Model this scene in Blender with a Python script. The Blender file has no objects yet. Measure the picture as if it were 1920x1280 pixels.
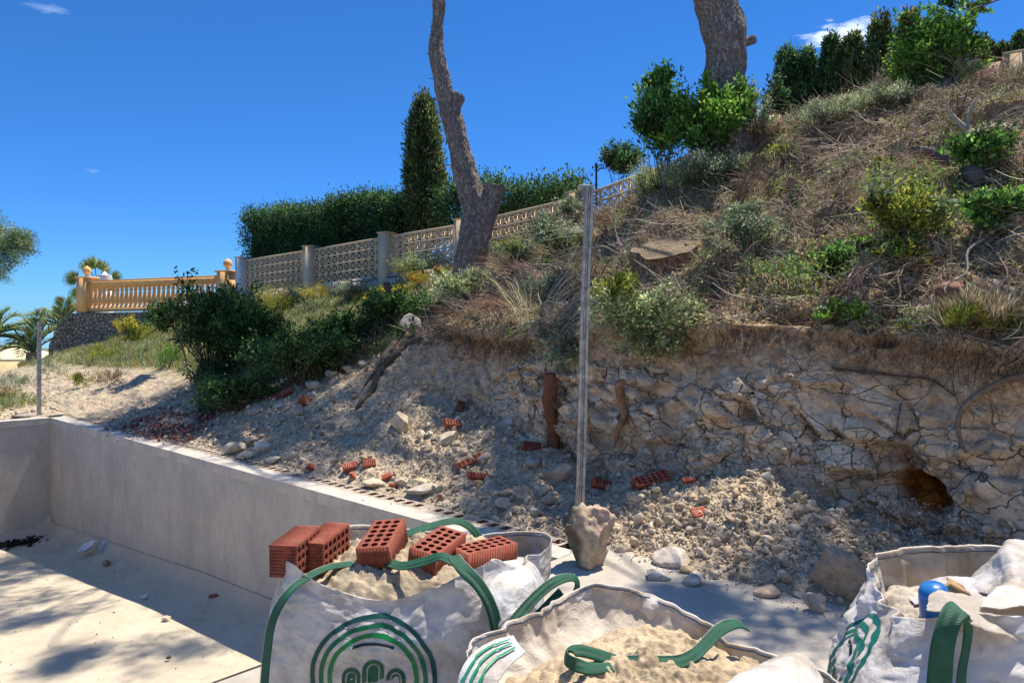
import bpy, math, random
import numpy as np
from mathutils import Vector, Matrix, noise as mnoise
from mathutils.bvhtree import BVHTree

sc = bpy.context.scene
COL = sc.collection
R = math.radians
rng = np.random.default_rng(7)
random.seed(7)

# ------------------------------------------------------------------ camera
FPX, HOR, CZ = 1387.0, 610.0, 1.5          # focal length in photo pixels, horizon row, eye height
cam = bpy.data.cameras.new('camera')
cam.lens = 26.0; cam.sensor_width = 36.0
cam.shift_y = -30.0/1920.0
cam.clip_start = 0.05; cam.clip_end = 60000
camo = bpy.data.objects.new('camera', cam); COL.objects.link(camo)
camo.location = (0, 0, CZ); camo.rotation_euler = (R(90), 0, 0)
sc.camera = camo

# ------------------------------------------------------------------ sun, sky, exposure
SUN_AZ, SUN_EL = 46.0, 67.0                # azimuth clockwise from +Y
sl = bpy.data.lights.new('sun', 'SUN'); sl.energy = 4.6; sl.angle = R(0.5); sl.color = (1.0, 0.89, 0.73)
so = bpy.data.objects.new('sun', sl); COL.objects.link(so)
sd = Vector((math.sin(R(SUN_AZ))*math.cos(R(SUN_EL)), math.cos(R(SUN_AZ))*math.cos(R(SUN_EL)), math.sin(R(SUN_EL))))
so.rotation_euler = sd.to_track_quat('Z', 'Y').to_euler(); so.location = (0, 0, 30)
w = bpy.data.worlds.new('World'); sc.world = w; w.use_nodes = True
wn = w.node_tree; wn.nodes.clear()
def WN(t): return wn.nodes.new(t)
wo = WN('ShaderNodeOutputWorld'); wb = WN('ShaderNodeBackground'); sky = WN('ShaderNodeTexSky')
sky.sky_type = 'NISHITA'; sky.sun_disc = False
sky.sun_elevation = R(SUN_EL); sky.sun_rotation = R(SUN_AZ)
sky.altitude = 200; sky.air_density = 1.0; sky.dust_density = 0.0; sky.ozone_density = 6.0
hs = WN('ShaderNodeHueSaturation'); hs.inputs['Saturation'].default_value = 1.15; hs.inputs['Hue'].default_value = 0.505
wn.links.new(sky.outputs[0], hs.inputs['Color'])
# thin clouds, fixed to directions of the sky
tc = WN('ShaderNodeTexCoord')
def cloud(direction, sx, sz, scale, thresh, dens, prev):
    d = Vector(direction).normalized()
    vn = WN('ShaderNodeVectorMath'); vn.operation = 'NORMALIZE'; wn.links.new(tc.outputs['Generated'], vn.inputs[0])
    sb = WN('ShaderNodeVectorMath'); sb.operation = 'SUBTRACT'; sb.inputs[1].default_value = d
    wn.links.new(vn.outputs[0], sb.inputs[0])
    ml = WN('ShaderNodeVectorMath'); ml.operation = 'MULTIPLY'; ml.inputs[1].default_value = (1/sx, 1/sx, 1/sz)
    wn.links.new(sb.outputs[0], ml.inputs[0])
    nz = WN('ShaderNodeTexNoise'); nz.inputs['Scale'].default_value = scale; nz.inputs['Detail'].default_value = 8
    nz.inputs['Roughness'].default_value = 0.62; nz.inputs['Distortion'].default_value = 0.8
    wn.links.new(ml.outputs[0], nz.inputs['Vector'])
    ln = WN('ShaderNodeVectorMath'); ln.operation = 'LENGTH'; wn.links.new(ml.outputs[0], ln.inputs[0])
    fo = WN('ShaderNodeMapRange'); fo.inputs[1].default_value = 1.1; fo.inputs[2].default_value = 0.1
    fo.inputs[3].default_value = -0.35; fo.inputs[4].default_value = 0.28; wn.links.new(ln.outputs['Value'], fo.inputs[0])
    ad = WN('ShaderNodeMath'); ad.operation = 'ADD'; wn.links.new(nz.outputs[0], ad.inputs[0]); wn.links.new(fo.outputs[0], ad.inputs[1])
    mr = WN('ShaderNodeMapRange'); mr.inputs[1].default_value = thresh; mr.inputs[2].default_value = thresh+0.28
    mr.inputs[3].default_value = 0; mr.inputs[4].default_value = dens; wn.links.new(ad.outputs[0], mr.inputs[0])
    mx = WN('ShaderNodeMix'); mx.data_type = 'RGBA'
    wn.links.new(mr.outputs[0], mx.inputs[0]); wn.links.new(prev, mx.inputs[6]); mx.inputs[7].default_value = (5.6, 6.3, 7.2, 1)
    return mx.outputs[2]
def pdir(px, py): return ((px-960)/FPX, 1.0, -(py-HOR)/FPX)
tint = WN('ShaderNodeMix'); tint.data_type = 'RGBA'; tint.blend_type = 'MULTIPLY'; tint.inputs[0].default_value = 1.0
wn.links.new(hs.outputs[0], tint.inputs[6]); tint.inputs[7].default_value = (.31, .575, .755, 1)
# the air stays blue down to the horizon on this clear day
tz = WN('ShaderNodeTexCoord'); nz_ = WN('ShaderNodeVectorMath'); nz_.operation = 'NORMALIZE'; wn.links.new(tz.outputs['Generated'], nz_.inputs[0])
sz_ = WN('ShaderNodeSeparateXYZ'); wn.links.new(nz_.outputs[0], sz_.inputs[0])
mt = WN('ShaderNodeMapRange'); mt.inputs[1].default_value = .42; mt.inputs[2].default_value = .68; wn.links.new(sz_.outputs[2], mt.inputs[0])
tm = WN('ShaderNodeMix'); tm.data_type = 'RGBA'; wn.links.new(mt.outputs[0], tm.inputs[0]); tm.inputs[6].default_value = (.245, .475, .635, 1); tm.inputs[7].default_value = (1.0, .93, .82, 1); wn.links.new(tm.outputs[2], tint.inputs[7])  # higher sky, out of view, left brighter and warmer to add fill light
mz = WN('ShaderNodeMapRange'); mz.inputs[1].default_value = -.02; mz.inputs[2].default_value = .30; mz.inputs[3].default_value = 1; mz.inputs[4].default_value = 0; wn.links.new(sz_.outputs[2], mz.inputs[0])
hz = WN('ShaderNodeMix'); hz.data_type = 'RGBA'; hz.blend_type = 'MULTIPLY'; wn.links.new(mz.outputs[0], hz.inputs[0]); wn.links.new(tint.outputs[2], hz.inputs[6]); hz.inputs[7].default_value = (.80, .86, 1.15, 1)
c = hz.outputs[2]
c = cloud(pdir(1590, 62), 0.075, 0.026, 2.2, 0.47, 0.85, c)
c = cloud(pdir(95, 16), 0.055, 0.010, 1.6, 0.56, 0.18, c)
c = cloud(pdir(176, 320), 0.02, 0.006, 1.6, 0.56, 0.10, c)
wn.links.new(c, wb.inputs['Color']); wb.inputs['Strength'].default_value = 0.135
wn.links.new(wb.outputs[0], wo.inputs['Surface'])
sc.view_settings.view_transform = 'Standard'; sc.view_settings.look = 'None'
sc.view_settings.exposure = 0.74; sc.view_settings.gamma = 1.0
try:
    sc.cycles.max_bounces = 6; sc.cycles.diffuse_bounces = 3; sc.cycles.glossy_bounces = 2
    sc.cycles.transmission_bounces = 3; sc.cycles.transparent_max_bounces = 4
    sc.cycles.use_denoising = True
except Exception: pass

# ------------------------------------------------------------------ helpers
def W(px, py, Y): return Vector(((px-960)/FPX*Y, Y, CZ-(py-HOR)/FPX*Y))
def AB(a, b, z=0.0): return np.stack([0.29-0.732*a+0.681*b, 4.78+0.681*a+0.732*b, z+0*a], -1)
def toab(x, y):
    dx, dy = x-0.29, y-4.78
    return -0.732*dx+0.681*dy, 0.681*dx+0.732*dy

def _h(ix, iy, iz, s):
    h = (ix.astype(np.int64)*73856093) ^ (iy.astype(np.int64)*19349663) ^ (iz.astype(np.int64)*83492791) ^ (s*2654435761)
    h &= 0xffffffff
    h = ((h ^ (h >> 16))*0x45d9f3b) & 0xffffffff
    h = ((h ^ (h >> 16))*0x45d9f3b) & 0xffffffff
    h = h ^ (h >> 16)
    return h/4294967295.0
def vnoise(P, f=1.0, s=0):
    Q = np.asarray(P)*f
    i = np.floor(Q).astype(np.int64); t = Q-i; t = t*t*(3-2*t)
    r = 0
    for dx in (0, 1):
        for dy in (0, 1):
            for dz in (0, 1):
                wgt = (t[..., 0] if dx else 1-t[..., 0])*(t[..., 1] if dy else 1-t[..., 1])*(t[..., 2] if dz else 1-t[..., 2])
                r = r+wgt*_h(i[..., 0]+dx, i[..., 1]+dy, i[..., 2]+dz, s)
    return r*2-1
def fbm(P, f=1.0, o=4, s=0, g=0.5):
    r = 0; a = 1; t = 0
    for k in range(o):
        r = r+a*vnoise(P, f*2.03**k, s+k*11); t += a; a *= g
    return r/t
def voro(P, f=1.0, s=0, jit=0.95):
    """F1, F2, random id (3 numbers), offset to nearest centre"""
    Q = np.asarray(P)*f
    i = np.floor(Q).astype(np.int64)
    F1 = np.full(Q.shape[:-1], 9.0); F2 = F1.copy(); ID = np.zeros(Q.shape); OF = np.zeros(Q.shape)
    for dx in (-1, 0, 1):
        for dy in (-1, 0, 1):
            for dz in (-1, 0, 1):
                a, b, c_ = i[..., 0]+dx, i[..., 1]+dy, i[..., 2]+dz
                cx = a+0.5+jit*(_h(a, b, c_, s)-0.5); cy = b+0.5+jit*(_h(a, b, c_, s+1)-0.5); cz = c_+0.5+jit*(_h(a, b, c_, s+2)-0.5)
                o = np.stack([Q[..., 0]-cx, Q[..., 1]-cy, Q[..., 2]-cz], -1)
                d = np.sqrt((o*o).sum(-1))
                m = d < F1
                F2 = np.where(m, F1, np.minimum(F2, d))
                F1 = np.where(m, d, F1)
                OF[m] = o[m]
                idd = np.stack([_h(a, b, c_, s+5), _h(a, b, c_, s+6), _h(a, b, c_, s+7)], -1)
                ID[m] = idd[m]
    return F1, F2, ID, OF
def sstep(a, b, x):
    t = np.clip((x-a)/(b-a), 0, 1); return t*t*(3-2*t)

def tag(o, label=None, cat=None, group=None, kind=None):
    if label: o['label'] = label
    if cat: o['category'] = cat
    if group: o['group'] = group
    if kind: o['kind'] = kind
    return o
def empty(name, loc, rz=0.0):
    o = bpy.data.objects.new(name, None); COL.objects.link(o)
    o.location = loc; o.rotation_euler = (0, 0, rz); o.empty_display_size = 0.1
    return o
def thing(name, label, cat, loc=(0, 0, 0), group=None, rz=0.0):
    return tag(empty(name, loc, rz), label, cat, group)

def mk(name, V, F, mat, parent=None, col=None, smooth=False, world=True, origin=None, attrs=None):
    """V (n,3) array; F = (m,4) or (m,3) array, or a list of index tuples"""
    V = np.asarray(V, dtype=np.float64).reshape(-1, 3)
    off = np.zeros(3)
    if parent is not None and world: off = np.array(parent.location)
    elif origin is not None: off = np.array(origin, dtype=float)
    elif parent is None and world and len(V):
        off = np.array([V[:, 0].mean(), V[:, 1].mean(), V[:, 2].min()])
    me = bpy.data.meshes.new(name)
    V2 = V-off
    if parent is not None and world and abs(parent.rotation_euler.z) > 1e-9:
        a = -parent.rotation_euler.z; c_, s_ = math.cos(a), math.sin(a)
        V2 = np.stack([V2[:, 0]*c_-V2[:, 1]*s_, V2[:, 0]*s_+V2[:, 1]*c_, V2[:, 2]], -1)
    if isinstance(F, (list, tuple)) and len(F) and not isinstance(F[0], (list, tuple, np.ndarray)): F = np.array(F)
    if isinstance(F, np.ndarray):
        n, k = F.shape
        me.vertices.add(len(V2)); me.vertices.foreach_set('co', V2.astype(np.float32).ravel())
        me.loops.add(n*k); me.loops.foreach_set('vertex_index', F.astype(np.int32).ravel())
        me.polygons.add(n); me.polygons.foreach_set('loop_start', np.arange(0, n*k, k, dtype=np.int32))
        me.polygons.foreach_set('loop_total', np.full(n, k, dtype=np.int32))
        me.update(calc_edges=True)
    else:
        me.from_pydata([tuple(v) for v in V2], [], [tuple(int(i) for i in f) for f in F]); me.update()
    if smooth: me.polygons.foreach_set('use_smooth', np.ones(len(me.polygons), dtype=bool))
    if col is not None:
        col = np.asarray(col, dtype=np.float32)
        if col.ndim == 1: col = np.tile(col, (len(V2), 1))
        if col.shape[1] == 3: col = np.concatenate([col, np.ones((len(col), 1), np.float32)], 1)
        at = me.color_attributes.new('Col', 'FLOAT_COLOR', 'POINT'); at.data.foreach_set('color', col.astype(np.float32).ravel())
    for k, v in (attrs or {}).items():
        v = np.asarray(v, dtype=np.float32)
        at = me.color_attributes.new(k, 'FLOAT_COLOR', 'POINT'); at.data.foreach_set('color', v.ravel())
    if mat: me.materials.append(mat)
    o = bpy.data.objects.new(name, me); COL.objects.link(o)
    if parent is not None: o.parent = parent
    if (parent is None): o.location = off
    return o
def child_of_part(o, part):
    o.parent = part
    return o

class Acc:
    """collects vertices, quads and colours"""
    def __init__(s): s.V = []; s.F = []; s.C = []; s.n = 0
    def add(s, V, F, C):
        V = np.asarray(V, float).reshape(-1, 3); F = np.asarray(F, int)
        if F.shape[1] == 3: F = np.concatenate([F, F[:, 2:3]], 1)
        C = np.asarray(C, float)
        if C.ndim == 1: C = np.tile(C[:3], (len(V), 1))
        s.V.append(V); s.F.append(F+s.n); s.C.append(C[:, :3]); s.n += len(V)
    def box(s, c, d, C=(1, 1, 1), M=None):
        x, y, z = [q/2 for q in d]
        V = np.array([(-x, -y, -z), (x, -y, -z), (x, y, -z), (-x, y, -z), (-x, -y, z), (x, -y, z), (x, y, z), (-x, y, z)])
        if M is not None: V = V@np.asarray(M).T
        s.add(V+np.array(c), BOXF, C)
    def beam(s, p, q, wd, ht, C=(1, 1, 1)):
        """box from p to q with vertical sides; width across, height vertical (centred)"""
        p = np.array(p, float); q = np.array(q, float); d = q-p; h = np.array([d[1], -d[0], 0]); h /= (np.linalg.norm(h)+1e-9)
        h = h*wd/2; u = np.array([0, 0, ht/2])
        V = np.array([p-h-u, p+h-u, q+h-u, q-h-u, p-h+u, p+h+u, q+h+u, q-h+u])
        s.add(V, BOXF, C)
    def build(s, name, mat, parent=None, smooth=False, origin=None):
        if not s.V: return None
        V = np.concatenate(s.V); F = np.concatenate(s.F); C = np.concatenate(s.C)
        tri = F[:, 2] == F[:, 3]
        if tri.all(): F = F[:, :3]
        elif tri.any(): F = [tuple(f[:3]) if t else tuple(f) for f, t in zip(F.tolist(), tri)]
        return mk(name, V, F, mat, parent, C, smooth, origin=origin)
BOXF = np.array([(0, 3, 2, 1), (4, 5, 6, 7), (0, 1, 5, 4), (1, 2, 6, 5), (2, 3, 7, 6), (3, 0, 4, 7)])

def unit(v): return v/(np.linalg.norm(v, axis=-1, keepdims=True)+1e-12)
def rdir(n): return unit(rng.normal(size=(n, 3)))
def tubes(acc, PT, RAD, S=3, C=(1, 1, 1), caps=False):
    """PT (N,K,3), RAD (N,K) -> tubes with S sides; C (N,3) or (3,)"""
    PT = np.asarray(PT, float); RAD = np.asarray(RAD, float)
    if PT.ndim == 2: PT = PT[None]
    if RAD.ndim == 1: RAD = np.tile(RAD, (len(PT), 1))
    N, K, _ = PT.shape
    T = unit(np.gradient(PT, axis=1))
    ref = np.tile(np.array([0.31, 0.17, 0.93]), (N, K, 1))
    vert = np.abs(T[:, :, 2].mean(1)) > 0.8
    ref[vert] = (0.93, 0.2, 0.1)
    A = unit(np.cross(T, ref)); B = np.cross(T, A)
    th = np.arange(S)*2*np.pi/S
    V = PT[:, :, None]+RAD[:, :, None, None]*(np.cos(th)[None, None, :, None]*A[:, :, None]+np.sin(th)[None, None, :, None]*B[:, :, None])
    idx = np.arange(N*K*S).reshape(N, K, S)
    a = idx[:, :-1]; b = np.roll(idx, -1, 2)[:, :-1]; c_ = np.roll(idx, -1, 2)[:, 1:]; d = idx[:, 1:]
    F = np.stack([a, b, c_, d], -1).reshape(-1, 4)
    C = np.asarray(C, float)
    if C.ndim == 1: CC = np.tile(C, (N*K*S, 1))
    else: CC = np.repeat(C, K*S, 0)
    acc.add(V.reshape(-1, 3), F, CC)
    if caps and S >= 3:
        for e in (0, K-1):
            for n in range(N):
                ring = V[n, e]; ctr = ring.mean(0)
                VV = np.vstack([ring, ctr]); ff = [(i, (i+1) % S, S) if e else ((i+1) % S, i, S) for i in range(S)]
                acc.add(VV, ff, CC[0] if C.ndim == 1 else C[n])
def leaves(acc, P, size, C, dirs=None, aspect=0.5, norm=None, fold=0.0):
    """one pointed quad per leaf; P (N,3), size (N,), C (N,3)"""
    N = len(P)
    if N == 0: return
    size = np.broadcast_to(np.asarray(size, float), (N,))
    L = rdir(N) if dirs is None else unit(dirs)
    n = rdir(N) if norm is None else unit(norm+0.5*rdir(N))
    Sx = unit(np.cross(L, n)); up = np.cross(Sx, L)
    l = L*size[:, None]; s = Sx*(size*aspect*0.5)[:, None]
    V = np.stack([P, P+l*0.45+s+up*(fold*size)[:, None], P+l, P+l*0.45-s+up*(fold*size)[:, None]], 1)
    F = np.arange(4*N).reshape(N, 4)
    acc.add(V.reshape(-1, 3), F, np.repeat(np.asarray(C, float), 4, 0))
def cols(n, palette, jit=0.25, hue=0.08):
    pal = np.array(palette, float); k = rng.integers(0, len(pal), n)
    return np.clip(pal[k]*(1+jit*rng.normal(size=(n, 1)))*(1+hue*rng.normal(size=(n, 3))), 0.002, 1)
def path(pts, n=12):
    """smooth resample (Catmull-Rom) of control points"""
    P = np.array([tuple(p) for p in pts], float)
    Q = np.vstack([2*P[0]-P[1], P, 2*P[-1]-P[-2]])
    u = np.linspace(0, len(P)-1-1e-6, n); i = u.astype(int); t = (u-i)[:, None]
    p0, p1, p2, p3 = Q[i], Q[i+1], Q[i+2], Q[i+3]
    return 0.5*((2*p1)+(-p0+p2)*t+(2*p0-5*p1+4*p2-p3)*t*t+(-p0+3*p1-3*p2+p3)*t**3)

# ------------------------------------------------------------------ materials
def nmat(name):
    m = bpy.data.materials.new(name); m.use_nodes = True
    nt = m.node_tree; b = nt.nodes['Principled BSDF']; b.inputs['Specular IOR Level'].default_value = 0.25
    return m, nt, b, nt.nodes['Material Output']
def nd(nt, t, **kw):
    n = nt.nodes.new(t)
    for k, v in kw.items():
        if k in n.inputs: n.inputs[k].default_value = v
        else: setattr(n, k, v)
    return n
def ramp(nt, src, stops):
    r = nt.nodes.new('ShaderNodeValToRGB'); e = r.color_ramp.elements
    while len(e) < len(stops): e.new(0.5)
    for k, (p, c_) in enumerate(stops): e[k].position = p; e[k].color = tuple(c_)+(1,)
    nt.links.new(src, r.inputs[0]); return r.outputs[0]
def mix(nt, f, a, b, mode='MIX'):
    m = nt.nodes.new('ShaderNodeMix'); m.data_type = 'RGBA'; m.blend_type = mode
    for i, v in ((0, f), (6, a), (7, b)):
        if hasattr(v, 'is_linked') or hasattr(v, 'links'): nt.links.new(v, m.inputs[i])
        elif isinstance(v, (tuple, list)): m.inputs[i].default_value = tuple(v)+(1,) if len(v) == 3 else v
        else: m.inputs[i].default_value = v
    return m.outputs[2]
def bump(nt, b, h, dist=0.01, strength=0.6):
    bp = nt.nodes.new('ShaderNodeBump'); bp.inputs['Strength'].default_value = strength; bp.inputs['Distance'].default_value = dist
    nt.links.new(h, bp.inputs['Height']); nt.links.new(bp.outputs[0], b.inputs['Normal']); return bp
def noise(nt, scale, detail=4, rough=0.55, co='Object', dist=0.0):
    t = nt.nodes.new('ShaderNodeTexCoord') if co != 'Position' else nt.nodes.new('ShaderNodeNewGeometry')
    n = nt.nodes.new('ShaderNodeTexNoise'); n.inputs['Scale'].default_value = scale; n.inputs['Detail'].default_value = detail
    n.inputs['Roughness'].default_value = rough; n.inputs['Distortion'].default_value = dist
    nt.links.new(t.outputs[co], n.inputs['Vector']); return n.outputs[0]

def mat_col(name, rough=0.8, nscale=30.0, namp=0.25, bscale=60.0, bdist=0.004, trans=0.0, spec=0.25):
    """base colour from the mesh's own colours, broken up by noise"""
    m, nt, b, out = nmat(name)
    a = nd(nt, 'ShaderNodeVertexColor', layer_name='Col')
    n = noise(nt, nscale, 5, 0.6, 'Position')
    g = ramp(nt, n, [(0.3, (1-namp*2,)*3), (0.7, (1+0*namp,)*3)])
    c_ = mix(nt, 1.0, a.outputs['Color'], g, 'MULTIPLY')
    nt.links.new(c_, b.inputs['Base Color']); b.inputs['Roughness'].default_value = rough; b.inputs['Specular IOR Level'].default_value = spec
    if bdist > 0: bump(nt, b, noise(nt, bscale, 5, 0.6, 'Position'), bdist)
    if trans > 0:
        t = nt.nodes.new('ShaderNodeBsdfTranslucent'); nt.links.new(c_, t.inputs['Color'])
        mx = nt.nodes.new('ShaderNodeMixShader'); mx.inputs[0].default_value = trans
        nt.links.new(b.outputs[0], mx.inputs[1]); nt.links.new(t.outputs[0], mx.inputs[2]); nt.links.new(mx.outputs[0], out.inputs['Surface'])
    return m
M = {}
M['leaf'] = mat_col('leaf', 0.55, 3.0, 0.12, 60, 0, 0.45, 0.3)
M['needle'] = mat_col('needle', 0.7, 2.0, 0.12, 60, 0, 0.15, 0.2)
M['twig'] = mat_col('twig', 0.9, 25, 0.2, 120, 0.001, 0.0, 0.15)
M['stone'] = mat_col('stone', 0.9, 22, 0.22, 45, 0.010, 0.0, 0.2)
M['pebble'] = mat_col('pebble', 0.95, 60, 0.15, 90, 0.003, 0.0, 0.1)
M['terracotta'] = mat_col('terracotta', 0.75, 55, 0.18, 220, 0.0012, 0.0, 0.3)
M['wood'] = mat_col('cut_wood', 0.85, 40, 0.25, 90, 0.003, 0.0, 0.2)

# plaster of the pool
def plaster(name, base, stain, sc1=1.2, rough=0.85, vert=True):
    m, nt, b, out = nmat(name)
    g = nd(nt, 'ShaderNodeNewGeometry')
    mp = nd(nt, 'ShaderNodeMapping'); mp.inputs['Scale'].default_value = (1, 1, 0.5 if vert else 1)
    nt.links.new(g.outputs['Position'], mp.inputs['Vector'])
    n1 = nd(nt, 'ShaderNodeTexNoise', Scale=sc1*2.2, Detail=7, Roughness=0.62); nt.links.new(mp.outputs[0], n1.inputs['Vector'])
    n2 = nd(nt, 'ShaderNodeTexNoise', Scale=14.0, Detail=6, Roughness=0.7); nt.links.new(mp.outputs[0], n2.inputs['Vector'])
    n3 = nd(nt, 'ShaderNodeTexNoise', Scale=55.0, Detail=4, Roughness=0.8); nt.links.new(g.outputs['Position'], n3.inputs['Vector'])
    c1 = mix(nt, ramp(nt, n1.outputs[0], [(0.36, (0, 0, 0)), (0.66, (1, 1, 1))]), base, stain)
    c2 = mix(nt, 0.55, c1, ramp(nt, n2.outputs[0], [(0.3, (0.72, 0.72, 0.72)), (0.55, (1, 1, 1))]), 'MULTIPLY')
    sp = ramp(nt, n3.outputs[0], [(0.24, (0.35, 0.31, 0.27)), (0.32, (1, 1, 1))])
    c3 = mix(nt, 0.6, c2, sp, 'MULTIPLY')
    nt.links.new(c3, b.inputs['Base Color']); b.inputs['Roughness'].default_value = rough
    ad = nd(nt, 'ShaderNodeMath', operation='ADD'); nt.links.new(n2.outputs[0], ad.inputs[0]); nt.links.new(n3.outputs[0], ad.inputs[1])
    bump(nt, b, ad.outputs[0], 0.006, 0.5)
    return m
M['pool'] = plaster('pool_plaster', (0.53, 0.495, 0.445), (0.42, 0.395, 0.36))
M['poolfloor'] = plaster('pool_floor_plaster', (0.56, 0.495, 0.39), (0.46, 0.405, 0.31), 0.6, vert=False)
M['deck'] = plaster('deck_concrete', (0.50, 0.46, 0.40), (0.37, 0.345, 0.31), 0.9, vert=False)
M['coping'] = plaster('coping_mortar', (0.58, 0.54, 0.48), (0.42, 0.40, 0.37), 2.0, vert=False)
# ------------------------------------------------------------------ hillside
# profiles across the bank: (b, z) of: coping edge, mid rubble, cliff foot, cliff top, mid slope, wall base, terrace
KN = [
 (-9,  [(.36,-.01),(.95,.12),(1.75,.10),(2.0,1.35),(4.5,3.0),(9.6,5.0),(14,5.3)]),
 (-2.4,[(.36,-.01),(.95,.08),(1.78,.08),(1.98,1.38),(4.5,3.00),(8.66,4.92),(12,5.2)]),
 (-1.6,[(.36,-.01),(.95,.14),(1.72,.10),(1.95,1.42),(4.5,3.02),(8.54,4.92),(12,5.2)]),
 (-.8, [(.36,-.01),(1.0,.33),(1.42,.52),(1.78,1.5),(4.5,3.0),(8.42,4.9),(12,5.2)]),
 (-.1, [(.36,-.01),(.9,.13),(1.42,.34),(1.72,1.52),(4.5,2.9),(8.3,4.86),(12,5.1)]),
 (.6,  [(.36,-.01),(.85,.11),(1.38,.26),(1.68,1.48),(4.5,2.72),(8.2,4.82),(12,5.0)]),
 (1.3, [(.36,-.01),(.9,.2),(1.45,.42),(1.75,1.38),(4.5,2.62),(8.1,4.72),(12,4.9)]),
 (2.1, [(.36,-.01),(.95,.28),(1.6,.56),(1.88,1.32),(4.5,2.5),(7.98,4.52),(11,4.8)]),
 (3.4, [(.36,-.01),(1.1,.36),(1.85,.70),(2.2,1.44),(4.5,2.25),(7.8,4.05),(11,4.4)]),
 (5.0, [(.36,-.01),(1.2,.42),(2.15,.9),(2.8,1.42),(4.5,2.05),(7.55,3.5),(11,3.8)]),
 (6.2, [(.36,-.01),(1.2,.40),(2.2,.86),(3.0,1.30),(4.6,1.95),(7.38,3.2),(11,3.5)]),
 (8.2, [(.36,-.01),(1.1,.26),(2.0,.66),(3.1,1.12),(4.8,1.80),(7.08,2.75),(11,3.1)]),
 (9.6, [(.36,-.01),(1.0,.10),(1.8,.42),(3.1,.98),(4.8,1.62),(6.87,2.45),(11,2.9)]),
 (11.5,[(.36,.02),(1.0,.22),(1.9,.55),(3.0,.92),(4.7,1.50),(6.6,2.25),(10,2.7)]),
 (13.5,[(.36,.06),(1.0,.26),(1.9,.50),(3.0,.85),(4.6,1.42),(6.3,2.15),(10,2.6)]),
 (16,  [(.36,.08),(1.0,.26),(1.9,.45),(3.0,.80),(4.4,1.30),(5.9,2.0),(10,2.5)]),
 (19,  [(.36,.02),(1.0,.2),(1.9,.40),(3.0,.72),(4.1,1.05),(5.2,1.3),(8,1.9)]),
 (22,  [(.36,-.2),(1.0,-.1),(1.9,.15),(2.6,.40),(3.2,.62),(4.0,.8),(7,1.6)]),
 (28,  [(.36,-1.0),(1.0,-1.0),(1.9,-1.0),(2.6,-.9),(3.2,-.8),(4.0,-.8),(7,-.5)]),
 (60,  [(.36,-4),(1.0,-4),(1.9,-4),(2.6,-4),(3.2,-4),(4.0,-4),(7,-4)]),
]
for k_ in KN:
    if k_[0] < 5: k_[1][5] = (k_[1][5][0]-.1, k_[1][5][1]+(.20 if k_[0] > .5 else -.02)); k_[1][6] = (k_[1][6][0], k_[1][6][1]+(.20 if k_[0] > .5 else 0))
KA = np.array([k[0] for k in KN], float); KP = np.array([k[1] for k in KN], float)   # (n,7,2)
def prof(a):
    a = np.asarray(a, float)
    return np.stack([np.stack([np.interp(a, KA, KP[:, j, c]) for c in (0, 1)], -1) for j in range(7)], -2)   # (...,7,2)
acols = np.concatenate([np.arange(-9, -3.2, .10), np.arange(-3.2, 4.2, .0165), np.arange(4.2, 8, .03), np.arange(8, 16, .06),
                        np.arange(16, 30, .16), np.arange(30, 60.1, 1.5)])
segs = [58, 50, 92, 150, 90, 8]
vpar = np.concatenate([[k+np.arange(n)/n for k, n in enumerate(segs)][i] for i in range(6)]+[[6.0]])
pa = prof(acols)
wob = (vnoise(np.stack([acols*.9, 0*acols, 0*acols], -1), 1, 5)*.10+vnoise(np.stack([acols*2.6, 0*acols, 0*acols], -1), 1, 6)*.05)
pa[:, 3, 0] += wob; pa[:, 2, 0] += wob*.6
pa[:, 3, 1] += vnoise(np.stack([acols*1.4, 0*acols+3, 0*acols], -1), 1, 9)*.06
vi = np.minimum(vpar.astype(int), 5); vt = vpar-vi
Bm = pa[:, vi, 0]*(1-vt)+pa[:, vi+1, 0]*vt
Zm = pa[:, vi, 1]*(1-vt)+pa[:, vi+1, 1]*vt
for _ in range(10):
    Bm[:, 1:-1] = .25*Bm[:, :-2]+.5*Bm[:, 1:-1]+.25*Bm[:, 2:]
    Zm[:, 1:-1] = .25*Zm[:, :-2]+.5*Zm[:, 1:-1]+.25*Zm[:, 2:]
Am = np.repeat(acols[:, None], len(vpar), 1); Vm = np.repeat(vpar[None], len(acols), 0)
P0 = AB(Am, Bm); P0[..., 2] = Zm
def gnormal(P):
    N_ = np.cross(np.gradient(P, axis=0), np.gradient(P, axis=1)); N_ = unit(N_)
    return np.where(N_[..., 2:3] < 0, -N_, N_)
N0 = gnormal(P0)
# make the cliff normal point out of the bank
outn = np.array([-.681, -.732, 0])
cliffw = sstep(1.75, 2.1, Vm)*(1-sstep(2.9, 3.12, Vm))*(1-sstep(5.6, 7.4, Am))
rubw = (1-sstep(1.85, 2.12, Vm))
slopew = sstep(2.85, 3.05, Vm)
edge = sstep(0, .35, Vm)
Nc = unit(N0+cliffw[..., None]*outn*.8)
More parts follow.
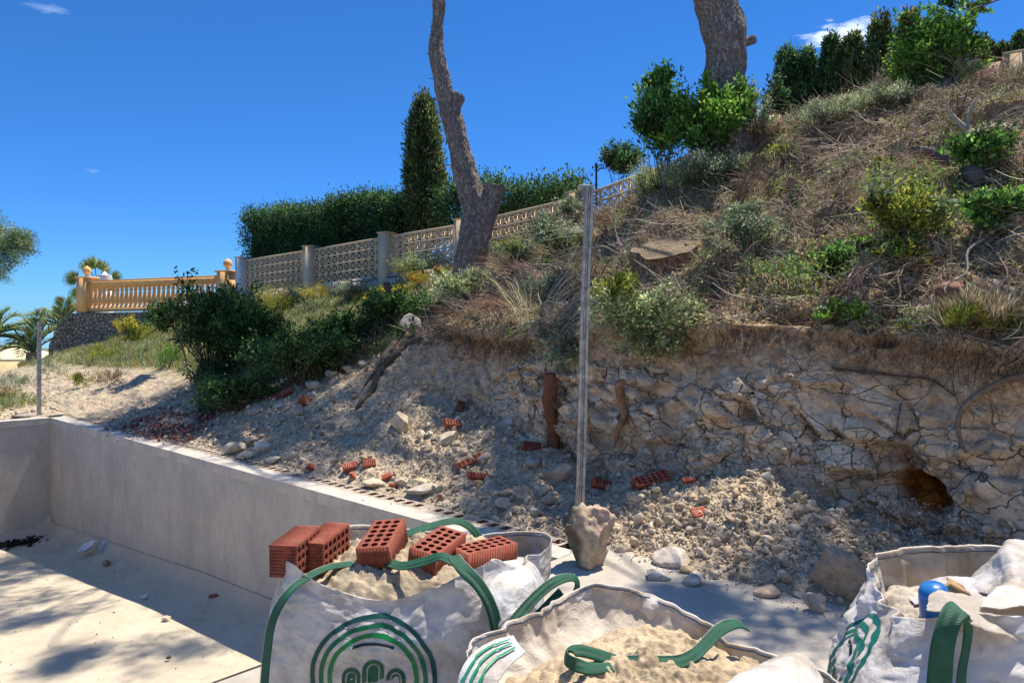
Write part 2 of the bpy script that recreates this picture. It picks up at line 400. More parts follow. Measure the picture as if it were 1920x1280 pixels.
# --- rock: fractured limestone blocks, larger low down, crumbly soil above
Pw = P0+.10*np.stack([fbm(P0, 1.7, 3, 31), fbm(P0, 1.7, 3, 32), fbm(P0, 1.7, 3, 33)], -1)
Pw = Pw*np.array([1, 1, 1.25])+np.array([0, 0, .35])*Pw[..., 0:1]
hrel = np.clip((P0[..., 2]-pa[:, 2, 1][:, None])/np.maximum(pa[:, 3, 1]-pa[:, 2, 1], .2)[:, None], 0, 1)
rocky = cliffw*(1-sstep(.50, .86, hrel+.22*fbm(P0, 1.1, 3, 77)))*(.25+.75*(1-sstep(1.6, 3.0, Am)))
big = sstep(-.12, .22, fbm(P0, .9, 3, 45)+.25*(.5-hrel))     # where the big slabs are
F1, F2, ID, OF = voro(Pw*np.array([1, 1, 1.35]), 2.5, 41); e1 = F2-F1
G1, G2, IE, OG = voro(Pw+.02*np.stack([fbm(P0, 9, 2, 47), fbm(P0, 9, 2, 48), fbm(P0, 9, 2, 49)], -1), 7.0, 51); e2 = G2-G1
K1, K2, IK, OK = voro(Pw, 19, 55)
tilt = ((OF*(ID-.5)).sum(-1)); cm = sstep(-.25, .25, fbm(P0, 2.6, 3, 58)); cm2 = sstep(-.1, .35, fbm(P0, 3.7, 3, 59))
bl1 = sstep(0, .065, e1); bl2 = sstep(0, .12, e2)
d_rock = ((ID[..., 0]-.35)*.12*(.35+.65*big)+tilt*.30)*bl1-.032*(.4+.6*cm)*(1-sstep(0, .04, e1))+(1-.6*big)*(((IE[..., 1]-.4)*.085+((OG*(IE-.5)).sum(-1))*.20)*bl2-.026*cm2*(1-sstep(0, .10, e2)))+((OK*(IK-.5)).sum(-1))*.05+(IK[..., 0]-.5)*.018*sstep(0, .12, K2-K1)+.030*fbm(P0, 5.5, 5, 60, .6)
d_soil = .085*fbm(P0, 3.2, 5, 61, .62)+.02*np.abs(fbm(P0, 16, 3, 62))
H1, H2, IH, OH = voro(P0, 15, 71)
d_soil2 = (IH[..., 0]-.4)*.026-.008*(1-sstep(0, .15, H2-H1))
d_rock[:, 1:-1] = .22*d_rock[:, :-2]+.56*d_rock[:, 1:-1]+.22*d_rock[:, 2:]
d_cl = rocky*d_rock+(cliffw-rocky)*(d_soil+d_soil2)
db = d_cl.copy()
for _ in range(5): db[1:-1] = .25*db[:-2]+.5*db[1:-1]+.25*db[2:]; db[:, 1:-1] = .25*db[:, :-2]+.5*db[:, 1:-1]+.25*db[:, 2:]
gr_ = np.zeros_like(d_cl); gr_[1:-1] = np.abs(d_cl[2:]-d_cl[:-2]); gr_[2:-2] = np.maximum(gr_[2:-2], np.maximum(gr_[:-4], gr_[4:])); gr_ = sstep(.055, .10, gr_); d_cl = d_cl*(1-gr_)+db*gr_
# --- rubble
d_rub = rubw*edge*(.11*fbm(P0, 1.9, 4, 81)+.055*fbm(P0, 6, 5, 82, .68)+(IH[..., 1]-.4)*.022*sstep(.3, .6, IH[..., 2]))
# --- overgrown slope: heaps of cut brush
sw = slopew*(1-sstep(5.2, 5.9, Vm))
d_slo = sw*(1-.75*sstep(5.5, 9, Am))*(.28*fbm(P0, 1.15, 4, 91, .6)+.13*fbm(P0, 4.2, 4, 92, .65)-.30*sstep(.16, .42, fbm(P0, 2.0, 3, 97))+.16*sstep(.1, .4, fbm(P0, 1.5, 3, 99)))+sw*.04*fbm(P0, 6, 4, 93)
dsp = d_cl+d_rub*(1-cliffw)+d_slo
# overhanging sod lip on top of the cut
lip = np.exp(-((Vm-3.0)/.07)**2)*(1-sstep(3, 6, Am))
P1 = P0+Nc*dsp[..., None]+lip[..., None]*outn*(.10+.10*fbm(P0, 3.0, 3, 95))[..., None]
# cavity stained orange low in the rock on the right
ctr = np.array(W(1732, 930, 4.92)); ctr2 = np.array(W(1712, 868, 4.98))
dd = P0-ctr; ang = .35
du = dd[..., 0]*math.cos(ang)+dd[..., 2]*math.sin(ang); dv = -dd[..., 0]*math.sin(ang)+dd[..., 2]*math.cos(ang)
cav = np.clip(1-np.sqrt((du/.13)**2+(dv/.19)**2), 0, 1)*(np.abs(dd[..., 1]) < .6)
cavs = sstep(0, .45, cav)
P1 = P1-outn*(cavs*.22)[..., None]
# recess behind the dark root and one under the tree root
for (px, py, YY, rr, dep) in ((1050, 850, 6.6, .16, .22), (960, 740, 7.6, .2, .07), (790, 700, 9.2, .25, .1), (1500, 880, 5.7, .13, .06)):
    q = np.array(W(px, py, YY)); qq = np.exp(-((P0-q)**2).sum(-1)/rr**2)
    P1 = P1-outn*(qq*dep)[..., None]
# dark hollows under the heaps of cut brush
scx = 960+FPX*P0[..., 0]/np.maximum(P0[..., 1], .5); scy = HOR-FPX*(P0[..., 2]-CZ)/np.maximum(P0[..., 1], .5)
hollow = np.zeros_like(Am)
for (cx_, cy_, rx_, ry_, dp_) in ((1335, 398, 42, 13, .42), (1585, 375, 40, 16, .42), (1762, 300, 46, 15, .42), (1300, 588, 40, 20, .40), (1475, 592, 60, 12, .34), (1490, 325, 26, 12, .34), (1430, 345, 20, 8, .26), (1705, 565, 26, 14, .26), (1620, 488, 20, 10, .25),
                               (985, 500, 42, 14, .32), (1050, 560, 36, 16, .32), (945, 610, 40, 14, .30), (1150, 470, 26, 16, .30), (1400, 470, 24, 10, .26), (1545, 262, 40, 9, .30), (1870, 470, 30, 12, .28), (1660, 640, 30, 9, .2), (1000, 430, 40, 10, .3), (1865, 300, 24, 10, .3), (1190, 515, 30, 12, .3)):
    g_ = np.exp(-((scx-cx_)/rx_)**2-((scy-cy_)/ry_)**2)*(P0[..., 1] > 3)*(P0[..., 1] < 14)*(Vm > 2.7)
    g_ = g_*(.75+.5*fbm(P0, 5, 3, 311)); P1 = P1-outn*(g_*dp_)[..., None]+np.array([0, 0, -1])*(g_*dp_*.25)[..., None]; hollow = np.maximum(hollow, g_)
crack = rocky*np.clip((.55+.45*cm)*(1-sstep(.004, .034, e1))+(.35+.55*cm2)*(1-.45*big)*(1-sstep(.006, .06, e2)), 0, 1)
crack[1:-1] = .25*crack[:-2]+.5*crack[1:-1]+.25*crack[2:]; crack[:, 1:-1] = .3*crack[:, :-2]+.4*crack[:, 1:-1]+.3*crack[:, 2:]; crack = crack*.8
green = np.clip(sstep(5.8, 8.6, Am)*sstep(1.9, 2.6, Vm), 0, 1)
zone = np.stack([rocky, (cliffw-rocky).clip(0, 1), slopew, green], -1)
cellc = np.stack([ID[..., 0]*big+IE[..., 0]*(1-big), IE[..., 2]*.5+IK[..., 2]*.5, crack, np.clip(cavs+.35*np.exp(-(((P0-ctr2)**2).sum(-1))/.012), 0, 1)], -1)

def ground_mat():
    m, nt, b, out = nmat('hillside_earth')
    g = nd(nt, 'ShaderNodeNewGeometry'); pos = g.outputs['Position']
    zo = nd(nt, 'ShaderNodeVertexColor', layer_name='zone'); ce = nd(nt, 'ShaderNodeVertexColor', layer_name='cell')
    zs = nd(nt, 'ShaderNodeSeparateColor'); nt.links.new(zo.outputs['Color'], zs.inputs[0])
    cs = nd(nt, 'ShaderNodeSeparateColor'); nt.links.new(ce.outputs['Color'], cs.inputs[0])
    def N(s, d=5, r=.6):
        n = nd(nt, 'ShaderNodeTexNoise', Scale=s, Detail=d, Roughness=r); nt.links.new(pos, n.inputs['Vector']); return n.outputs[0]
    nA, nB, nC = N(1.6), N(9, 6, .65), N(48, 5, .7)
    vo = nd(nt, 'ShaderNodeTexVoronoi', Scale=42.0); nt.links.new(pos, vo.inputs['Vector'])
    vs = nd(nt, 'ShaderNodeSeparateColor'); nt.links.new(vo.outputs['Color'], vs.inputs[0])
    # rubble: pale dusty limestone debris
    rub = ramp(nt, nB, [(.25, (.26, .21, .155)), (.5, (.47, .395, .30)), (.75, (.68, .58, .45))])
    rub = mix(nt, .55, rub, ramp(nt, vs.outputs[0], [(0, (.35, .33, .30)), (.6, (.95, .93, .9)), (1, (1.25, 1.2, 1.12))]), 'MULTIPLY')
    # rock faces: each block has its own stone
    rk = ramp(nt, cs.outputs[0], [(0, (.68, .56, .42)), (.3, (.88, .76, .59)), (.5, (.64, .56, .46)), (.62, (.92, .81, .66)), (.8, (.80, .60, .42)), (1, (.92, .78, .58))])
    rk = mix(nt, .35, rk, ramp(nt, cs.outputs[1], [(0, (.5, .46, .42)), (.5, (.9, .86, .8)), (1, (1.1, .95, .8))]), 'MULTIPLY')
    rk = mix(nt, .5, rk, ramp(nt, nB, [(.3, (.66, .60, .54)), (.6, (1, 1, 1))]), 'MULTIPLY')
    # joints of the fractured rock
    wn_ = nd(nt, 'ShaderNodeTexNoise', Scale=2.6, Detail=2.5, Roughness=.5); nt.links.new(pos, wn_.inputs['Vector'])
    wm = nd(nt, 'ShaderNodeVectorMath', operation='MULTIPLY_ADD'); nt.links.new(wn_.outputs['Color'], wm.inputs[0]); wm.inputs[1].default_value = (.30, .30, .30); nt.links.new(pos, wm.inputs[2])
    mpj = nd(nt, 'ShaderNodeMapping'); mpj.inputs['Rotation'].default_value = (.15, .45, .2); mpj.inputs['Scale'].default_value = (.85, 1, 1.45); nt.links.new(wm.outputs[0], mpj.inputs['Vector'])
    j1 = nd(nt, 'ShaderNodeTexVoronoi', Scale=3.6, feature='DISTANCE_TO_EDGE'); nt.links.new(mpj.outputs[0], j1.inputs['Vector'])
    j1c = nd(nt, 'ShaderNodeTexVoronoi', Scale=3.6); nt.links.new(mpj.outputs[0], j1c.inputs['Vector'])
    j2 = nd(nt, 'ShaderNodeTexVoronoi', Scale=9.5, feature='DISTANCE_TO_EDGE'); nt.links.new(mpj.outputs[0], j2.inputs['Vector'])
    j2c = nd(nt, 'ShaderNodeTexVoronoi', Scale=9.5); nt.links.new(mpj.outputs[0], j2c.inputs['Vector'])
    s1 = nd(nt, 'ShaderNodeSeparateColor'); nt.links.new(j1c.outputs['Color'], s1.inputs[0]); s2 = nd(nt, 'ShaderNodeSeparateColor'); nt.links.new(j2c.outputs['Color'], s2.inputs[0])
    e1_ = ramp(nt, j1.outputs['Distance'], [(.002, (.85, .85, .85)), (.018, (0, 0, 0))]); e2_ = ramp(nt, j2.outputs['Distance'], [(.004, (.6, .6, .6)), (.04, (0, 0, 0))])
    msk = ramp(nt, N(2.2, 3, .5), [(.42, (0, 0, 0)), (.58, (1, 1, 1))]); e2_ = mix(nt, 1.0, e2_, msk, 'MULTIPLY'); msk1 = ramp(nt, N(1.7, 4, .55), [(.36, (.25, .25, .25)), (.50, (1, 1, 1))]); e1_ = mix(nt, 1.0, e1_, msk1, 'MULTIPLY')
    rk = mix(nt, .55, rk, ramp(nt, s1.outputs[0], [(0, (.74, .71, .68)), (.5, (1.0, .99, .97)), (1, (1.15, 1.14, 1.13))]), 'MULTIPLY')
    rk = mix(nt, .35, rk, ramp(nt, s2.outputs[1], [(0, (.66, .62, .58)), (1, (1.18, 1.16, 1.14))]), 'MULTIPLY')
    ej = mix(nt, 1.0, e1_, e2_, 'LIGHTEN')
    rk = mix(nt, ej, rk, (.15, .105, .07)); rk = mix(nt, cs.outputs[2], rk, (.11, .075, .05))
    # crumbly earth above the rock
    so_ = ramp(nt, nB, [(.28, (.28, .185, .11)), (.5, (.52, .385, .25)), (.72, (.76, .60, .42))])
    so_ = mix(nt, .6, so_, ramp(nt, vs.outputs[1], [(0, (.42, .37, .33)), (1, (1.15, 1.1, 1.05))]), 'MULTIPLY')
    och = ramp(nt, nA, [(.56, (0, 0, 0)), (.70, (1, 1, 1))])
    so_ = mix(nt, och, so_, mix(nt, .5, so_, (.52, .34, .12)))
    # overgrown slope: dark litter
    sl_ = ramp(nt, nC, [(.3, (.07, .052, .032)), (.5, (.32, .25, .155)), (.72, (.66, .54, .37))])
    sl_ = mix(nt, .5, sl_, ramp(nt, nA, [(.35, (.8, .70, .60)), (.65, (1.15, 1.05, .95))]), 'MULTIPLY')
    # sunlit verge on the left: sandy with grass
    gr = ramp(nt, nB, [(.36, (.16, .19, .05)), (.52, (.36, .31, .16)), (.68, (.56, .47, .32))])
    col = mix(nt, zs.outputs[1], rub, so_)
    col = mix(nt, zs.outputs[0], col, rk)
    col = mix(nt, zs.outputs[2], col, sl_)
    col = mix(nt, zo.outputs['Alpha'], col, gr)
    col = mix(nt, ce.outputs['Alpha'], col, mix(nt, nB, (.36, .13, .02), (.16, .05, .012)))
    nt.links.new(col, b.inputs['Base Color']); b.inputs['Roughness'].default_value = .95; b.inputs['Specular IOR Level'].default_value = .1
    ad = nd(nt, 'ShaderNodeMath', operation='ADD'); nt.links.new(nC, ad.inputs[0]); nt.links.new(vo.outputs['Distance'], ad.inputs[1])
    ad2 = nd(nt, 'ShaderNodeMath', operation='ADD'); nt.links.new(ad.outputs[0], ad2.inputs[0]); nt.links.new(nB, ad2.inputs[1])
    bp0 = bump(nt, b, ad2.outputs[0], .012, .8)
    # each block stands at its own height
    hj = mix(nt, .35, mix(nt, 1.0, s1.outputs[1], e1_, 'SUBTRACT'), mix(nt, 1.0, s2.outputs[0], e2_, 'SUBTRACT'))
    hz_ = mix(nt, zs.outputs[0], (0, 0, 0), hj); bp1 = nd(nt, 'ShaderNodeBump', Strength=1.0, Distance=.05); nt.links.new(hz_, bp1.inputs['Height'])
    nt.links.new(bp1.outputs[0], bp0.inputs['Normal'])
    return m
M['ground'] = ground_mat()
def grid_faces(n, k):
    idx = np.arange(n*k).reshape(n, k)
    return np.stack([idx[:-1, :-1], idx[1:, :-1], idx[1:, 1:], idx[:-1, 1:]], -1).reshape(-1, 4)
GF = grid_faces(*P1.shape[:2])
hill = mk('hillside', P1.reshape(-1, 3), GF, M['ground'], smooth=False, attrs={'zone': zone.reshape(-1, 4), 'cell': cellc.reshape(-1, 4)}, origin=(0, 0, 0))
tag(hill, 'steep cut bank of rubble, fractured pale rock and overgrown slope', kind='structure')
N1 = gnormal(P1)
HV = P1.reshape(-1, 3)
# far ground beyond the end of the pool and a wide base sheet
def farz(a, b):
    z0 = np.interp(a, KA, KP[:, 0, 1])
    t = np.clip((.36-b)/8.4, 0, 1)
    return z0-t*np.interp(a, [10, 13, 19, 30, 60], [.35, .55, 1.2, 2.0, 3.0])-np.clip((-8-b)/20, 0, 1)*4
fa = np.concatenate([np.arange(10.9, 24, .10), np.arange(24, 60.1, 1.5)]); fb = np.concatenate([np.arange(-40, -9, 2.), np.arange(-9, .30, .09), [.36]])
FA, FB = np.meshgrid(fa, fb, indexing='ij')
FP = AB(FA, FB); FP[..., 2] = farz(FA, FB)
FP[..., 2] += (FB < .3)*.05*fbm(FP, 1.5, 4, 12)-(FB < .3)*.0
FP[:, -1, 2] = farz(fa, np.full_like(fa, .36))-.012
zf = np.zeros(FP.shape[:2]+(4,)); zf[..., 3] = sstep(12.5, 15.5, FA+1.2*fbm(FP, .8, 3, 19)+.2*FB)
cf = np.zeros_like(zf); cf[..., 0] = .5
fg = mk('dirt_ground', FP.reshape(-1, 3), grid_faces(*FP.shape[:2]), M['ground'], attrs={'zone': zf.reshape(-1, 4), 'cell': cf.reshape(-1, 4)}, origin=(0, 0, 0))
tag(fg, 'bare sandy ground beyond the far end of the pool', kind='structure')
# terrace behind the garden wall
ta = np.array([-9, -2.4, 0, 3.4, 6, 9.6, 13.5, 16, 19, 22, 28]); tb = np.array([0., 3, 10, 40])
TA, TB = np.meshgrid(ta, tb, indexing='ij')
t6 = prof(ta)[:, 6]
TP = AB(TA, t6[:, 0][:, None]+TB); TP[..., 2] = t6[:, 1][:, None]-.004
tg = mk('garden_terrace', TP.reshape(-1, 3), grid_faces(*TP.shape[:2]), M['ground'], attrs={'zone': np.tile([0, 0, 0, 1.], (TP.shape[0]*TP.shape[1], 1)), 'cell': np.tile([.5, .5, 0, 0], (TP.shape[0]*TP.shape[1], 1))}, origin=(0, 0, 0))
tag(tg, 'garden terrace behind the pierced wall', kind='structure')
m, nt, b, out = nmat('valley'); nt.links.new(ramp(nt, noise(nt, .02, 6, .6, 'Position'), [(.35, (.05, .08, .03)), (.65, (.22, .19, .12))]), b.inputs['Base Color']); b.inputs['Roughness'].default_value = 1
M['valley'] = m
VV = np.array([(-260, -150, -6.5), (250, -150, -6.5), (250, 260, -6.5), (-260, 260, -6.5)])
tag(mk('valley_ground', VV, np.array([(0, 1, 2, 3)]), m, origin=(0, 0, 0)), 'lower ground around the building plot', kind='structure')
m, nt, b, out = nmat('sea'); b.inputs['Base Color'].default_value = (.16, .36, .48, 1); b.inputs['Roughness'].default_value = .5
bump(nt, b, noise(nt, .2, 4, .5, 'Position'), .5, .3)
VV = np.array([(-30000, -30000, -60), (30000, -30000, -60), (30000, 50000, -60), (-30000, 50000, -60)])
tag(mk('sea', VV, np.array([(0, 1, 2, 3)]), m, origin=(0, 0, 0)), 'distant sea on the horizon at the left', kind='structure')

# ray helpers: where the photo's line of sight meets the ground
bv_h = BVHTree.FromPolygons(HV.tolist(), GF.tolist())
bv_f = BVHTree.FromPolygons(FP.reshape(-1, 3).tolist(), grid_faces(*FP.shape[:2]).tolist())
def hit(px, py):
    o = Vector((0, 0, CZ)); d = Vector(pdir(px, py)).normalized()
    best = None
    for bv in (bv_h, bv_f):
        r = bv.ray_cast(o, d)
        if r[0] is not None and (best is None or r[3] < best[3]): best = r
    if best is None and py < 640: return hit(px, py+4)
    if best is None or (best[0].z < 0 and best[0].y < 6):
        t_ = -CZ/d.z; p = o+d*t_; return p, Vector((0, 0, 1)), p.y
    n = best[1]
    if n.dot(d) > 0: n = -n
    return best[0], n, best[0].y
def gz(x, y):
    for bv in (bv_h, bv_f):
        r = bv.ray_cast(Vector((x, y, 30)), Vector((0, 0, -1)))
        if r[0] is not None: return r[0].z
    return 0.0

# ------------------------------------------------------------------ pool and deck
LEN = 10.64; PW = -5.0
def floorz(a): return np.interp(a, [0, 5, LEN], [-1.20, -1.45, -1.90])
pool = thing('swimming_pool', 'unfinished empty concrete swimming pool with grey rendered walls', 'swimming pool', (float(AB(np.array(5.), np.array(-2.5))[0]), float(AB(np.array(5.), np.array(-2.5))[1]), -1.45))
ca = np.linspace(0, LEN, 240)
cb = np.concatenate([np.linspace(PW, -.9, 60), np.linspace(-.86, -.02, 26), [-.012]])
CA, CB = np.meshgrid(ca, cb, indexing='ij')
FZ = floorz(CA)+.15*np.clip((CB+.62)/.62, 0, 1)**2.6
cove = np.clip((CB+.16)/.16, 0, 1); FZ = FZ+.10*(1-np.sqrt(1-np.minimum(cove, .999)**2))
ce_ = np.clip((CA-(LEN-.35))/.35, 0, 1); FZ = FZ+.16*ce_**3
Pf = AB(CA, CB); Pf[..., 2] = FZ+.006*fbm(Pf, 2.5, 4, 3)
mk('pool_floor', Pf.reshape(-1, 3), grid_faces(*Pf.shape[:2]), M['poolfloor'], pool, smooth=True)
def pwall(name, A0, B0, A1, B1, inward, top=0.0, n=160):
    t = np.linspace(0, 1, n); s = np.linspace(0, 1, 40)
    a_ = A0+(A1-A0)*t; b_ = B0+(B1-B0)*t
    TT, SS = np.meshgrid(t, s, indexing='ij')
    AA = A0+(A1-A0)*TT; BB = B0+(B1-B0)*TT
    zb = floorz(AA)-.12
    P = AB(AA, BB); P[..., 2] = zb+(top-zb)*SS
    iv = np.array([-.732*inward[0]+.681*inward[1], .681*inward[0]+.732*inward[1], 0])
    P = P+iv*(.006*fbm(P, 1.2, 4, 8)+.0015)[..., None]
    return mk(name, P.reshape(-1, 3), grid_faces(*P.shape[:2]), M['pool'], pool, smooth=True)
pwall('side_wall', 0, 0, LEN, 0, (0, -1)); pwall('end_wall', LEN, PW, LEN, 0, (-1, 0)); pwall('side_wall', 0, PW, LEN, PW, (0, 1)); pwall('end_wall', 0, PW, 0, 0, (1, 0))
# mortar strip on top of the long wall, with the hollow bricks along its outer edge
def topstrip(name, a0, a1, b0, b1, z, seed, nn=(260, 14)):
    A_, B_ = np.meshgrid(np.linspace(a0, a1, nn[0]), np.linspace(b0, b1, nn[1]), indexing='ij')
    P = AB(A_, B_)
    e = np.minimum(A_-a0, a1-A_); f = np.minimum(B_-b0, b1-B_)
    P[..., 2] = z+.007*fbm(P, 3, 4, seed)*sstep(0, .03, f)
    V = P.reshape(-1, 3); F = grid_faces(*P.shape[:2]).tolist()
    n, k = nn; base = len(V)
    ring = [i*k for i in range(n)]+[(n-1)*k+j for j in range(1, k)]+[i*k+k-1 for i in range(n-2, -1, -1)]+[j for j in range(k-2, 0, -1)]
    L = V[ring].copy(); L[:, 2] = z-.10
    V = np.vstack([V, L]); m_ = len(ring)
    F += [(ring[i], ring[(i+1) % m_], base+(i+1) % m_, base+i) for i in range(m_)]
    return V, F
V, F = topstrip('c', -.02, LEN+.02, -.012, .185, .004, 4); mk('coping_mortar', V, F, M['coping'], pool)
V, F = topstrip('c', LEN-.012, LEN+.20, PW, -.013, .003, 5, (14, 120)); mk('coping_mortar', V, F, M['coping'], pool)
acc = Acc(); pitch = .125; n = int((LEN+.2)/pitch)
def quad_ab(acc, a0, a1, b0, b1, z, C):
    P = AB(np.array([a0, a1, a1, a0]), np.array([b0, b0, b1, b1])); P[:, 2] = z; acc.add(P, [(0, 1, 2, 3)], C)
b0, b1 = .185, .355
for i in range(n):
    a0 = .15+i*pitch; a1 = a0+pitch
    if a1 > LEN+.2: break
    q = random.random(); z = .003+random.uniform(-.002, .003)
    C = np.array((.52, .45, .37))*random.uniform(.85, 1.1)
    if q < .12: quad_ab(acc, a0, a1, b0, b1, z, C); continue
    h0, h1 = a0+.036+random.uniform(-.006, .006), a1-.022; g0, g1 = b0+.045+random.uniform(-.006, .01), b1-.03
    quad_ab(acc, a0, a1, b0, g0, z, C); quad_ab(acc, a0, a1, g1, b1, z, C); quad_ab(acc, a0, h0, g0, g1, z, C); quad_ab(acc, h1, a1, g0, g1, z, C)
    P = AB(np.array([h0, h1, h1, h0]), np.array([g0, g0, g1, g1])); T = P.copy(); T[:, 2] = z; D_ = P.copy(); D_[:, 2] = -.11
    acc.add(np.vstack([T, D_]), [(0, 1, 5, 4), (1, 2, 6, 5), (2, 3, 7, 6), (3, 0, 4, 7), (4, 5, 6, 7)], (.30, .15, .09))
acc.build('hollow_brick_course', M['stone'], pool)
# deck on the near side
DA, DB = np.meshgrid(np.concatenate([np.arange(-14, -5, .5), np.arange(-5, -.02, .05), [-.02]]), np.concatenate([np.arange(-12, -5, .5), np.arange(-5, .62, .05)]), indexing='ij')
DPp = AB(DA, DB); DPp[..., 2] = .002+.006*fbm(DPp, 1.5, 4, 14)*(DA < -.05)*(DB < .5)
dk = mk('concrete_deck', DPp.reshape(-1, 3), grid_faces(*DPp.shape[:2]), M['deck'], origin=(0, 0, 0), smooth=True)
tag(dk, 'grey concrete deck at the near end of the pool', kind='structure')
# ------------------------------------------------------------------ pierced garden wall
WX0, WY0, WX1, WY1 = -7.35, 20.0, 2.14, 13.5
def wallpt(px):
    k = (px-960)/FPX; sl_ = (WY1-WY0)/(WX1-WX0)
    Y = (WY0-sl_*WX0)/(1-sl_*k)
    return k*Y, Y
WT = [(455, 487), (583, 467), (725, 442), (860, 420), (1050, 379), (1180, 334), (1290, 290), (1440, 226), (1600, 172), (1830, 128), (1925, 108), (2160, 40)]
def walltop(px):
    X, Y = wallpt(px); py = np.interp(px, [q[0] for q in WT], [q[1] for q in WT])
    return np.array([X, Y, CZ-(py-HOR)/FPX*Y])
def stucco(name, base, lo=.75, sc_=6, bs=80):
    m, nt, b, out = nmat(name)
    c_ = ramp(nt, noise(nt, sc_, 6, .65, 'Position'), [(.32, tuple(x*lo for x in base)), (.6, base)])
    nt.links.new(c_, b.inputs['Base Color']); b.inputs['Roughness'].default_value = .9
    bump(nt, b, noise(nt, bs, 4, .6, 'Position'), .003); return m
M['celosia'] = stucco('pierced_block', (.78, .60, .40), .85)
M['pillar'] = stucco('pillar_render', (.68, .53, .36), .82)
M['whitepillar'] = stucco('white_render', (.68, .68, .68), .85)
M['orange'] = stucco('orange_render', (.92, .55, .24), .82)
M['cream'] = stucco('cream_render', (.80, .70, .47), .8)
def stonewall_mat(name, cA, cB, joint, scale):
    m, nt, b, out = nmat(name)
    g = nd(nt, 'ShaderNodeNewGeometry')
    mp = nd(nt, 'ShaderNodeMapping'); mp.inputs['Scale'].default_value = (1, 1, 1.5); nt.links.new(g.outputs['Position'], mp.inputs['Vector'])
    v = nd(nt, 'ShaderNodeTexVoronoi', Scale=scale, feature='DISTANCE_TO_EDGE'); nt.links.new(mp.outputs[0], v.inputs['Vector'])
    v2 = nd(nt, 'ShaderNodeTexVoronoi', Scale=scale); nt.links.new(mp.outputs[0], v2.inputs['Vector'])
    s_ = nd(nt, 'ShaderNodeSeparateColor'); nt.links.new(v2.outputs['Color'], s_.inputs[0])
    c_ = ramp(nt, s_.outputs[0], [(0, cA), (1, cB)])
    c_ = mix(nt, .5, c_, ramp(nt, noise(nt, 30, 5, .7, 'Position'), [(.3, (.5, .5, .5)), (.7, (1.1, 1.1, 1.1))]), 'MULTIPLY')
    e = ramp(nt, v.outputs['Distance'], [(.03, (1, 1, 1)), (.10, (0, 0, 0))])
    c_ = mix(nt, e, c_, joint)
    nt.links.new(c_, b.inputs['Base Color']); b.inputs['Roughness'].default_value = .95
    r = ramp(nt, v.outputs['Distance'], [(0, (0, 0, 0)), (.15, (1, 1, 1))]); bump(nt, b, r, .04, 1.0)
    return m
M['stonewall'] = stonewall_mat('rubble_stone_wall', (.28, .24, .19), (.42, .355, .29), (.12, .095, .075), 6.5)
M['stonewall2'] = stonewall_mat('crazy_stone_wall', (.50, .45, .38), (.62, .56, .48), (.26, .22, .18), 2.6)

d0 = wallpt(455); wl = thing('pierced_garden_wall', 'long beige pierced block garden wall with rendered pillars climbing the hill', 'wall', (d0[0], d0[1], 2.1))
pils = [455, 583, 725, 868, 1080, 1250, 1420, 1600, 1815, 1905, 2130]
wdir = unit(np.array([WX1-WX0, WY1-WY0, 0.])); wn_ = np.array([wdir[1], -wdir[0], 0.])   # towards the camera
if wn_[1] > 0: wn_ = -wn_
PH = .92
M['celosia'].name = 'pierced_block'
for k, px in enumerate(pils):
    t = walltop(px); acc = Acc(); hw = .13 if k else .12
    zb = t[2]-PH-1.0
    Mx = np.array([[wdir[0], wn_[0], 0], [wdir[1], wn_[1], 0], [0, 0, 1.]])
    if px in (1250, 1420, 1600): continue
    h = t[2]+.05-zb
    acc.box((t[0], t[1], zb+h/2), (hw*2, .30, h), (1, 1, 1), Mx)
    acc.box((t[0], t[1], zb+h+.012), (hw*2+.05, .34, .03), (1, 1, 1), Mx)
    o = acc.build('pillar', M['whitepillar'] if k == 0 else M['pillar'], wl)
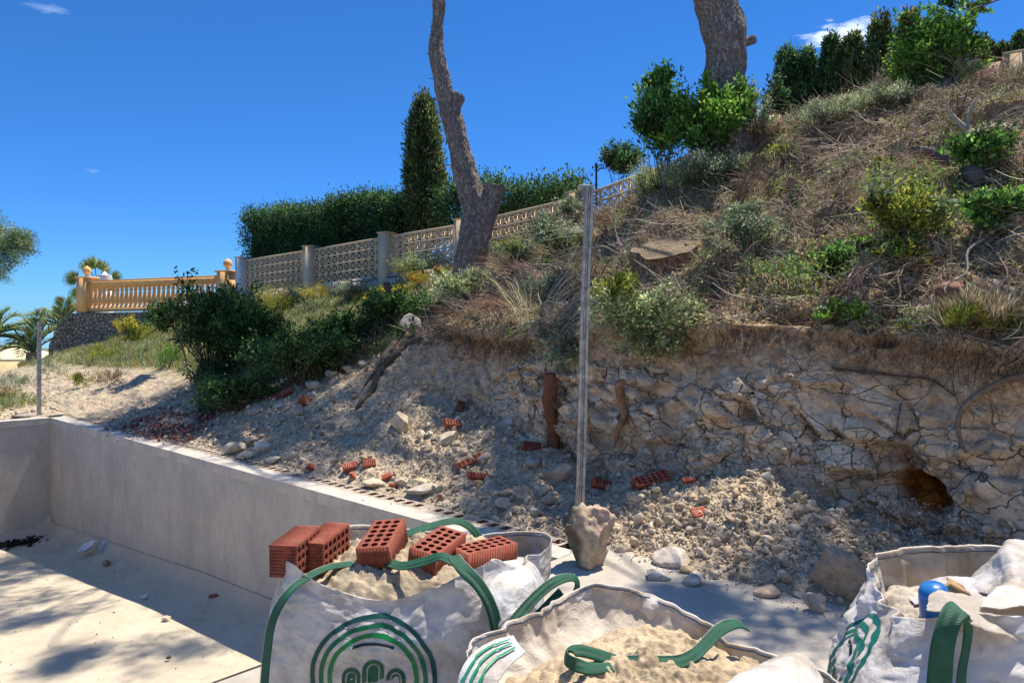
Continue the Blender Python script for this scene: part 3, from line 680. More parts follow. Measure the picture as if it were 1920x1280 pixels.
for k in range(len(pils)-1):
    A_ = walltop(pils[k]); B_ = walltop(pils[k+1]); dl = np.linalg.norm((B_-A_)[:2])
    A2 = A_+(B_-A_)*(.128/dl); B2 = B_-(B_-A_)*(.128/dl); L = np.linalg.norm((B2-A2)[:2]); nt_ = max(1, round(L/.205)); rows = 4
    acc = Acc(); cell = .205; TH = .05
    def pt(u, v):   # u along in cells, v rows downward from the top in metres
        return A2+(B2-A2)*(u/nt_)-np.array([0, 0, v])
    if k == 8:     # solid rendered bay
        acc2 = Acc(); a_, b_ = pt(0, .45), pt(nt_, .45); acc2.beam(a_, b_, .16, .9); acc2.build('rendered_panel', M['pillar'], wl); continue
    hh = .86/rows
    for v in range(rows+1):
        acc.beam(pt(0, .035+v*hh), pt(nt_, .035+v*hh), TH, .034 if v else .05)
    for u in range(nt_+1):
        p = pt(u, .035); q = pt(u, .035+rows*hh)
        acc.box(((p+q)/2), (.030, TH*.98, rows*hh), (1, 1, 1), Mx)
    cx = cell*.5-.015
    for u in range(nt_):
        for v in range(rows):
            c_ = (pt(u+.5, .035+(v+.5)*hh))
            sl_ = (B2[2]-A2[2])/L
            for sx, sz in ((1, 1), (-1, 1), (1, -1), (-1, -1)):
                p = c_+wdir*sx*.028+np.array([0, 0, sz*.028+sx*.028*sl_]); q = c_+wdir*sx*.088+np.array([0, 0, sz*(hh/2-.014)+sx*.088*sl_])
                d = q-p; pr = np.cross(d, wn_); pr = pr/np.linalg.norm(pr)*.0105; ww = wn_*TH*.43
                V = np.array([p-pr-ww, p+pr-ww, q+pr-ww, q-pr-ww, p-pr+ww, p+pr+ww, q+pr+ww, q-pr+ww]); acc.add(V, BOXF, (1, 1, 1))
            acc.box(c_, (.056, TH*.9, .056), (1, 1, 1), Mx@np.array([[.707, 0, .707], [0, 1, 0], [-.707, 0, .707]]))
    acc.build('pierced_panel', M['celosia'], wl)
    acc2 = Acc(); acc2.beam(pt(0, .89+.45), pt(nt_, .89+.45), .26, .86); acc2.build('stone_base', M['stonewall2'], wl)
# thin rod on the wall
t = walltop(1118); acc = Acc(); tubes(acc, [t+np.array([0, 0, -.3]), t+np.array([0, 0, .2]), t+np.array([0, 0, .50])], [.019]*3, 8, (.02, .02, .02), caps=True)
o = acc.build('metal_rod', M['wood']); tag(o, 'thin dark upright rod on top of the pierced wall', 'rod')
acc = Acc(); t = walltop(1094); acc.box(t+np.array([0, -.1, .12]), (.2, .2, .05), (.75, .75, .74)); tubes(acc, [t+np.array([0, -.1, -.2]), t+np.array([0, -.1, .02]), t+np.array([0, -.1, .1])], [.05]*3, 10, (.6, .6, .58))
o = acc.build('vent_cap', M['stone']); tag(o, 'small white cap sticking up beside the thin dark rod', 'cap')

# ------------------------------------------------------------------ orange balustrade
bA = np.array(W(163, 585, 23.2)); bB = np.array(W(427, 578, 21.2)); bA[2] = 1.93; bB[2] = 1.98
bal = thing('balustrade', 'orange rendered balustrade on the dark stone retaining wall', 'balustrade', tuple(bA))
bd = unit(bB-bA); bL = np.linalg.norm(bB-bA); bh = np.array([bd[0], bd[1], 0]); bn = np.array([bd[1], -bd[0], 0])
Mb = np.array([[bh[0], -bn[0], 0], [bh[1], -bn[1], 0], [0, 0, 1.]])
acc = Acc(); acc.beam(bA+[0, 0, .04], bB+[0, 0, .04], .26, .10); acc.build('bottom_rail', M['orange'], bal)
acc = Acc(); acc.beam(bA+[0, 0, .84], bB+[0, 0, .84], .24, .15); acc.beam(bA+[0, 0, .935], bB+[0, 0, .935], .32, .04); acc.build('top_rail', M['orange'], bal)
def lathe(pr, S=14):
    pr = np.array(pr, float); th = np.arange(S)*2*np.pi/S
    V = np.stack([pr[:, 0:1]*np.cos(th), pr[:, 0:1]*np.sin(th), np.repeat(pr[:, 1:2], S, 1)], -1)
    idx = np.arange(len(pr)*S).reshape(len(pr), S)
    F = np.stack([idx[:-1], np.roll(idx, -1, 1)[:-1], np.roll(idx, -1, 1)[1:], idx[1:]], -1).reshape(-1, 4)
    return V.reshape(-1, 3), F
prb = [(.075, 0), (.075, .06), (.05, .08), (.045, .12), (.07, .17), (.085, .24), (.08, .31), (.055, .40), (.04, .48), (.04, .53), (.062, .55), (.045, .57), (.05, .62), (.075, .65), (.075, .69)]
nb = 29; first = None
V, F = lathe(prb)
for i in range(nb):
    p = bA+(bB-bA)*((i+1.0)/(nb+1.0))+[0, 0, .085]
    if first is None:
        first = mk('baluster', V, F, M['orange'], bal, smooth=True, world=False); o = first
    else:
        o = first.copy(); COL.objects.link(o); o.parent = bal
    o.location = Vector(p)-bal.location
for e, q in ((0, bA), (1, bB)):
    hw = .21; acc = Acc(); acc.box(q+[0, 0, .50], (hw*2, .42, 1.08), (1, 1, 1), Mb); acc.box(q+[0, 0, 1.065], (hw*2+.08, .50, .05), (1, 1, 1), Mb)
    po = acc.build('end_pillar', M['orange'], bal)
    V, F = lathe([(.10, 0), (.10, .03), (.05, .06), (.05, .09), (.10, .12), (.145, .18), (.155, .24), (.14, .31), (.09, .37), (.03, .40), (.02, .43), (.0, .44)], 16)
    f = mk('finial', V*.82+q+[0, 0, 1.09], F, M['orange'], bal, smooth=True)
    mw = f.location.copy(); f.parent = po
# rough stone retaining wall beneath it
def rough_wall(name, pts, label, mat, th=.5, amp=.05):
    """pts: list of (x, y, zbottom, ztop)"""
    P = np.array(pts, float); n = 160
    u = np.linspace(0, len(P)-1, n); Q = np.stack([np.interp(u, range(len(P)), P[:, k]) for k in range(4)], 1)
    d = unit(np.gradient(Q[:, :2], axis=0)); nr = np.stack([d[:, 1], -d[:, 0]], 1); nr[nr[:, 1] > 0] *= -1
    rows = []
    K = 26
    for j in range(K): t = j/(K-1); rows.append(np.concatenate([Q[:, :2]+nr*th*.5*(1+.25*(1-t)), (Q[:, 2]*(1-t)+Q[:, 3]*t)[:, None]], 1))
    rows.append(np.concatenate([Q[:, :2]-nr*th*.5, Q[:, 3:4]], 1)); rows.append(np.concatenate([Q[:, :2]-nr*th*.5, Q[:, 2:3]], 1))
    V = np.stack(rows, 1); D_ = fbm(V, 3, 4, 7)[..., None]; V = V+np.concatenate([nr, 0*nr[:, :1]], 1)[:, None]*D_*amp
    o = mk(name, V.reshape(-1, 3), grid_faces(*V.shape[:2]), mat); tag(o, label, 'wall'); return o
q0 = bA-bd*.3; q1 = bB+bd*.5
rough_wall('stone_retaining_wall', [(-14.6, 23.6, -.8, .9), (q0[0]-.75, q0[1]+.25, -.5, 1.25), (q0[0]-.4, q0[1]+.1, .1, 1.72), (q0[0], q0[1], .2, 1.88), (q1[0], q1[1], .8, 1.93)], 'dark rough stone retaining wall under the orange balustrade', M['stonewall'])
rough_wall('stepped_stone_wall', [(-17.2, 24.3, -2.0, -.62), (-16.4, 24.0, -1.8, -.25), (-15.4, 23.8, -1.5, .15), (-14.7, 23.65, -1.2, .55)], 'low dark stone wall stepping down at the far left', M['stonewall'], .4)
# pale rendered garden wall behind, seen under the hedge right of the leaning trunk
rough_wall('rendered_garden_wall', [(wallpt(925)[0]*1.05, wallpt(925)[1]+2.0, 2.4, 4.22), (wallpt(1088)[0]*1.14, wallpt(1088)[1]+2.0, 2.6, 4.72)], 'pale weathered rendered wall behind the hedge right of the leaning trunk', M['pillar'], .3, .02)
# cream garden building far left
p = W(22, 672, 27); hs_ = thing('garden_shed', 'sunlit cream coloured garden outbuilding among the palms at far left', 'building', (p.x, p.y, -2.5))
acc = Acc(); acc.box((p.x-1.0, p.y+1.5, -1.2), (2.6, 2.2, 3.0)); acc.build('wall', M['cream'], hs_)
V = np.array([(p.x-2.5, p.y+.2, .25), (p.x+.5, p.y+.2, .25), (p.x+.5, p.y+2.9, .25), (p.x-2.5, p.y+2.9, .25), (p.x-1, p.y+1.55, .75)])
V = np.vstack([V, V[:4]-[0, 0, .08]])
mk('roof', V, [(0, 1, 4), (1, 2, 4), (2, 3, 4), (3, 0, 4), (0, 5, 6, 1), (1, 6, 7, 2), (2, 7, 8, 3), (3, 8, 5, 0), (5, 8, 7, 6)], M['cream'], hs_)
# white urn behind the balustrade
p = W(196, 535, 24.5); V, F = lathe([(.16, -.5), (.16, -.25), (.09, -.2), (.07, -.12), (.15, -.05), (.23, .08), (.25, .2), (.20, .3), (.21, .33), (.10, .36), (.05, .43), (.0, .48)], 16)
o = mk('garden_urn', V+np.array(p), F, M['whitepillar'], smooth=True); tag(o, 'small white urn finial in front of the fan palm', 'urn')
acc = Acc(); acc.box((p.x, p.y, 1.35), (.4, .4, 2.6)); acc.build('urn_pedestal', M['whitepillar'], None); bpy.data.objects['urn_pedestal'].parent = o
bpy.data.objects['urn_pedestal'].matrix_parent_inverse = Matrix.Translation(-o.location)

# ------------------------------------------------------------------ steel posts
def zinc():
    m, nt, b, out = nmat('galvanised_steel')
    c_ = ramp(nt, noise(nt, 14, 6, .7, 'Position', .6), [(.35, (.24, .25, .26)), (.52, (.42, .43, .43)), (.66, (.60, .60, .58))])
    c_ = mix(nt, .4, c_, ramp(nt, noise(nt, 90, 4, .7, 'Position'), [(.35, (.55, .55, .55)), (.6, (1, 1, 1))]), 'MULTIPLY')
    nt.links.new(c_, b.inputs['Base Color']); b.inputs['Metallic'].default_value = .55; b.inputs['Roughness'].default_value = .45
    bump(nt, b, noise(nt, 60, 4, .6, 'Position'), .0015); return m
M['zinc'] = zinc()
base = W(1084, 1040, 4.70); topp = W(1105, 349, 4.74)
post = thing('fence_post', 'tall leaning galvanised steel post set in a lump of old concrete', 'post', (base.x, base.y, 0))
# omega-like profile: two ridges with a groove between
prof2 = np.array([(-.028, .022), (-.032, .0), (-.030, -.022), (-.012, -.026), (-.006, -.010), (.004, -.010), (.010, -.027), (.027, -.023), (.031, 0), (.027, .022)])*.93
rings = []
for t in np.linspace(0, 1, 60):
    c_ = np.array(base)*(1-t)+np.array(topp)*t; c_[2] = .10*(1-t)+topp.z*t; kx = .004*math.sin(t*7); s_ = 1+.02*math.sin(t*23)
    rings.append(np.stack([c_[0]+kx+prof2[:, 0]*s_*(1-.06*t), c_[1]+prof2[:, 1], np.full(10, c_[2])], 1))
V = np.stack(rings); idx = np.arange(600).reshape(60, 10)
F = np.stack([idx[:-1], np.roll(idx, -1, 1)[:-1], np.roll(idx, -1, 1)[1:], idx[1:]], -1).reshape(-1, 4).tolist()+[tuple(range(590, 600))]
mk('shaft', V.reshape(-1, 3), F, M['zinc'], post)
def ico(sub):
    import bmesh
    bm = bmesh.new(); bmesh.ops.create_icosphere(bm, subdivisions=sub, radius=1)
    V = np.array([v.co[:] for v in bm.verts]); F = np.array([[v.index for v in f.verts] for f in bm.faces]); bm.free(); return V, F
ICO = {s: ico(s) for s in (1, 2, 3, 4, 5)}
def rockmesh(rx, ry, rz, seed, sub=3, cuts=9, rough=.05, flat=0.0):
    V, F = ICO[sub]; V = V.copy(); r_ = np.random.default_rng(seed)
    for _ in range(cuts):
        n_ = unit(r_.normal(size=3)); d_ = r_.uniform(.50, .86); ex = V@n_-d_; V = V-np.maximum(ex, 0)[:, None]*n_
    V = V*(1+rough*fbm(V*1.0+seed*3.1, 1.8, 4, seed % 97, .6))[:, None]
    V = V*np.array([rx, ry, rz]); return V, F
V, F = rockmesh(.185, .155, .215, 12, 5, 9, .34)
V = V*(1+.13*fbm(V, 14, 5, 5, .62))[:, None]; V[:, 2] = np.maximum(V[:, 2], -.19+.01*fbm(V, 9, 2, 4)); V[:, 0] *= 1.0+.12*np.clip(-V[:, 2]/.2, 0, 1)
dark_left = (1-sstep(-.55, -.15, V[:, 0]/.2+.5*fbm(V, 9, 3, 8))); pink = sstep(-.1, .3, V[:, 0]/.2+.6*fbm(V, 7, 3, 9))  # masks: lump darker on its left side, pinkish on its right
Cc = np.array([.56, .45, .33])*(1-dark_left[:, None])+np.array([.15, .125, .10])*dark_left[:, None]; Cc = Cc*(1-.6*pink[:, None])+np.array([.66, .46, .34])*.6*pink[:, None]
Cc *= (1+.35*fbm(V, 30, 4, 12))[:, None]
mk('concrete_footing', V+np.array([W(1105, 1000, 4.62).x, 4.62, .185]), F, M['stone'], post, Cc)
b2 = W(73, 783, 12.3); post2 = thing('fence_post', 'thin steel post rising behind the far left end of the pool wall', 'post', (b2.x, b2.y, -.03))
acc = Acc(); t2 = W(74, 602, 12.3); tubes(acc, [(b2.x, b2.y, -.1), (b2.x, b2.y, .8), tuple(t2)], [.036]*3, 4, (1, 1, 1), caps=True); acc.build('shaft', M['zinc'], post2)
# ------------------------------------------------------------------ builders' bags
def sack_mat():
    m, nt, b, out = nmat('woven_sack')
    g = nd(nt, 'ShaderNodeNewGeometry'); pos = g.outputs['Position']
    a = nd(nt, 'ShaderNodeVertexColor', layer_name='Col')
    st = ramp(nt, noise(nt, 5, 6, .65, 'Position'), [(.36, (.66, .60, .52)), (.56, (1, 1, 1))])
    sp = ramp(nt, noise(nt, 70, 3, .6, 'Position'), [(.22, (.45, .4, .35)), (.30, (1, 1, 1))])
    c_ = mix(nt, 1.0, a.outputs['Color'], st, 'MULTIPLY'); c_ = mix(nt, .5, c_, sp, 'MULTIPLY')
    nt.links.new(c_, b.inputs['Base Color']); b.inputs['Roughness'].default_value = .42; b.inputs['Specular IOR Level'].default_value = .4
    wv = nd(nt, 'ShaderNodeTexWave', Scale=160.0, bands_direction='Z'); nt.links.new(pos, wv.inputs['Vector'])
    wv2 = nd(nt, 'ShaderNodeTexWave', Scale=160.0, bands_direction='X'); nt.links.new(pos, wv2.inputs['Vector'])
    ad = nd(nt, 'ShaderNodeMath', operation='ADD'); nt.links.new(wv.outputs[0], ad.inputs[0]); nt.links.new(wv2.outputs[0], ad.inputs[1])
    mp = nd(nt, 'ShaderNodeMapping'); mp.inputs['Scale'].default_value = (1, 1, 1.0); nt.links.new(pos, mp.inputs['Vector'])
    nz = nd(nt, 'ShaderNodeTexNoise', Scale=10.0, Detail=8, Roughness=.6, Distortion=2.2); nt.links.new(mp.outputs[0], nz.inputs['Vector'])
    b1 = nd(nt, 'ShaderNodeBump', Strength=.25, Distance=.001); nt.links.new(ad.outputs[0], b1.inputs['Height'])
    b2_ = nd(nt, 'ShaderNodeBump', Strength=.8, Distance=.012); nt.links.new(nz.outputs[0], b2_.inputs['Height']); nt.links.new(b1.outputs[0], b2_.inputs['Normal'])
    nt.links.new(b2_.outputs[0], b.inputs['Normal'])
    t = nt.nodes.new('ShaderNodeBsdfTranslucent'); nt.links.new(c_, t.inputs['Color'])
    mx = nt.nodes.new('ShaderNodeMixShader'); mx.inputs[0].default_value = .22
    nt.links.new(b.outputs[0], mx.inputs[1]); nt.links.new(t.outputs[0], mx.inputs[2]); nt.links.new(mx.outputs[0], out.inputs['Surface'])
    return m
M['sack'] = sack_mat()
def strap_mat():
    m, nt, b, out = nmat('green_webbing')
    n = noise(nt, 20, 5, .7, 'Position')
    uv = nd(nt, 'ShaderNodeVertexColor', layer_name='Col')
    s_ = nd(nt, 'ShaderNodeSeparateColor'); nt.links.new(uv.outputs['Color'], s_.inputs[0])
    # chevron weave from the ribbon's own coordinates (R across, G along)
    ab = nd(nt, 'ShaderNodeMath', operation='PINGPONG'); nt.links.new(s_.outputs[0], ab.inputs[0]); ab.inputs[1].default_value = .25
    ad = nd(nt, 'ShaderNodeMath', operation='MULTIPLY_ADD'); nt.links.new(ab.outputs[0], ad.inputs[0]); ad.inputs[1].default_value = .045; nt.links.new(s_.outputs[1], ad.inputs[2])
    ml = nd(nt, 'ShaderNodeMath', operation='MULTIPLY'); nt.links.new(ad.outputs[0], ml.inputs[0]); ml.inputs[1].default_value = 1250.
    sn = nd(nt, 'ShaderNodeMath', operation='SINE'); nt.links.new(ml.outputs[0], sn.inputs[0])
    c1 = ramp(nt, sn.outputs[0], [(.0, (.005, .055, .032)), (.7, (.018, .17, .095))])
    c1 = mix(nt, .6, c1, ramp(nt, n, [(.35, (.55, .55, .55)), (.65, (1.3, 1.3, 1.3))]), 'MULTIPLY')
    nt.links.new(c1, b.inputs['Base Color']); b.inputs['Roughness'].default_value = .6; b.inputs['Specular IOR Level'].default_value = .45
    bump(nt, b, sn.outputs[0], .0012, .6); return m
M['strap'] = strap_mat()
M['thread'] = mat_col('thread', .8, 40, .05, 60, 0)
M['sand'] = mat_col('sand', .95, 35, .18, 170, .006, 0, .1)
m, nt, b, out = nmat('print_ink'); nt.links.new(mix(nt, .5, nd(nt, 'ShaderNodeVertexColor', layer_name='Col').outputs['Color'], ramp(nt, noise(nt, 50, 4, .7, 'Position'), [(.3, (.6, .6, .6)), (.6, (1, 1, 1))]), 'MULTIPLY'), b.inputs['Base Color']); b.inputs['Roughness'].default_value = .4; M['ink'] = m

def bag(label, cx, cy, rot, hw, hd, rimz, rims, bulge=.09, pinch=.10, seed=1, inner=.30, wr=1.0, n=4.2, fold=None, lump=None):
    """rimz / rims: (world angle in degrees -> rim height / rim spread)"""
    root = thing('bulk_bag', label, 'bulk bag', (cx, cy, .002), "builders' bulk bags standing on the deck")
    NT, NV, NI = 420, 130, 60
    th = np.linspace(0, 2*np.pi, NT, endpoint=False)
    def tab(t, x): q = np.array(t, float); return np.interp(np.degrees(x) % 360, np.append(q[:, 0], q[0, 0]+360), np.append(q[:, 1], q[0, 1]))
    zr = tab(rimz, th); sr = tab(rims, th)
    k = np.ones(9)/9; zr = np.convolve(np.r_[zr[-4:], zr, zr[:4]], k, 'valid'); sr = np.convolve(np.r_[sr[-4:], sr, sr[:4]], k, 'valid')
    thl = th-R(rot)
    r = (np.abs(np.cos(thl)/hw)**n+np.abs(np.sin(thl)/hd)**n)**(-1/n)
    s = np.linspace(0, 1, NV)**.9
    T, S_ = np.meshgrid(th, s, indexing='ij')
    ZR = zr[:, None]; scale = 1-.10*np.exp(-S_/.05)+bulge*np.sin(np.pi*np.clip(S_*1.08, 0, 1))**.8-pinch*sstep(.70, 1, S_)
    scale = scale*(1+(sr[:, None]-1)*sstep(.72, 1, S_))
    Rr = r[:, None]*scale
    X = cx+Rr*np.cos(T); Y = cy+Rr*np.sin(T); Z = .004+ZR*S_
    P = np.stack([X, Y, Z], -1)
    out_ = np.stack([np.cos(T), np.sin(T), 0*T], -1)
    q = np.stack([np.cos(T)*1.5, np.sin(T)*1.5, S_*.45], -1)+seed*5.3
    folds = fbm(q, 2.0, 3, seed, .45); folds = 1-2.2*np.abs(folds)
    fl2 = fbm(np.stack([np.cos(T)*1.5, np.sin(T)*1.5, S_*3.5], -1)+seed, 2.4, 4, seed+9, .55)
    crs = 1-np.abs(fbm(P+.15*fbm(P, 3, 2, seed+40)[..., None], 4.5, 3, seed+20, .45))*2
    D_ = wr*(.014*folds*(.3+1.1*sstep(.6, 1, S_))+.026*fl2*(.4+.6*S_)+.012*np.clip(crs, 0, 1)**3+.005*np.clip(1-3.2*np.abs(fbm(P*np.array([1, 1, 1.5])+.2*fbm(P, 4, 2, seed+44)[..., None], 8, 2, seed+41, .4)), 0, 1))
    if lump is not None: D_ = D_+lump(T, S_)
    P = P+out_*D_[..., None]; P[..., 2] += .010*fbm(P, 3, 2, seed+4)*S_
    # inside
    t = np.linspace(0, 1, NI)[1:]
    T2, U = np.meshgrid(th, t, indexing='ij')
    rimP = P[:, -1]; c0 = np.array([cx, cy, 0])
    inn = rimP[:, None]*1.0
    vec = c0-rimP; vec[:, 2] = 0; vl = unit(vec)
    dep = inner
    Q = rimP[:, None]+vl[:, None]*(.0035*np.minimum(U/.02, 1)+.045*U+.12*U**3)[..., None]; Q[..., 2] -= dep*U-.0
    Q = Q+vl[:, None]*(.016*wr*fbm(np.stack([np.cos(T2)*2, np.sin(T2)*2, U*1.2], -1)+seed, 1.8, 3, seed+31, .45)*np.minimum(U*6, 1))[..., None]
    A_ = np.concatenate([P, Q], 1); NN = A_.shape[1]
    idx = np.arange(NT*NN).reshape(NT, NN); nx = np.roll(idx, -1, 0)
    F = np.stack([idx[:, :-1], nx[:, :-1], nx[:, 1:], idx[:, 1:]], -1).reshape(-1, 4)
    Cc = np.tile([.72, .715, .725], (NT*NN, 1)).reshape(NT, NN, 3); Cc[:, NV:] = (.66, .60, .52)
    dirt = sstep(.55, 0, S_+.3*fbm(P, 4, 3, 3)); Cc[:, :NV] *= (1-.18*dirt)[..., None]
    o = mk('sack_body', A_.reshape(-1, 3), F, M['sack'], root, Cc.reshape(-1, 3), smooth=True)
    # hem seam just inside the rim
    seam = A_[:, NV+3]+vec/np.maximum(np.linalg.norm(vec, axis=1), .01)[:, None]*.003; sm = Acc(); sp = np.vstack([seam, seam[:1]])
    tubes(sm, sp, [.0022]*len(sp), 4, (.03, .05, .09)); sm.build('hem_stitching', M['thread'], root)
    bvh = BVHTree.FromPolygons(A_[:, :NV].reshape(-1, 3).tolist(), np.stack([idx[:, :NV-1], nx[:, :NV-1], nx[:, 1:NV], idx[:, 1:NV]], -1).reshape(-1, 4).tolist() if False else
          (lambda i: np.stack([i[:, :-1], np.roll(i, -1, 0)[:, :-1], np.roll(i, -1, 0)[:, 1:], i[:, 1:]], -1).reshape(-1, 4).tolist())(np.arange(NT*NV).reshape(NT, NV)))
    return root, A_, bvh, th, NV
def ribbon(pts, width, nrm, parent, name='lifting_strap', n=70, th=.0022, twist=None, group=None, stitch=False):
    """flat webbing following pts; nrm = outward facing direction(s) of the ribbon"""
    P = path(pts, n); T = unit(np.gradient(P, axis=0))
    N_ = np.array(nrm, float); N_ = np.tile(N_, (n, 1)) if N_.ndim == 1 else path(nrm, n)
    Sd = unit(np.cross(T, N_)); U = np.cross(Sd, T); U = unit(U)
    wv = width*.86*(1+.05*np.sin(np.linspace(0, 9, n)))
    cr = np.linspace(-1, 1, 9); arc = np.r_[0, np.cumsum(np.linalg.norm(np.diff(P, axis=0), axis=1))]
    top = P[:, None]+Sd[:, None]*(cr[None, :, None]*wv[:, None, None]/2)+U[:, None]*(th*(1-.5*cr**2)[None, :, None]+.0018*np.sin(arc*11)[:, None, None]*cr[None, :, None])
    bot = top-U[:, None]*th*1.6
    V = np.concatenate([top, bot[:, ::-1]], 1); K = V.shape[1]
    idx = np.arange(n*K).reshape(n, K); nx = np.roll(idx, -1, 1)
    F = np.stack([idx[:-1], nx[:-1], nx[1:], idx[1:]], -1).reshape(-1, 4)
    cc = np.concatenate([cr, cr[::-1]])*.5+.5
    C = np.stack([np.tile(cc, (n, 1)), np.repeat(arc[:, None], K, 1), 0*V[..., 0]], -1)
    o = mk(name, V.reshape(-1, 3), F, M['strap'], parent, C.reshape(-1, 3), smooth=False)
    if stitch:
        a2 = Acc(); L = arc[-1]; k = int(L/.006); 
        for sdn in (-1,):
            tt = np.linspace(0, L, k); c_ = np.stack([np.interp(tt, arc, P[:, j]+sdn*Sd[:, j]*wv/2*1.02+U[:, j]*th) for j in range(3)], 1)
            ss = np.stack([np.interp(tt, arc, Sd[:, j]) for j in range(3)], 1); c_ = c_+ss*(.0018*(-1)**np.arange(k))[:, None]
            tubes(a2, c_, [.0009]*k, 3, (.55, .55, .5))
        s_ = a2.build('edge_stitching', M['thread'], parent); s_.parent = o; s_.location = s_.location-0*s_.location
    return o
def wp(lst): return [tuple(W(*q)) for q in lst]
def logo(root, bvh, c, rx, rz, udir, name='printed_logo', col=(.012, .12, .075), alt=(.02, .20, .08), off=.003, half=False):
    """concentric rings, an arc and three arched windows projected on the bag's side"""
    u = np.array(udir, float); ndir = np.array([u[1], -u[0], 0]);
    if ndir@(np.array(c)-np.array(root.location)) < 0: ndir = -ndir
    acc = Acc()
    def put(poly_grid, C):
        G = np.asarray(poly_grid, float); sh = G.shape[:2]; V = []
        for x, z in G.reshape(-1, 2):
            p = Vector(np.array(c)+u*x*rx+np.array([0, 0, z*rz])+ndir*.5)
            r_ = bvh.ray_cast(p, Vector(-ndir))
            if r_[0] is None: V.append(np.array(c)+u*x*rx+np.array([0, 0, z*rz])); continue
            V.append(np.array(r_[0])+ndir*off)
        acc.add(np.array(V), grid_faces(*sh), C)
    def ring(r0, r1, C, a0=-70, a1=250):
        a = np.radians(np.linspace(a0, a1, 110)); rr = np.array([r0, (r0+r1)/2, r1])
        q = lambda rad: np.stack([rad*np.sign(np.cos(a))*np.abs(np.cos(a))**.94, rad*np.sin(a)*np.where(np.sin(a) > 0, 1.0, .92)], -1)
        put(np.stack([q(x) for x in rr], 1), C)
    ring(.93, 1.0, col); ring(.79, .86, tuple(.5*x+.5*y for x, y in zip(col, alt))); ring(.65, .72, alt)
    a = np.radians(np.linspace(52, 128, 24)); put(np.stack([np.stack([.52*np.cos(a), .45+.0*a+.18*np.sin(a)-.10], -1)+[0, d] for d in (0, .045)], 1)*[1, 1], (.005, .03, .04))
    def arch(x0, w0, top, C):
        # outer arch band and the inner door
        a = np.radians(np.linspace(0, 180, 22)); zt = top-w0; zb = -.36
        po = np.vstack([[x0+w0, zb], np.stack([x0+w0*np.cos(a), zt+w0*np.sin(a)], 1), [x0-w0, zb]])
        wi = w0*.62; pi_ = np.vstack([[x0+wi, zb], np.stack([x0+wi*np.cos(a), zt+wi*np.sin(a)], 1), [x0-wi, zb]])
        put(np.stack([po, pi_], 1), C)
        wj = w0*.46; pj = np.vstack([[x0+wj, zb], np.stack([x0+wj*np.cos(a), zt+wj*np.sin(a)], 1), [x0-wj, zb]])
        put(np.stack([pj, np.stack([np.full(len(pj), x0), pj[:, 1]*0+np.linspace(zb, zb, len(pj))], 1)], 1), C)
    arch(-.34, .145, .16, (.01, .09, .05)); arch(0, .165, .30, (.01, .10, .05)); arch(.36, .155, .17, (.01, .08, .045))
    if not half: put(np.stack([np.array([[-.38, -.43], [.5, -.43]]), np.array([[-.38, -.40], [.5, -.40]])], 1), (.012, .1, .06))
    return acc.build(name, M['ink'], root, smooth=True)
def sandheap(label, cx, cy, rot, hw, hd, zfun, seed, col=(.55, .43, .29), n=4.0):
    NT, NR = 220, 110; th = np.linspace(0, 2*np.pi, NT, endpoint=False); thl = th-R(rot)
    r = (np.abs(np.cos(thl)/hw)**n+np.abs(np.sin(thl)/hd)**n)**(-1/n)
    T, U = np.meshgrid(th, np.linspace(0, 1, NR), indexing='ij'); Rr = r[:, None]*U
    X = cx+Rr*np.cos(T); Y = cy+Rr*np.sin(T); P = np.stack([X, Y, 0*X], -1)
    h = fbm(P, 5, 4, seed, .6)*.035+np.abs(fbm(P, 13, 4, seed+3, .65))*.045+fbm(P, 45, 3, seed+6)*.008
    P[..., 2] = zfun(X, Y, U)+h
    idx = np.arange(NT*NR).reshape(NT, NR); nx = np.roll(idx, -1, 0)
    F = np.stack([idx[:, :-1], nx[:, :-1], nx[:, 1:], idx[:, 1:]], -1).reshape(-1, 4)
    Cc = np.array(col)*(1+.30*fbm(P, 7, 4, seed+1))[..., None]
    dk_ = sstep(.12, .5, fbm(P, 11, 4, seed+2)); Cc = Cc*(1-.4*dk_[..., None])
    o = mk('sand', P.reshape(-1, 3), F, M['sand'], None, Cc.reshape(-1, 3), smooth=True)
    tag(o, label, 'sand', kind='stuff'); return o, P

def sheetmesh(name, rows, mat, parent, col, amp=.012, seed=1, n=60, thick=.003):
    """cloth through rows of control points (each row a list of points)"""
    G = np.stack([path(r_, n) for r_ in rows], 0); G = np.stack([path(G[:, j], n) for j in range(n)], 1)
    Nn = unit(np.cross(np.gradient(G, axis=0), np.gradient(G, axis=1)))
    G = G+Nn*(amp*fbm(G, 9, 4, seed, .6)+amp*.6*(1-2*np.abs(fbm(G, 5, 3, seed+5))))[..., None]
    B_ = G-Nn*thick
    V = np.concatenate([G.reshape(-1, 3), B_.reshape(-1, 3)]); F = grid_faces(n, n); F2_ = F[:, ::-1]+n*n
    per = list(range(n))+[i*n+n-1 for i in range(1, n)]+[(n-1)*n+j for j in range(n-2, -1, -1)]+[i*n for i in range(n-2, 0, -1)]
    E = np.array([(per[i], per[(i+1) % len(per)], per[(i+1) % len(per)]+n*n, per[i]+n*n) for i in range(len(per))])
    return mk(name, V, np.vstack([F, F2_, E]), mat, parent, col, smooth=True)
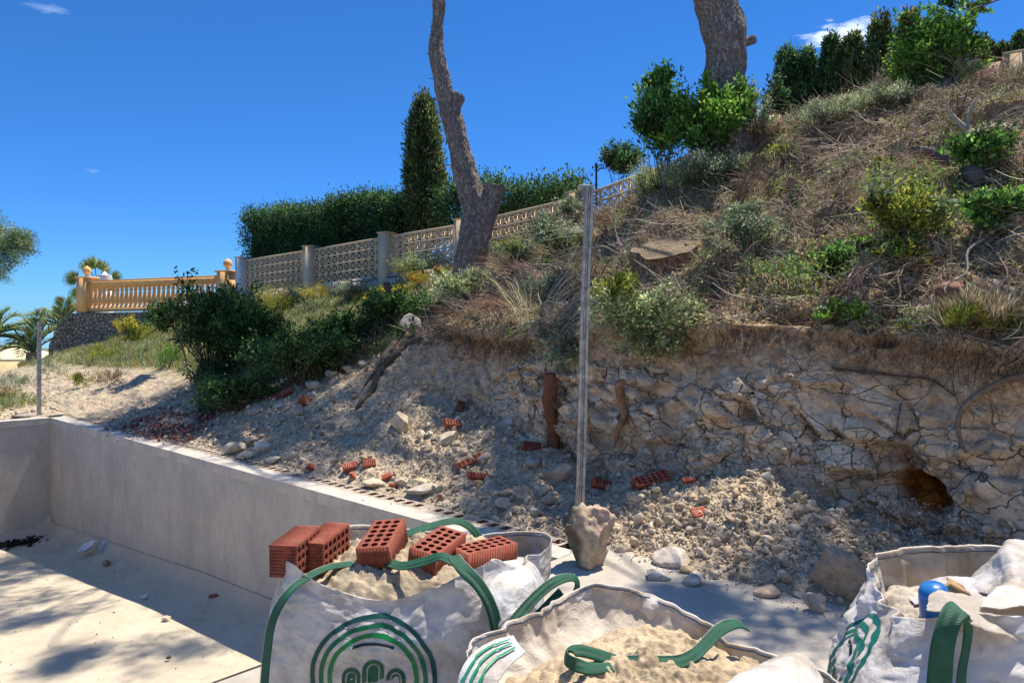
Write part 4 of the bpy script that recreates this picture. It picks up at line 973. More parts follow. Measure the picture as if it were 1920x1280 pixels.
# bag 1: full bag, left
def lump1(T, S_):
    d = np.degrees(T) % 360
    return .10*np.exp(-((d-25)/28)**2)*sstep(.45, .95, S_)*1.0-.03*np.exp(-((d-318)/10)**2)*sstep(.3, .9, S_)
bag1, A1_, bv1, th1, NV1 = bag('full bulk bag with a large printed green ring emblem and loose bricks on top', -.40, 2.93, -4, .445, .42,
    [(0, .585), (30, .585), (60, .55), (90, .575), (135, .60), (180, .62), (205, .655), (222, .67), (238, .60), (255, .555), (268, .545), (285, .585), (305, .65), (316, .675), (330, .61), (345, .60)],
    [(0, 1.06), (35, 1.10), (70, 1.0), (135, 1.0), (200, .98), (225, 1.02), (260, .93), (285, .92), (316, .98), (345, 1.04)], bulge=.07, pinch=.05, seed=3, inner=.26, wr=.75, lump=lump1)
logo(bag1, bv1, (W(702, 1262, 2.5).x, 2.5, .318), .218, .195, (1, -.05, 0), col=(.010, .075, .075), alt=(.012, .19, .055))
ribbon(wp([(494, 1300, 2.44), (500, 1230, 2.46), (512, 1160, 2.47), (545, 1105, 2.50), (590, 1074, 2.60), (622, 1062, 2.70), (662, 1056, 2.74)]), .042,
       [(-.5, -.9, .1), (-.5, -.9, .15), (-.5, -.8, .3), (-.4, -.6, .8), (-.1, -.3, 1), (0, -.3, 1), (0, -.3, 1)], bag1, stitch=True)
ribbon(wp([(712, 1048, 2.74), (752, 1060, 2.66), (795, 1052, 2.62), (826, 1043, 2.60), (850, 1052, 2.56), (868, 1060, 2.52)]), .042,
       [(0, -.55, .8), (0, -.6, .7), (0, -.7, .7), (0, -.6, .8), (.1, -.5, .9), (.2, -.5, .9)], bag1)
ribbon(wp([(850, 1042, 2.53), (868, 1066, 2.47), (896, 1094, 2.46), (918, 1130, 2.45), (930, 1170, 2.44), (935, 1215, 2.43), (935, 1260, 2.42)]), .050,
       [(.3, -.7, .8), (.3, -.8, .6), (.35, -.9, .35), (.4, -.9, .2), (.4, -.9, .1), (.4, -.9, 0), (.4, -.9, 0)], bag1, stitch=True)
ribbon(wp([(752, 1005, 3.05), (778, 995, 3.10), (812, 984, 3.16), (850, 976, 3.2), (876, 984, 3.22), (895, 1002, 3.24), (905, 1022, 3.24)]), .042, (0, -.6, .8), bag1)
sandheap('pale damp sand filling the bulk bag under the loose bricks', -.40, 2.92, -4, .40, .385, lambda X, Y, U: .565+.055*(1-U**2)-.05*U**6-.06*np.clip((2.72-Y)/.25, 0, 1), 5, (.50, .42, .31))

sheetmesh('folded_flap', [wp([(868, 1072, 3.0), (930, 1050, 3.05), (985, 1048, 3.15), (1012, 1066, 3.22)]), wp([(880, 1085, 2.72), (940, 1062, 2.78), (992, 1058, 2.88), (1016, 1085, 3.0)]), wp([(915, 1120, 2.50), (955, 1092, 2.55), (1000, 1085, 2.66), (1018, 1120, 2.84)]), wp([(935, 1180, 2.44), (965, 1150, 2.47), (1000, 1140, 2.56), (1018, 1170, 2.7)])], M['sack'], bag1, (.76, .77, .80), .012, 3)
# bag 2: half-open bag in the middle, turned corner-on
bag2, A2_, bv2, th2, NV2 = bag('open bulk bag of yellow sand with its sides folded out, corner towards the pool', .385, 2.06, -49, .415, .42,
    [(0, .50), (20, .495), (45, .50), (70, .545), (88, .60), (100, .61), (118, .59), (140, .585), (165, .58), (185, .58), (200, .58), (230, .58), (270, .56), (315, .51), (340, .505)],
    [(0, 1.03), (30, .98), (60, .96), (90, .96), (120, .97), (160, .96), (190, .97), (230, 1.0), (300, 1.05)], bulge=.03, pinch=.0, seed=11, inner=.16, wr=1.6, n=3.4)
sandheap('dry yellow sand heaped in the open middle bulk bag', .40, 2.05, -49, .385, .385, lambda X, Y, U: .475+.085*(1-U**2)-.02*U**4, 21, (.56, .45, .31), n=3.2)
ribbon(wp([(930, 1235, 2.28), (940, 1200, 2.32), (968, 1160, 2.38), (1005, 1118, 2.45), (1040, 1090, 2.50), (1070, 1082, 2.54), (1082, 1094, 2.56), (1078, 1118, 2.56)]), .042,
       [(.2, -.9, .5), (.2, -.9, .5), (.3, -.8, .5), (.3, -.8, .5), (.2, -.6, .8), (0, -.4, 1), (.8, -.5, .5), (.9, -.4, .2)], bag2, stitch=True)
ribbon(wp([(945, 1215, 2.33), (980, 1180, 2.38), (1020, 1140, 2.46), (1052, 1108, 2.52)]), .03, (.2, -.9, .4), bag2)
ribbon(wp([(1148, 1250, 2.05), (1105, 1252, 2.03), (1068, 1240, 2.02), (1062, 1226, 2.05), (1085, 1219, 2.08), (1125, 1228, 2.1), (1160, 1240, 2.1)]), .040,
       [(0, -.3, 1), (0, -.5, .9), (-.6, -.8, .3), (-.9, -.4, .3), (-.1, -.8, .6), (0, -.6, .8), (0, -.6, .8)], bag2)
ribbon(wp([(1160, 1240, 2.1), (1215, 1240, 2.08), (1270, 1240, 2.08), (1300, 1228, 2.10), (1325, 1205, 2.14), (1350, 1180, 2.18), (1378, 1168, 2.22), (1398, 1174, 2.26)]), .042,
       [(0, -.6, .8), (0, -.6, .8), (0, -.7, .7), (-.2, -.8, .6), (-.5, -.8, .4), (-.4, -.7, .6), (-.1, -.4, .9), (.3, -.2, .9)], bag2, stitch=True)
# folded-out flaps of the middle bag
sheetmesh('folded_flap', [wp([(1440, 1236, 2.12), (1395, 1262, 2.02), (1350, 1290, 1.92)]), wp([(1490, 1222, 2.10), (1455, 1243, 2.0), (1420, 1282, 1.88)]), wp([(1522, 1240, 2.08), (1505, 1262, 1.98), (1480, 1300, 1.86)]), wp([(1545, 1275, 2.06), (1535, 1300, 1.96), (1520, 1340, 1.86)])], M['sack'], bag2, (.78, .78, .78), .010, 4)
SF = lambda L: wp(L)
flrows = [[(962, 1190, 2.03), (925, 1200, 2.0), (888, 1222, 1.95), (862, 1262, 1.90), (850, 1330, 1.86)], [(972, 1205, 1.99), (938, 1222, 1.955), (905, 1252, 1.90), (884, 1295, 1.86), (870, 1350, 1.83)], [(985, 1222, 1.95), (955, 1248, 1.91), (930, 1285, 1.86), (912, 1330, 1.83), (900, 1370, 1.80)]]
sheetmesh('folded_flap', [wp(r_) for r_ in flrows], M['sack'], bag2, (.76, .77, .80), .005, 8)
FG = np.stack([path(wp(r_), 40) for r_ in flrows]); FG = np.stack([path(FG[:, j], 60) for j in range(40)], 1)     # same surface, for the print
for i0 in (9, 21, 34):
    b_ = np.stack([FG[i0+(2 if math.sin(j_*.33) > 0 else 0)+np.array([0, 2, 4]), j_] for j_ in range(2, 38)])
    Nn_ = np.array([-.35, -.8, .5]); acc = Acc(); acc.add((b_+Nn_*.010).reshape(-1, 3), grid_faces(36, 3), (.015, .26, .13)); acc.build('printed_stripe', M['ink'], bag2, smooth=True)

# bag 3: right, with plastic sheeting and rubbish on top
def lump3(T, S_):
    d = np.degrees(T) % 360
    return .16*np.exp(-((d-185)/45)**2)*np.sin(np.pi*np.clip(S_, 0, 1))**1.0*(1-S_*.55)
bag3, A3_, bv3, th3, NV3 = bag('bulging bulk bag at the right edge with an oblique green emblem and rubbish on top', 1.62, 2.28, -19, .45, .44,
    [(0, .72), (60, .70), (95, .68), (120, .655), (140, .64), (165, .61), (185, .62), (205, .68), (222, .735), (240, .735), (270, .74), (330, .74)],
    [(0, 1), (90, 1), (140, 1.0), (185, .93), (225, .98), (270, 1)], bulge=.10, pinch=.06, seed=23, inner=.30, wr=1.6, lump=lump3)
u3 = unit(np.array([.30, .75, 0])); logo(bag3, bv3, (1.10, 2.34, .375), -.20, .21, tuple(u3), col=(.012, .13, .11), alt=(.02, .17, .12))
ribbon(wp([(1758, 1330, 1.86), (1762, 1270, 1.86), (1768, 1210, 1.86), (1782, 1160, 1.87), (1798, 1141, 1.89), (1808, 1150, 1.905)]), .062,
       [(-.3, -1, 0), (-.3, -1, 0), (-.3, -1, .1), (-.4, -.8, .5), (-.2, -.5, .9), (.5, -.2, .8)], bag3)
ribbon(wp([(1808, 1150, 1.905), (1816, 1172, 1.90), (1812, 1215, 1.895), (1804, 1260, 1.89), (1800, 1330, 1.89)]), .034,
       [(.7, -.6, .4), (.3, -.95, 0), (.2, -1, 0), (.2, -1, 0), (.2, -1, 0)], bag3)
ribbon(wp([(1676, 1068, 2.74), (1684, 1058, 2.76), (1700, 1056, 2.78), (1707, 1066, 2.78)]), .05, [(0, -.9, .3), (0, -.8, .6), (0, -.8, .6), (.2, -.9, .3)], bag3)
def film():
    m, nt, b, out = nmat('plastic_film'); b.inputs['Base Color'].default_value = (.84, .80, .74, 1); b.inputs['Roughness'].default_value = .25; b.inputs['Specular IOR Level'].default_value = .6
    bump(nt, b, noise(nt, 22, 6, .65, 'Position', 1.5), .02, .8)
    t = nt.nodes.new('ShaderNodeBsdfTranslucent'); t.inputs['Color'].default_value = (.85, .78, .68, 1)
    mx = nt.nodes.new('ShaderNodeMixShader'); mx.inputs[0].default_value = .5
    tr = nt.nodes.new('ShaderNodeBsdfTransparent'); m2 = nt.nodes.new('ShaderNodeMixShader'); m2.inputs[0].default_value = .12
    nt.links.new(b.outputs[0], mx.inputs[1]); nt.links.new(t.outputs[0], mx.inputs[2]); nt.links.new(mx.outputs[0], m2.inputs[1]); nt.links.new(tr.outputs[0], m2.inputs[2]); nt.links.new(m2.outputs[0], out.inputs['Surface']); return m
M['film'] = film()
o = sheetmesh('plastic_sheet', [wp([(1738, 1140, 2.02), (1752, 1115, 2.12), (1790, 1118, 2.18), (1850, 1126, 2.2), (1940, 1135, 2.2)]), wp([(1745, 1150, 1.98), (1780, 1125, 2.03), (1830, 1140, 2.06), (1890, 1155, 2.08), (1960, 1165, 2.1)]), wp([(1800, 1150, 1.92), (1830, 1158, 1.94), (1875, 1170, 1.96), (1910, 1188, 1.98), (1980, 1200, 2.0)]), wp([(1820, 1172, 1.87), (1850, 1185, 1.88), (1890, 1195, 1.9), (1930, 1215, 1.92), (1990, 1230, 1.95)])], M['film'], None, None, .016, 6)
tag(o, 'crumpled translucent plastic sheet bunched in the bag at the right edge', 'plastic sheet')
o = sheetmesh('sack_cloth', [wp([(1790, 1092, 2.66), (1850, 1062, 2.60), (1880, 1030, 2.58), (1905, 1016, 2.6), (1990, 1020, 2.7)]), wp([(1800, 1100, 2.58), (1862, 1080, 2.48), (1885, 1050, 2.44), (1915, 1045, 2.44), (1990, 1050, 2.5)]), wp([(1815, 1115, 2.48), (1860, 1110, 2.36), (1895, 1100, 2.32), (1930, 1105, 2.3), (1990, 1110, 2.35)])], M['sack'], None, (.74, .73, .74), .018, 14)
tag(o, 'white sack cloth rising in a peak at the right frame edge', 'cloth')
sandheap('mixed building rubbish filling the right-hand bulk bag', 1.62, 2.30, -19, .40, .39, lambda X, Y, U: .57+.05*fbm(np.stack([X, Y, 0*X], -1), 3, 3, 5)-.06*U**4, 61, (.52, .46, .39))
o = sheetmesh('sack_cloth', [wp([(1700, 1108, 2.62), (1752, 1088, 2.62), (1810, 1086, 2.60), (1870, 1100, 2.56)]), wp([(1704, 1122, 2.52), (1760, 1108, 2.50), (1812, 1108, 2.47), (1872, 1118, 2.44)]), wp([(1716, 1136, 2.42), (1768, 1128, 2.38), (1815, 1126, 2.35), (1876, 1134, 2.32)])], M['sack'], None, (.66, .65, .70), .018, 41)
tag(o, 'greyish sack cloth lying behind the blue container', 'cloth')
o = sheetmesh('sack_cloth', [wp([(1880, 1100, 2.30), (1905, 1090, 2.34), (1960, 1092, 2.4)]), wp([(1850, 1128, 2.16), (1895, 1118, 2.2), (1960, 1122, 2.25)]), wp([(1838, 1146, 2.04), (1890, 1142, 2.06), (1965, 1150, 2.1)])], M['sack'], None, (.78, .75, .72), .020, 51)
tag(o, 'bunched pale cloth between the plastic sheet and the peak of white cloth', 'cloth')
# blue container with a scrap of cardboard
p = np.array(W(1752, 1120, 2.28)); V, F = lathe([(.0, .045), (.025, .043), (.038, .034), (.043, .02), (.044, 0), (.044, -.12), (.04, -.14), (0, -.14)], 28)
ax = Vector((-.25, -.35, .9)).normalized().to_track_quat('Z', 'Y').to_matrix(); V = V@np.array(ax).T
m, nt, b, out = nmat('blue_plastic'); nt.links.new(ramp(nt, noise(nt, 20, 4, .6, 'Position'), [(.35, (.01, .10, .34)), (.65, (.03, .20, .55))]), b.inputs['Base Color']); b.inputs['Roughness'].default_value = .3; M['blue'] = m
o = mk('plastic_container', V+p, F, M['blue'], smooth=True); tag(o, 'blue plastic container poking out of the right-hand bag', 'container')
acc = Acc(); q = np.array(W(1790, 1112, 2.34)); Mr = np.array(Matrix.Rotation(.5, 3, 'Y')@Matrix.Rotation(.4, 3, 'X'))
acc.box(q, (.075, .02, .05), (.48, .33, .18), Mr); acc.box(q+[.01, .0, .02], (.06, .05, .006), (.42, .28, .15), Mr)
o = acc.build('cardboard_scrap', M['wood']); tag(o, 'folded brown cardboard scrap beside the blue container', 'cardboard')

# ------------------------------------------------------------------ hollow bricks
BC = (.32, .085, .052)
def brickmesh(L=.24, Wd=.115, H=.10, nx=6, ny=3, ribs=.0028, rnd=1.0):
    acc = Acc(); hx, hy = L/2, Wd/2; bx, by = hx-.010, hy-.009; cx_, cy_ = 2*bx/nx, 2*by/ny
    S = 16; th = np.arange(S)*2*np.pi/S+np.pi/S*0
    sqr = np.stack([np.cos(th), np.sin(th)], 1); m_ = np.max(np.abs(sqr), 1, keepdims=True); sqr = sqr/m_
    for i in range(nx):
        for j in range(ny):
            c_ = np.array([-bx+(i+.5)*cx_, -by+(j+.5)*cy_]); sq = sqr*[cx_/2, cy_/2]+c_; ci = np.stack([np.cos(th), np.sin(th)], 1)*[min(cx_*.36, .0145), min(cy_*.38, .0135)]*1.0+c_
            for z, rev in ((H/2, False), (-H/2, True)):
                V = np.concatenate([np.c_[sq, np.full(S, z)], np.c_[ci, np.full(S, z)]]); F = [(k, (k+1) % S, S+(k+1) % S, S+k) for k in range(S)]
                if rev: F = [f[::-1] for f in F]
                acc.add(V, F, BC)
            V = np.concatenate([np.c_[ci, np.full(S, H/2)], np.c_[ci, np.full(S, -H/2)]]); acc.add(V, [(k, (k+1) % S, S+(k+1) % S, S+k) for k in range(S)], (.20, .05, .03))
    # ribbed outline
    per = []
    def side(p, q, nrm):
        L_ = np.linalg.norm(np.subtract(q, p)); k = int(L_/.006); k += k % 2
        for t in range(k):
            u = t/k; d = 0 if t % 2 == 0 else 0
            for e in (0.0, .85):
                uu = (t+e)/k; inn = ribs if (t % 2) else 0
                if t < 2 or t > k-3: inn = 0
                per.append(np.array(p)+(np.array(q)-np.array(p))*uu-np.array(nrm)*inn)
    side((-hx, -hy), (hx, -hy), (0, -1)); side((hx, -hy), (hx, hy), (1, 0)); side((hx, hy), (-hx, hy), (0, 1)); side((-hx, hy), (-hx, -hy), (-1, 0))
    per = np.array(per); n = len(per); inn = np.clip(per, [-bx, -by], [bx, by])
    V = np.concatenate([np.c_[per, np.full(n, H/2)], np.c_[inn, np.full(n, H/2)], np.c_[per, np.full(n, -H/2)], np.c_[inn, np.full(n, -H/2)]])
    F = []
    for k in range(n):
        l = (k+1) % n; F += [(k, l, n+l, n+k), (2*n+l, 2*n+k, 3*n+k, 3*n+l), (k, 2*n+k, 2*n+l, l)]
    acc.add(V, F, BC)
    V = np.concatenate(acc.V); F = np.concatenate(acc.F); C = np.concatenate(acc.C)
    return V, F, C
BV, BF, BCc = brickmesh()
bmesh0 = None
def place_brick(loc, axes, label, group=None, tint=1.0, scale=(1, 1, 1), name='hollow_brick', mesh=None):
    """axes: 3x3 matrix whose columns are brick length, width and hole directions"""
    A_ = np.array(axes, float); Vs = BV*np.array(scale)
    if mesh is not None: Vs, F_, C_ = mesh
    else: F_, C_ = BF, BCc
    dirt = (1+.32*fbm(Vs+np.array(loc), 14, 4, 3))[:, None]
    dust = sstep(.05, .5, fbm(Vs*1.0+np.array(loc)*2, 11, 4, 9))[:, None]*.45; C_ = C_*(1-dust)+np.array([.36, .21, .16])*dust
    V = Vs@A_.T
    o = mk(name, V, F_, M['terracotta'], None, C_*tint*dirt, world=False, origin=(0, 0, 0)); o.location = loc
    tag(o, label, 'brick', group); return o
def frame(xdir, up):
    x = Vector(xdir).normalized(); z = Vector(up); z = (z-x*z.dot(x)).normalized(); y = z.cross(x)
    return np.array([x[:], y[:], z[:]]).T
G_ = 'loose hollow bricks on the left bulk bag'
# two lying with their holes sideways, seen end on
yw = .06
c1 = W(537, 1050, 2.62); place_brick((c1.x+.0, c1.y+.115, .668), frame((.10, 1, .02), (1, -.10, 0)), 'leftmost brick on the bag, lying on edge and overhanging its corner', G_, .92)
c2 = W(592, 1036, 2.74); place_brick((c2.x+.008, c2.y+.10, .650), frame((.20, 1, .05), (1, -.20, 0)), 'brick on edge with its round holes facing right, second from the left on the bag', G_, 1.05)
c3 = W(713, 1022, 2.76); place_brick((c3.x, c3.y+.06, .663), frame((.10, .95, .18), (-.12, -.22, 1)), 'brick in the middle of the bag, tilted up with holes on top', G_, 1.0, (1, 1.1, 1))
c4 = W(818, 1025, 2.78); place_brick((c4.x, c4.y+.04, .635), frame((.40, .90, .10), (.05, -.34, 1)), 'brick tipped towards the viewer showing all its round holes', G_, .95)
c5 = W(912, 1045, 2.86); place_brick((c5.x-.01, c5.y+.02, .598), frame((.80, .62, 0), (.0, -.05, 1)), 'rightmost brick on the bag, standing corner-on', G_, 1.0)
# ------------------------------------------------------------------ pine trunks
def bark_mat():
    m, nt, b, out = nmat('pine_bark')
    g = nd(nt, 'ShaderNodeNewGeometry'); mp = nd(nt, 'ShaderNodeMapping'); mp.inputs['Scale'].default_value = (1, 1, .30)
    dn = nd(nt, 'ShaderNodeTexNoise', Scale=7.0, Detail=4); nt.links.new(g.outputs['Position'], dn.inputs['Vector']); dm = nd(nt, 'ShaderNodeVectorMath', operation='MULTIPLY_ADD'); nt.links.new(dn.outputs['Color'], dm.inputs[0]); dm.inputs[1].default_value = (.12, .12, .12); nt.links.new(g.outputs['Position'], dm.inputs[2]); nt.links.new(dm.outputs[0], mp.inputs['Vector'])
    v = nd(nt, 'ShaderNodeTexVoronoi', Scale=30.0, feature='DISTANCE_TO_EDGE'); nt.links.new(mp.outputs[0], v.inputs['Vector'])
    v2 = nd(nt, 'ShaderNodeTexVoronoi', Scale=30.0); nt.links.new(mp.outputs[0], v2.inputs['Vector'])
    s_ = nd(nt, 'ShaderNodeSeparateColor'); nt.links.new(v2.outputs['Color'], s_.inputs[0])
    c_ = ramp(nt, s_.outputs[0], [(0, (.22, .19, .17)), (.5, (.33, .285, .255)), (1, (.45, .40, .36))])
    c_ = mix(nt, .6, c_, ramp(nt, noise(nt, 40, 5, .7, 'Position'), [(.3, (.5, .48, .46)), (.65, (1.15, 1.1, 1.1))]), 'MULTIPLY')
    c_ = mix(nt, ramp(nt, v.outputs['Distance'], [(.0, (.75, .75, .75)), (.16, (0, 0, 0))]), c_, (.10, .075, .06))
    a = nd(nt, 'ShaderNodeVertexColor', layer_name='Col'); c_ = mix(nt, 1.0, c_, a.outputs['Color'], 'MULTIPLY')
    nt.links.new(c_, b.inputs['Base Color']); b.inputs['Roughness'].default_value = .95; b.inputs['Specular IOR Level'].default_value = .1
    bump(nt, b, ramp(nt, v.outputs['Distance'], [(0, (0, 0, 0)), (.2, (1, 1, 1))]), .010, .8); return m
M['bark'] = bark_mat()
def trunk(name, pts, rad, parent, seed=1, K=260, S=90, amp=.030, rough=1.0):
    """pts control points, rad radii at them"""
    P = path(pts, K); rr = path([(r_, 0, 0) for r_ in rad], K)[:, 0]
    T = unit(np.gradient(P, axis=0)); A_ = unit(np.cross(T, [0, 1, .02])); B_ = np.cross(T, A_)
    th = np.arange(S)*2*np.pi/S
    D_ = np.cos(th)[None, :, None]*A_[:, None]+np.sin(th)[None, :, None]*B_[:, None]
    base = P[:, None]+D_*rr[:, None, None]
    f1, f2, idd, of = voro(base*np.array([1, 1, .30])+.07*fbm(base, 7, 3, 4)[..., None], 17, seed)
    disp = (idd[..., 0]-.5)*amp*.55*sstep(0, .2, f2-f1)-amp*.35*(1-sstep(0, .2, f2-f1))+amp*2.2*fbm(base, 1.9, 3, seed+5)
    V = base+D_*(disp*rough)[..., None]
    idx = np.arange(K*S).reshape(K, S); nx = np.roll(idx, -1, 1)
    F = np.stack([idx[:-1], nx[:-1], nx[1:], idx[1:]], -1).reshape(-1, 4)
    V = V.reshape(-1, 3); n0 = len(V); V = np.vstack([V, P[0], P[-1]])
    caps = [(int(idx[0, (j+1) % S]), int(idx[0, j]), n0, n0) for j in range(S)]+[(int(idx[-1, j]), int(idx[-1, (j+1) % S]), n0+1, n0+1) for j in range(S)]
    C = np.ones((len(V), 3)); C[-1] = (2.0, 1.7, 1.2)
    a = Acc(); a.add(V, np.vstack([F, np.array(caps)]), C); return a.build(name, M['bark'], parent, smooth=False)
def needlecrown(name, parent, centers, rad, nper, size=.09, pal=None, seed=1, flat=.55):
    acc = Acc(); pal = pal or [(.035, .07, .02), (.06, .10, .03), (.09, .13, .05), (.03, .055, .02)]
    for (c_, r_) in zip(centers, rad):
        k = max(12, int(nper*r_*r_)); sub = np.array(c_)+rng.normal(size=(k, 3))*r_*np.array([.55, .55, flat*.55])
        m_ = 26; P = np.repeat(sub, m_, 0)+rng.normal(size=(k*m_, 3))*.035; D_ = unit(P-np.repeat(sub, m_, 0)+rng.normal(size=(k*m_, 3))*.01+[0, 0, .012])
        leaves(acc, P, size*(.7+.6*rng.random(len(P))), np.repeat(cols(k, pal), m_, 0), D_, .14)
    return acc.build(name, M['needle'], parent)
D1 = 13.0
b1 = W(880, 560, D1); pine1 = thing('pine_tree', 'slim leaning pine trunk with a sawn fork in front of the pierced wall', 'tree', tuple(b1))
pp = lambda L, D_: [tuple(W(x, y, D_)) for x, y in L]
trunk('trunk', pp([(874, 560), (880, 500), (890, 440), (893, 395), (880, 350), (866, 300), (852, 240), (840, 195), (830, 150), (818, 95), (821, 40), (824, -20), (832, -120), (845, -240), (840, -330)], D1),
      [.33, .285, .27, .265, .22, .205, .20, .185, .15, .135, .13, .13, .12, .10, .06], pine1, 3)
s1 = trunk('sawn_fork', pp([(896, 470), (908, 420), (918, 385), (926, 352), (927, 348)], D1-.05), [.20, .20, .19, .185, .17], pine1, 5, 90, 60, .026)
s2 = trunk('branch_stub', pp([(846, 215), (852, 198), (861, 182), (864, 178)], D1-.05), [.13, .12, .13, .11], pine1, 6, 50, 40, .02)
for L, r_ in (([(866, 308), (845, 309), (826, 312)], .012), ([(845, 312), (842, 325)], .006), ([(818, 50), (806, 52)], .012), ([(812, 100), (800, 101)], .012), ([(815, 148), (805, 147)], .010), ([(838, 262), (836, 272)], .02)):
    acc = Acc(); P = path(pp(L, D1), 8); tubes(acc, P, np.linspace(r_, r_*.5, 8), 5, (.9, .8, .7)); acc.build('dead_twig', M['bark'], pine1)
rs = np.random.default_rng(5)
def pine_canopy(parent, top, lims, name='crown', lr=.07, dens=85):
    a = Acc(); cs, rr = [], []
    for (c_, r_) in lims:
        c_ = np.array(c_, float); mid = (np.array(top)+c_)/2+[rs.normal()*.5, rs.normal()*.5, .35]
        tubes(a, path([top, mid, c_], 12), np.linspace(lr, .012, 12), 6, (1, 1, 1))
        for _ in range(5): cs.append(c_+rs.normal(size=3)*r_*.55*np.array([1, 1, .45])); rr.append(r_*.62)
    a.build('limb', M['bark'], parent)
    return needlecrown(name, parent, cs, rr, dens, .13)
t1 = np.array(W(840, -300, D1))
D2 = 11.4
b2_ = W(1372, 300, D2); pine2 = thing('pine_tree', 'thick pine trunk rising out of the green bushes at the top of the slope', 'tree', tuple(b2_))
trunk('trunk', pp([(1385, 400), (1370, 270), (1360, 190), (1356, 150), (1362, 105), (1358, 60), (1344, 15), (1328, -40), (1300, -120), (1280, -210), (1270, -300)], D2),
      list(np.array([.40, .36, .32, .29, .275, .30, .285, .27, .25, .20, .12])*1.1), pine2, 8, 260, 110, .030)
trunk('branch_stub', pp([(1385, 82), (1402, 77), (1412, 74), (1416, 73)], D2-.03), [.09, .07, .072, .06], pine2, 9, 40, 30, .012)
trunk('branch_stub', pp([(1380, 165), (1396, 163), (1403, 161)], D2-.1), [.07, .05, .04], pine2, 10, 30, 24, .012)
t2_ = np.array(W(1270, -290, D2))
# ------------------------------------------------------------------ stump
sp_, sn_, sd_ = hit(1245, 505); ctr = np.array(W(1248, 466, sd_-.15))
stump = thing('tree_stump', 'broad freshly sawn tree stump on the overgrown slope', 'stump', tuple(sp_))
S = 120; K = 40; th = np.arange(S)*2*np.pi/S; rr = .36*sd_/8.0*(1+.12*np.sin(th*3+1)+.07*np.sin(th*5)+.03*np.sin(th*11))
tilt = np.array([[1, 0, -.12], [0, 1, -.30], [.16, .36, 1]])
V = []
for k in range(K):
    t = k/(K-1); r_ = rr*(1+.22*(1-t)**2.2*(1+.5*np.sin(th*6+2))); z = -.62*(1-t)
    q = np.stack([r_*np.cos(th), r_*np.sin(th)*.9, np.full(S, z)], 1)
    if k == K-1: pass
    V.append(q)
V = np.stack(V); f1, f2, idd, of = voro(V*np.array([1, 1, .3]), 11, 5)
V[:-1] += (unit(V[:-1]*[1, 1, 0]))*((idd[:-1, :, 0]-.5)*.05-.03*(1-sstep(0, .14, (f2-f1)[:-1])))[..., None]
capr = []
for q in np.linspace(.98, 0.0, 30): capr.append(np.stack([rr*q*np.cos(th), rr*q*.9*np.sin(th), .008*np.sin(q*60)*1.0+.01*fbm(np.stack([rr*q*np.cos(th), rr*q*np.sin(th), 0*th], 1), 8, 3, 3)], 1))
side = V@tilt.T+ctr; cap_ = np.stack(capr)@tilt.T+ctr
mk('stump_side', side.reshape(-1, 3), (lambda i: np.stack([i[:-1], np.roll(i, -1, 1)[:-1], np.roll(i, -1, 1)[1:], i[1:]], -1).reshape(-1, 4))(np.arange(K*S).reshape(K, S)), M['bark'], stump, (1.0, .85, .75))
CP = np.stack([cap_]).reshape(-1, 3); rg = np.repeat(np.linspace(.98, 0, 30), S)
Cc = np.array([.25, .195, .135])*(1+.35*np.sin(rg*75)[:, None]*.5+.4*fbm(CP, 9, 4, 3)[:, None])
mk('sawn_top', CP, (lambda i: np.stack([i[:-1], np.roll(i, -1, 1)[:-1], np.roll(i, -1, 1)[1:], i[1:]], -1).reshape(-1, 4))(np.arange(30*S).reshape(30, S)), M['wood'], stump, Cc)

# ------------------------------------------------------------------ foliage builders
PAL = {'dark': [(.015, .040, .014), (.03, .07, .022), (.05, .11, .03), (.08, .17, .045)],
       'mid': [(.07, .17, .04), (.12, .26, .06), (.19, .36, .08), (.05, .12, .035)],
       'bright': [(.14, .33, .04), (.24, .46, .07), (.33, .55, .10), (.10, .24, .04)],
       'pale': [(.24, .30, .14), (.32, .37, .19), (.17, .23, .10), (.38, .40, .24)],
       'greygreen': [(.16, .21, .12), (.22, .27, .17), (.11, .16, .09), (.30, .32, .22)],
       'yellow': [(.75, .58, .04), (.62, .50, .06), (.30, .36, .06), (.42, .44, .08)],
       'yellowgreen': [(.26, .33, .05), (.36, .40, .07), (.16, .24, .05), (.46, .44, .10)],
       'orange': [(.60, .30, .04), (.50, .38, .05), (.20, .28, .05)],
       'cypress': [(.045, .085, .03), (.09, .14, .05), (.15, .20, .07), (.22, .26, .10)],
       'hedge': [(.025, .07, .03), (.045, .11, .045), (.08, .17, .065), (.15, .26, .10)],
       'straw': [(.42, .33, .20), (.52, .43, .28), (.30, .22, .13), (.58, .50, .35)],
       'brown': [(.16, .10, .06), (.24, .16, .10), (.34, .25, .16), (.10, .065, .04)]}
for k_, g_ in (('dark', 1.5), ('mid', 1.35), ('bright', .88), ('pale', 1.55), ('greygreen', 1.6), ('yellowgreen', .95), ('cypress', 1.3), ('hedge', 1.3), ('straw', 1.1), ('brown', 1.1)):
    PAL[k_] = [tuple(min(.85, c_*g_) for c_ in q) for q in PAL[k_]]
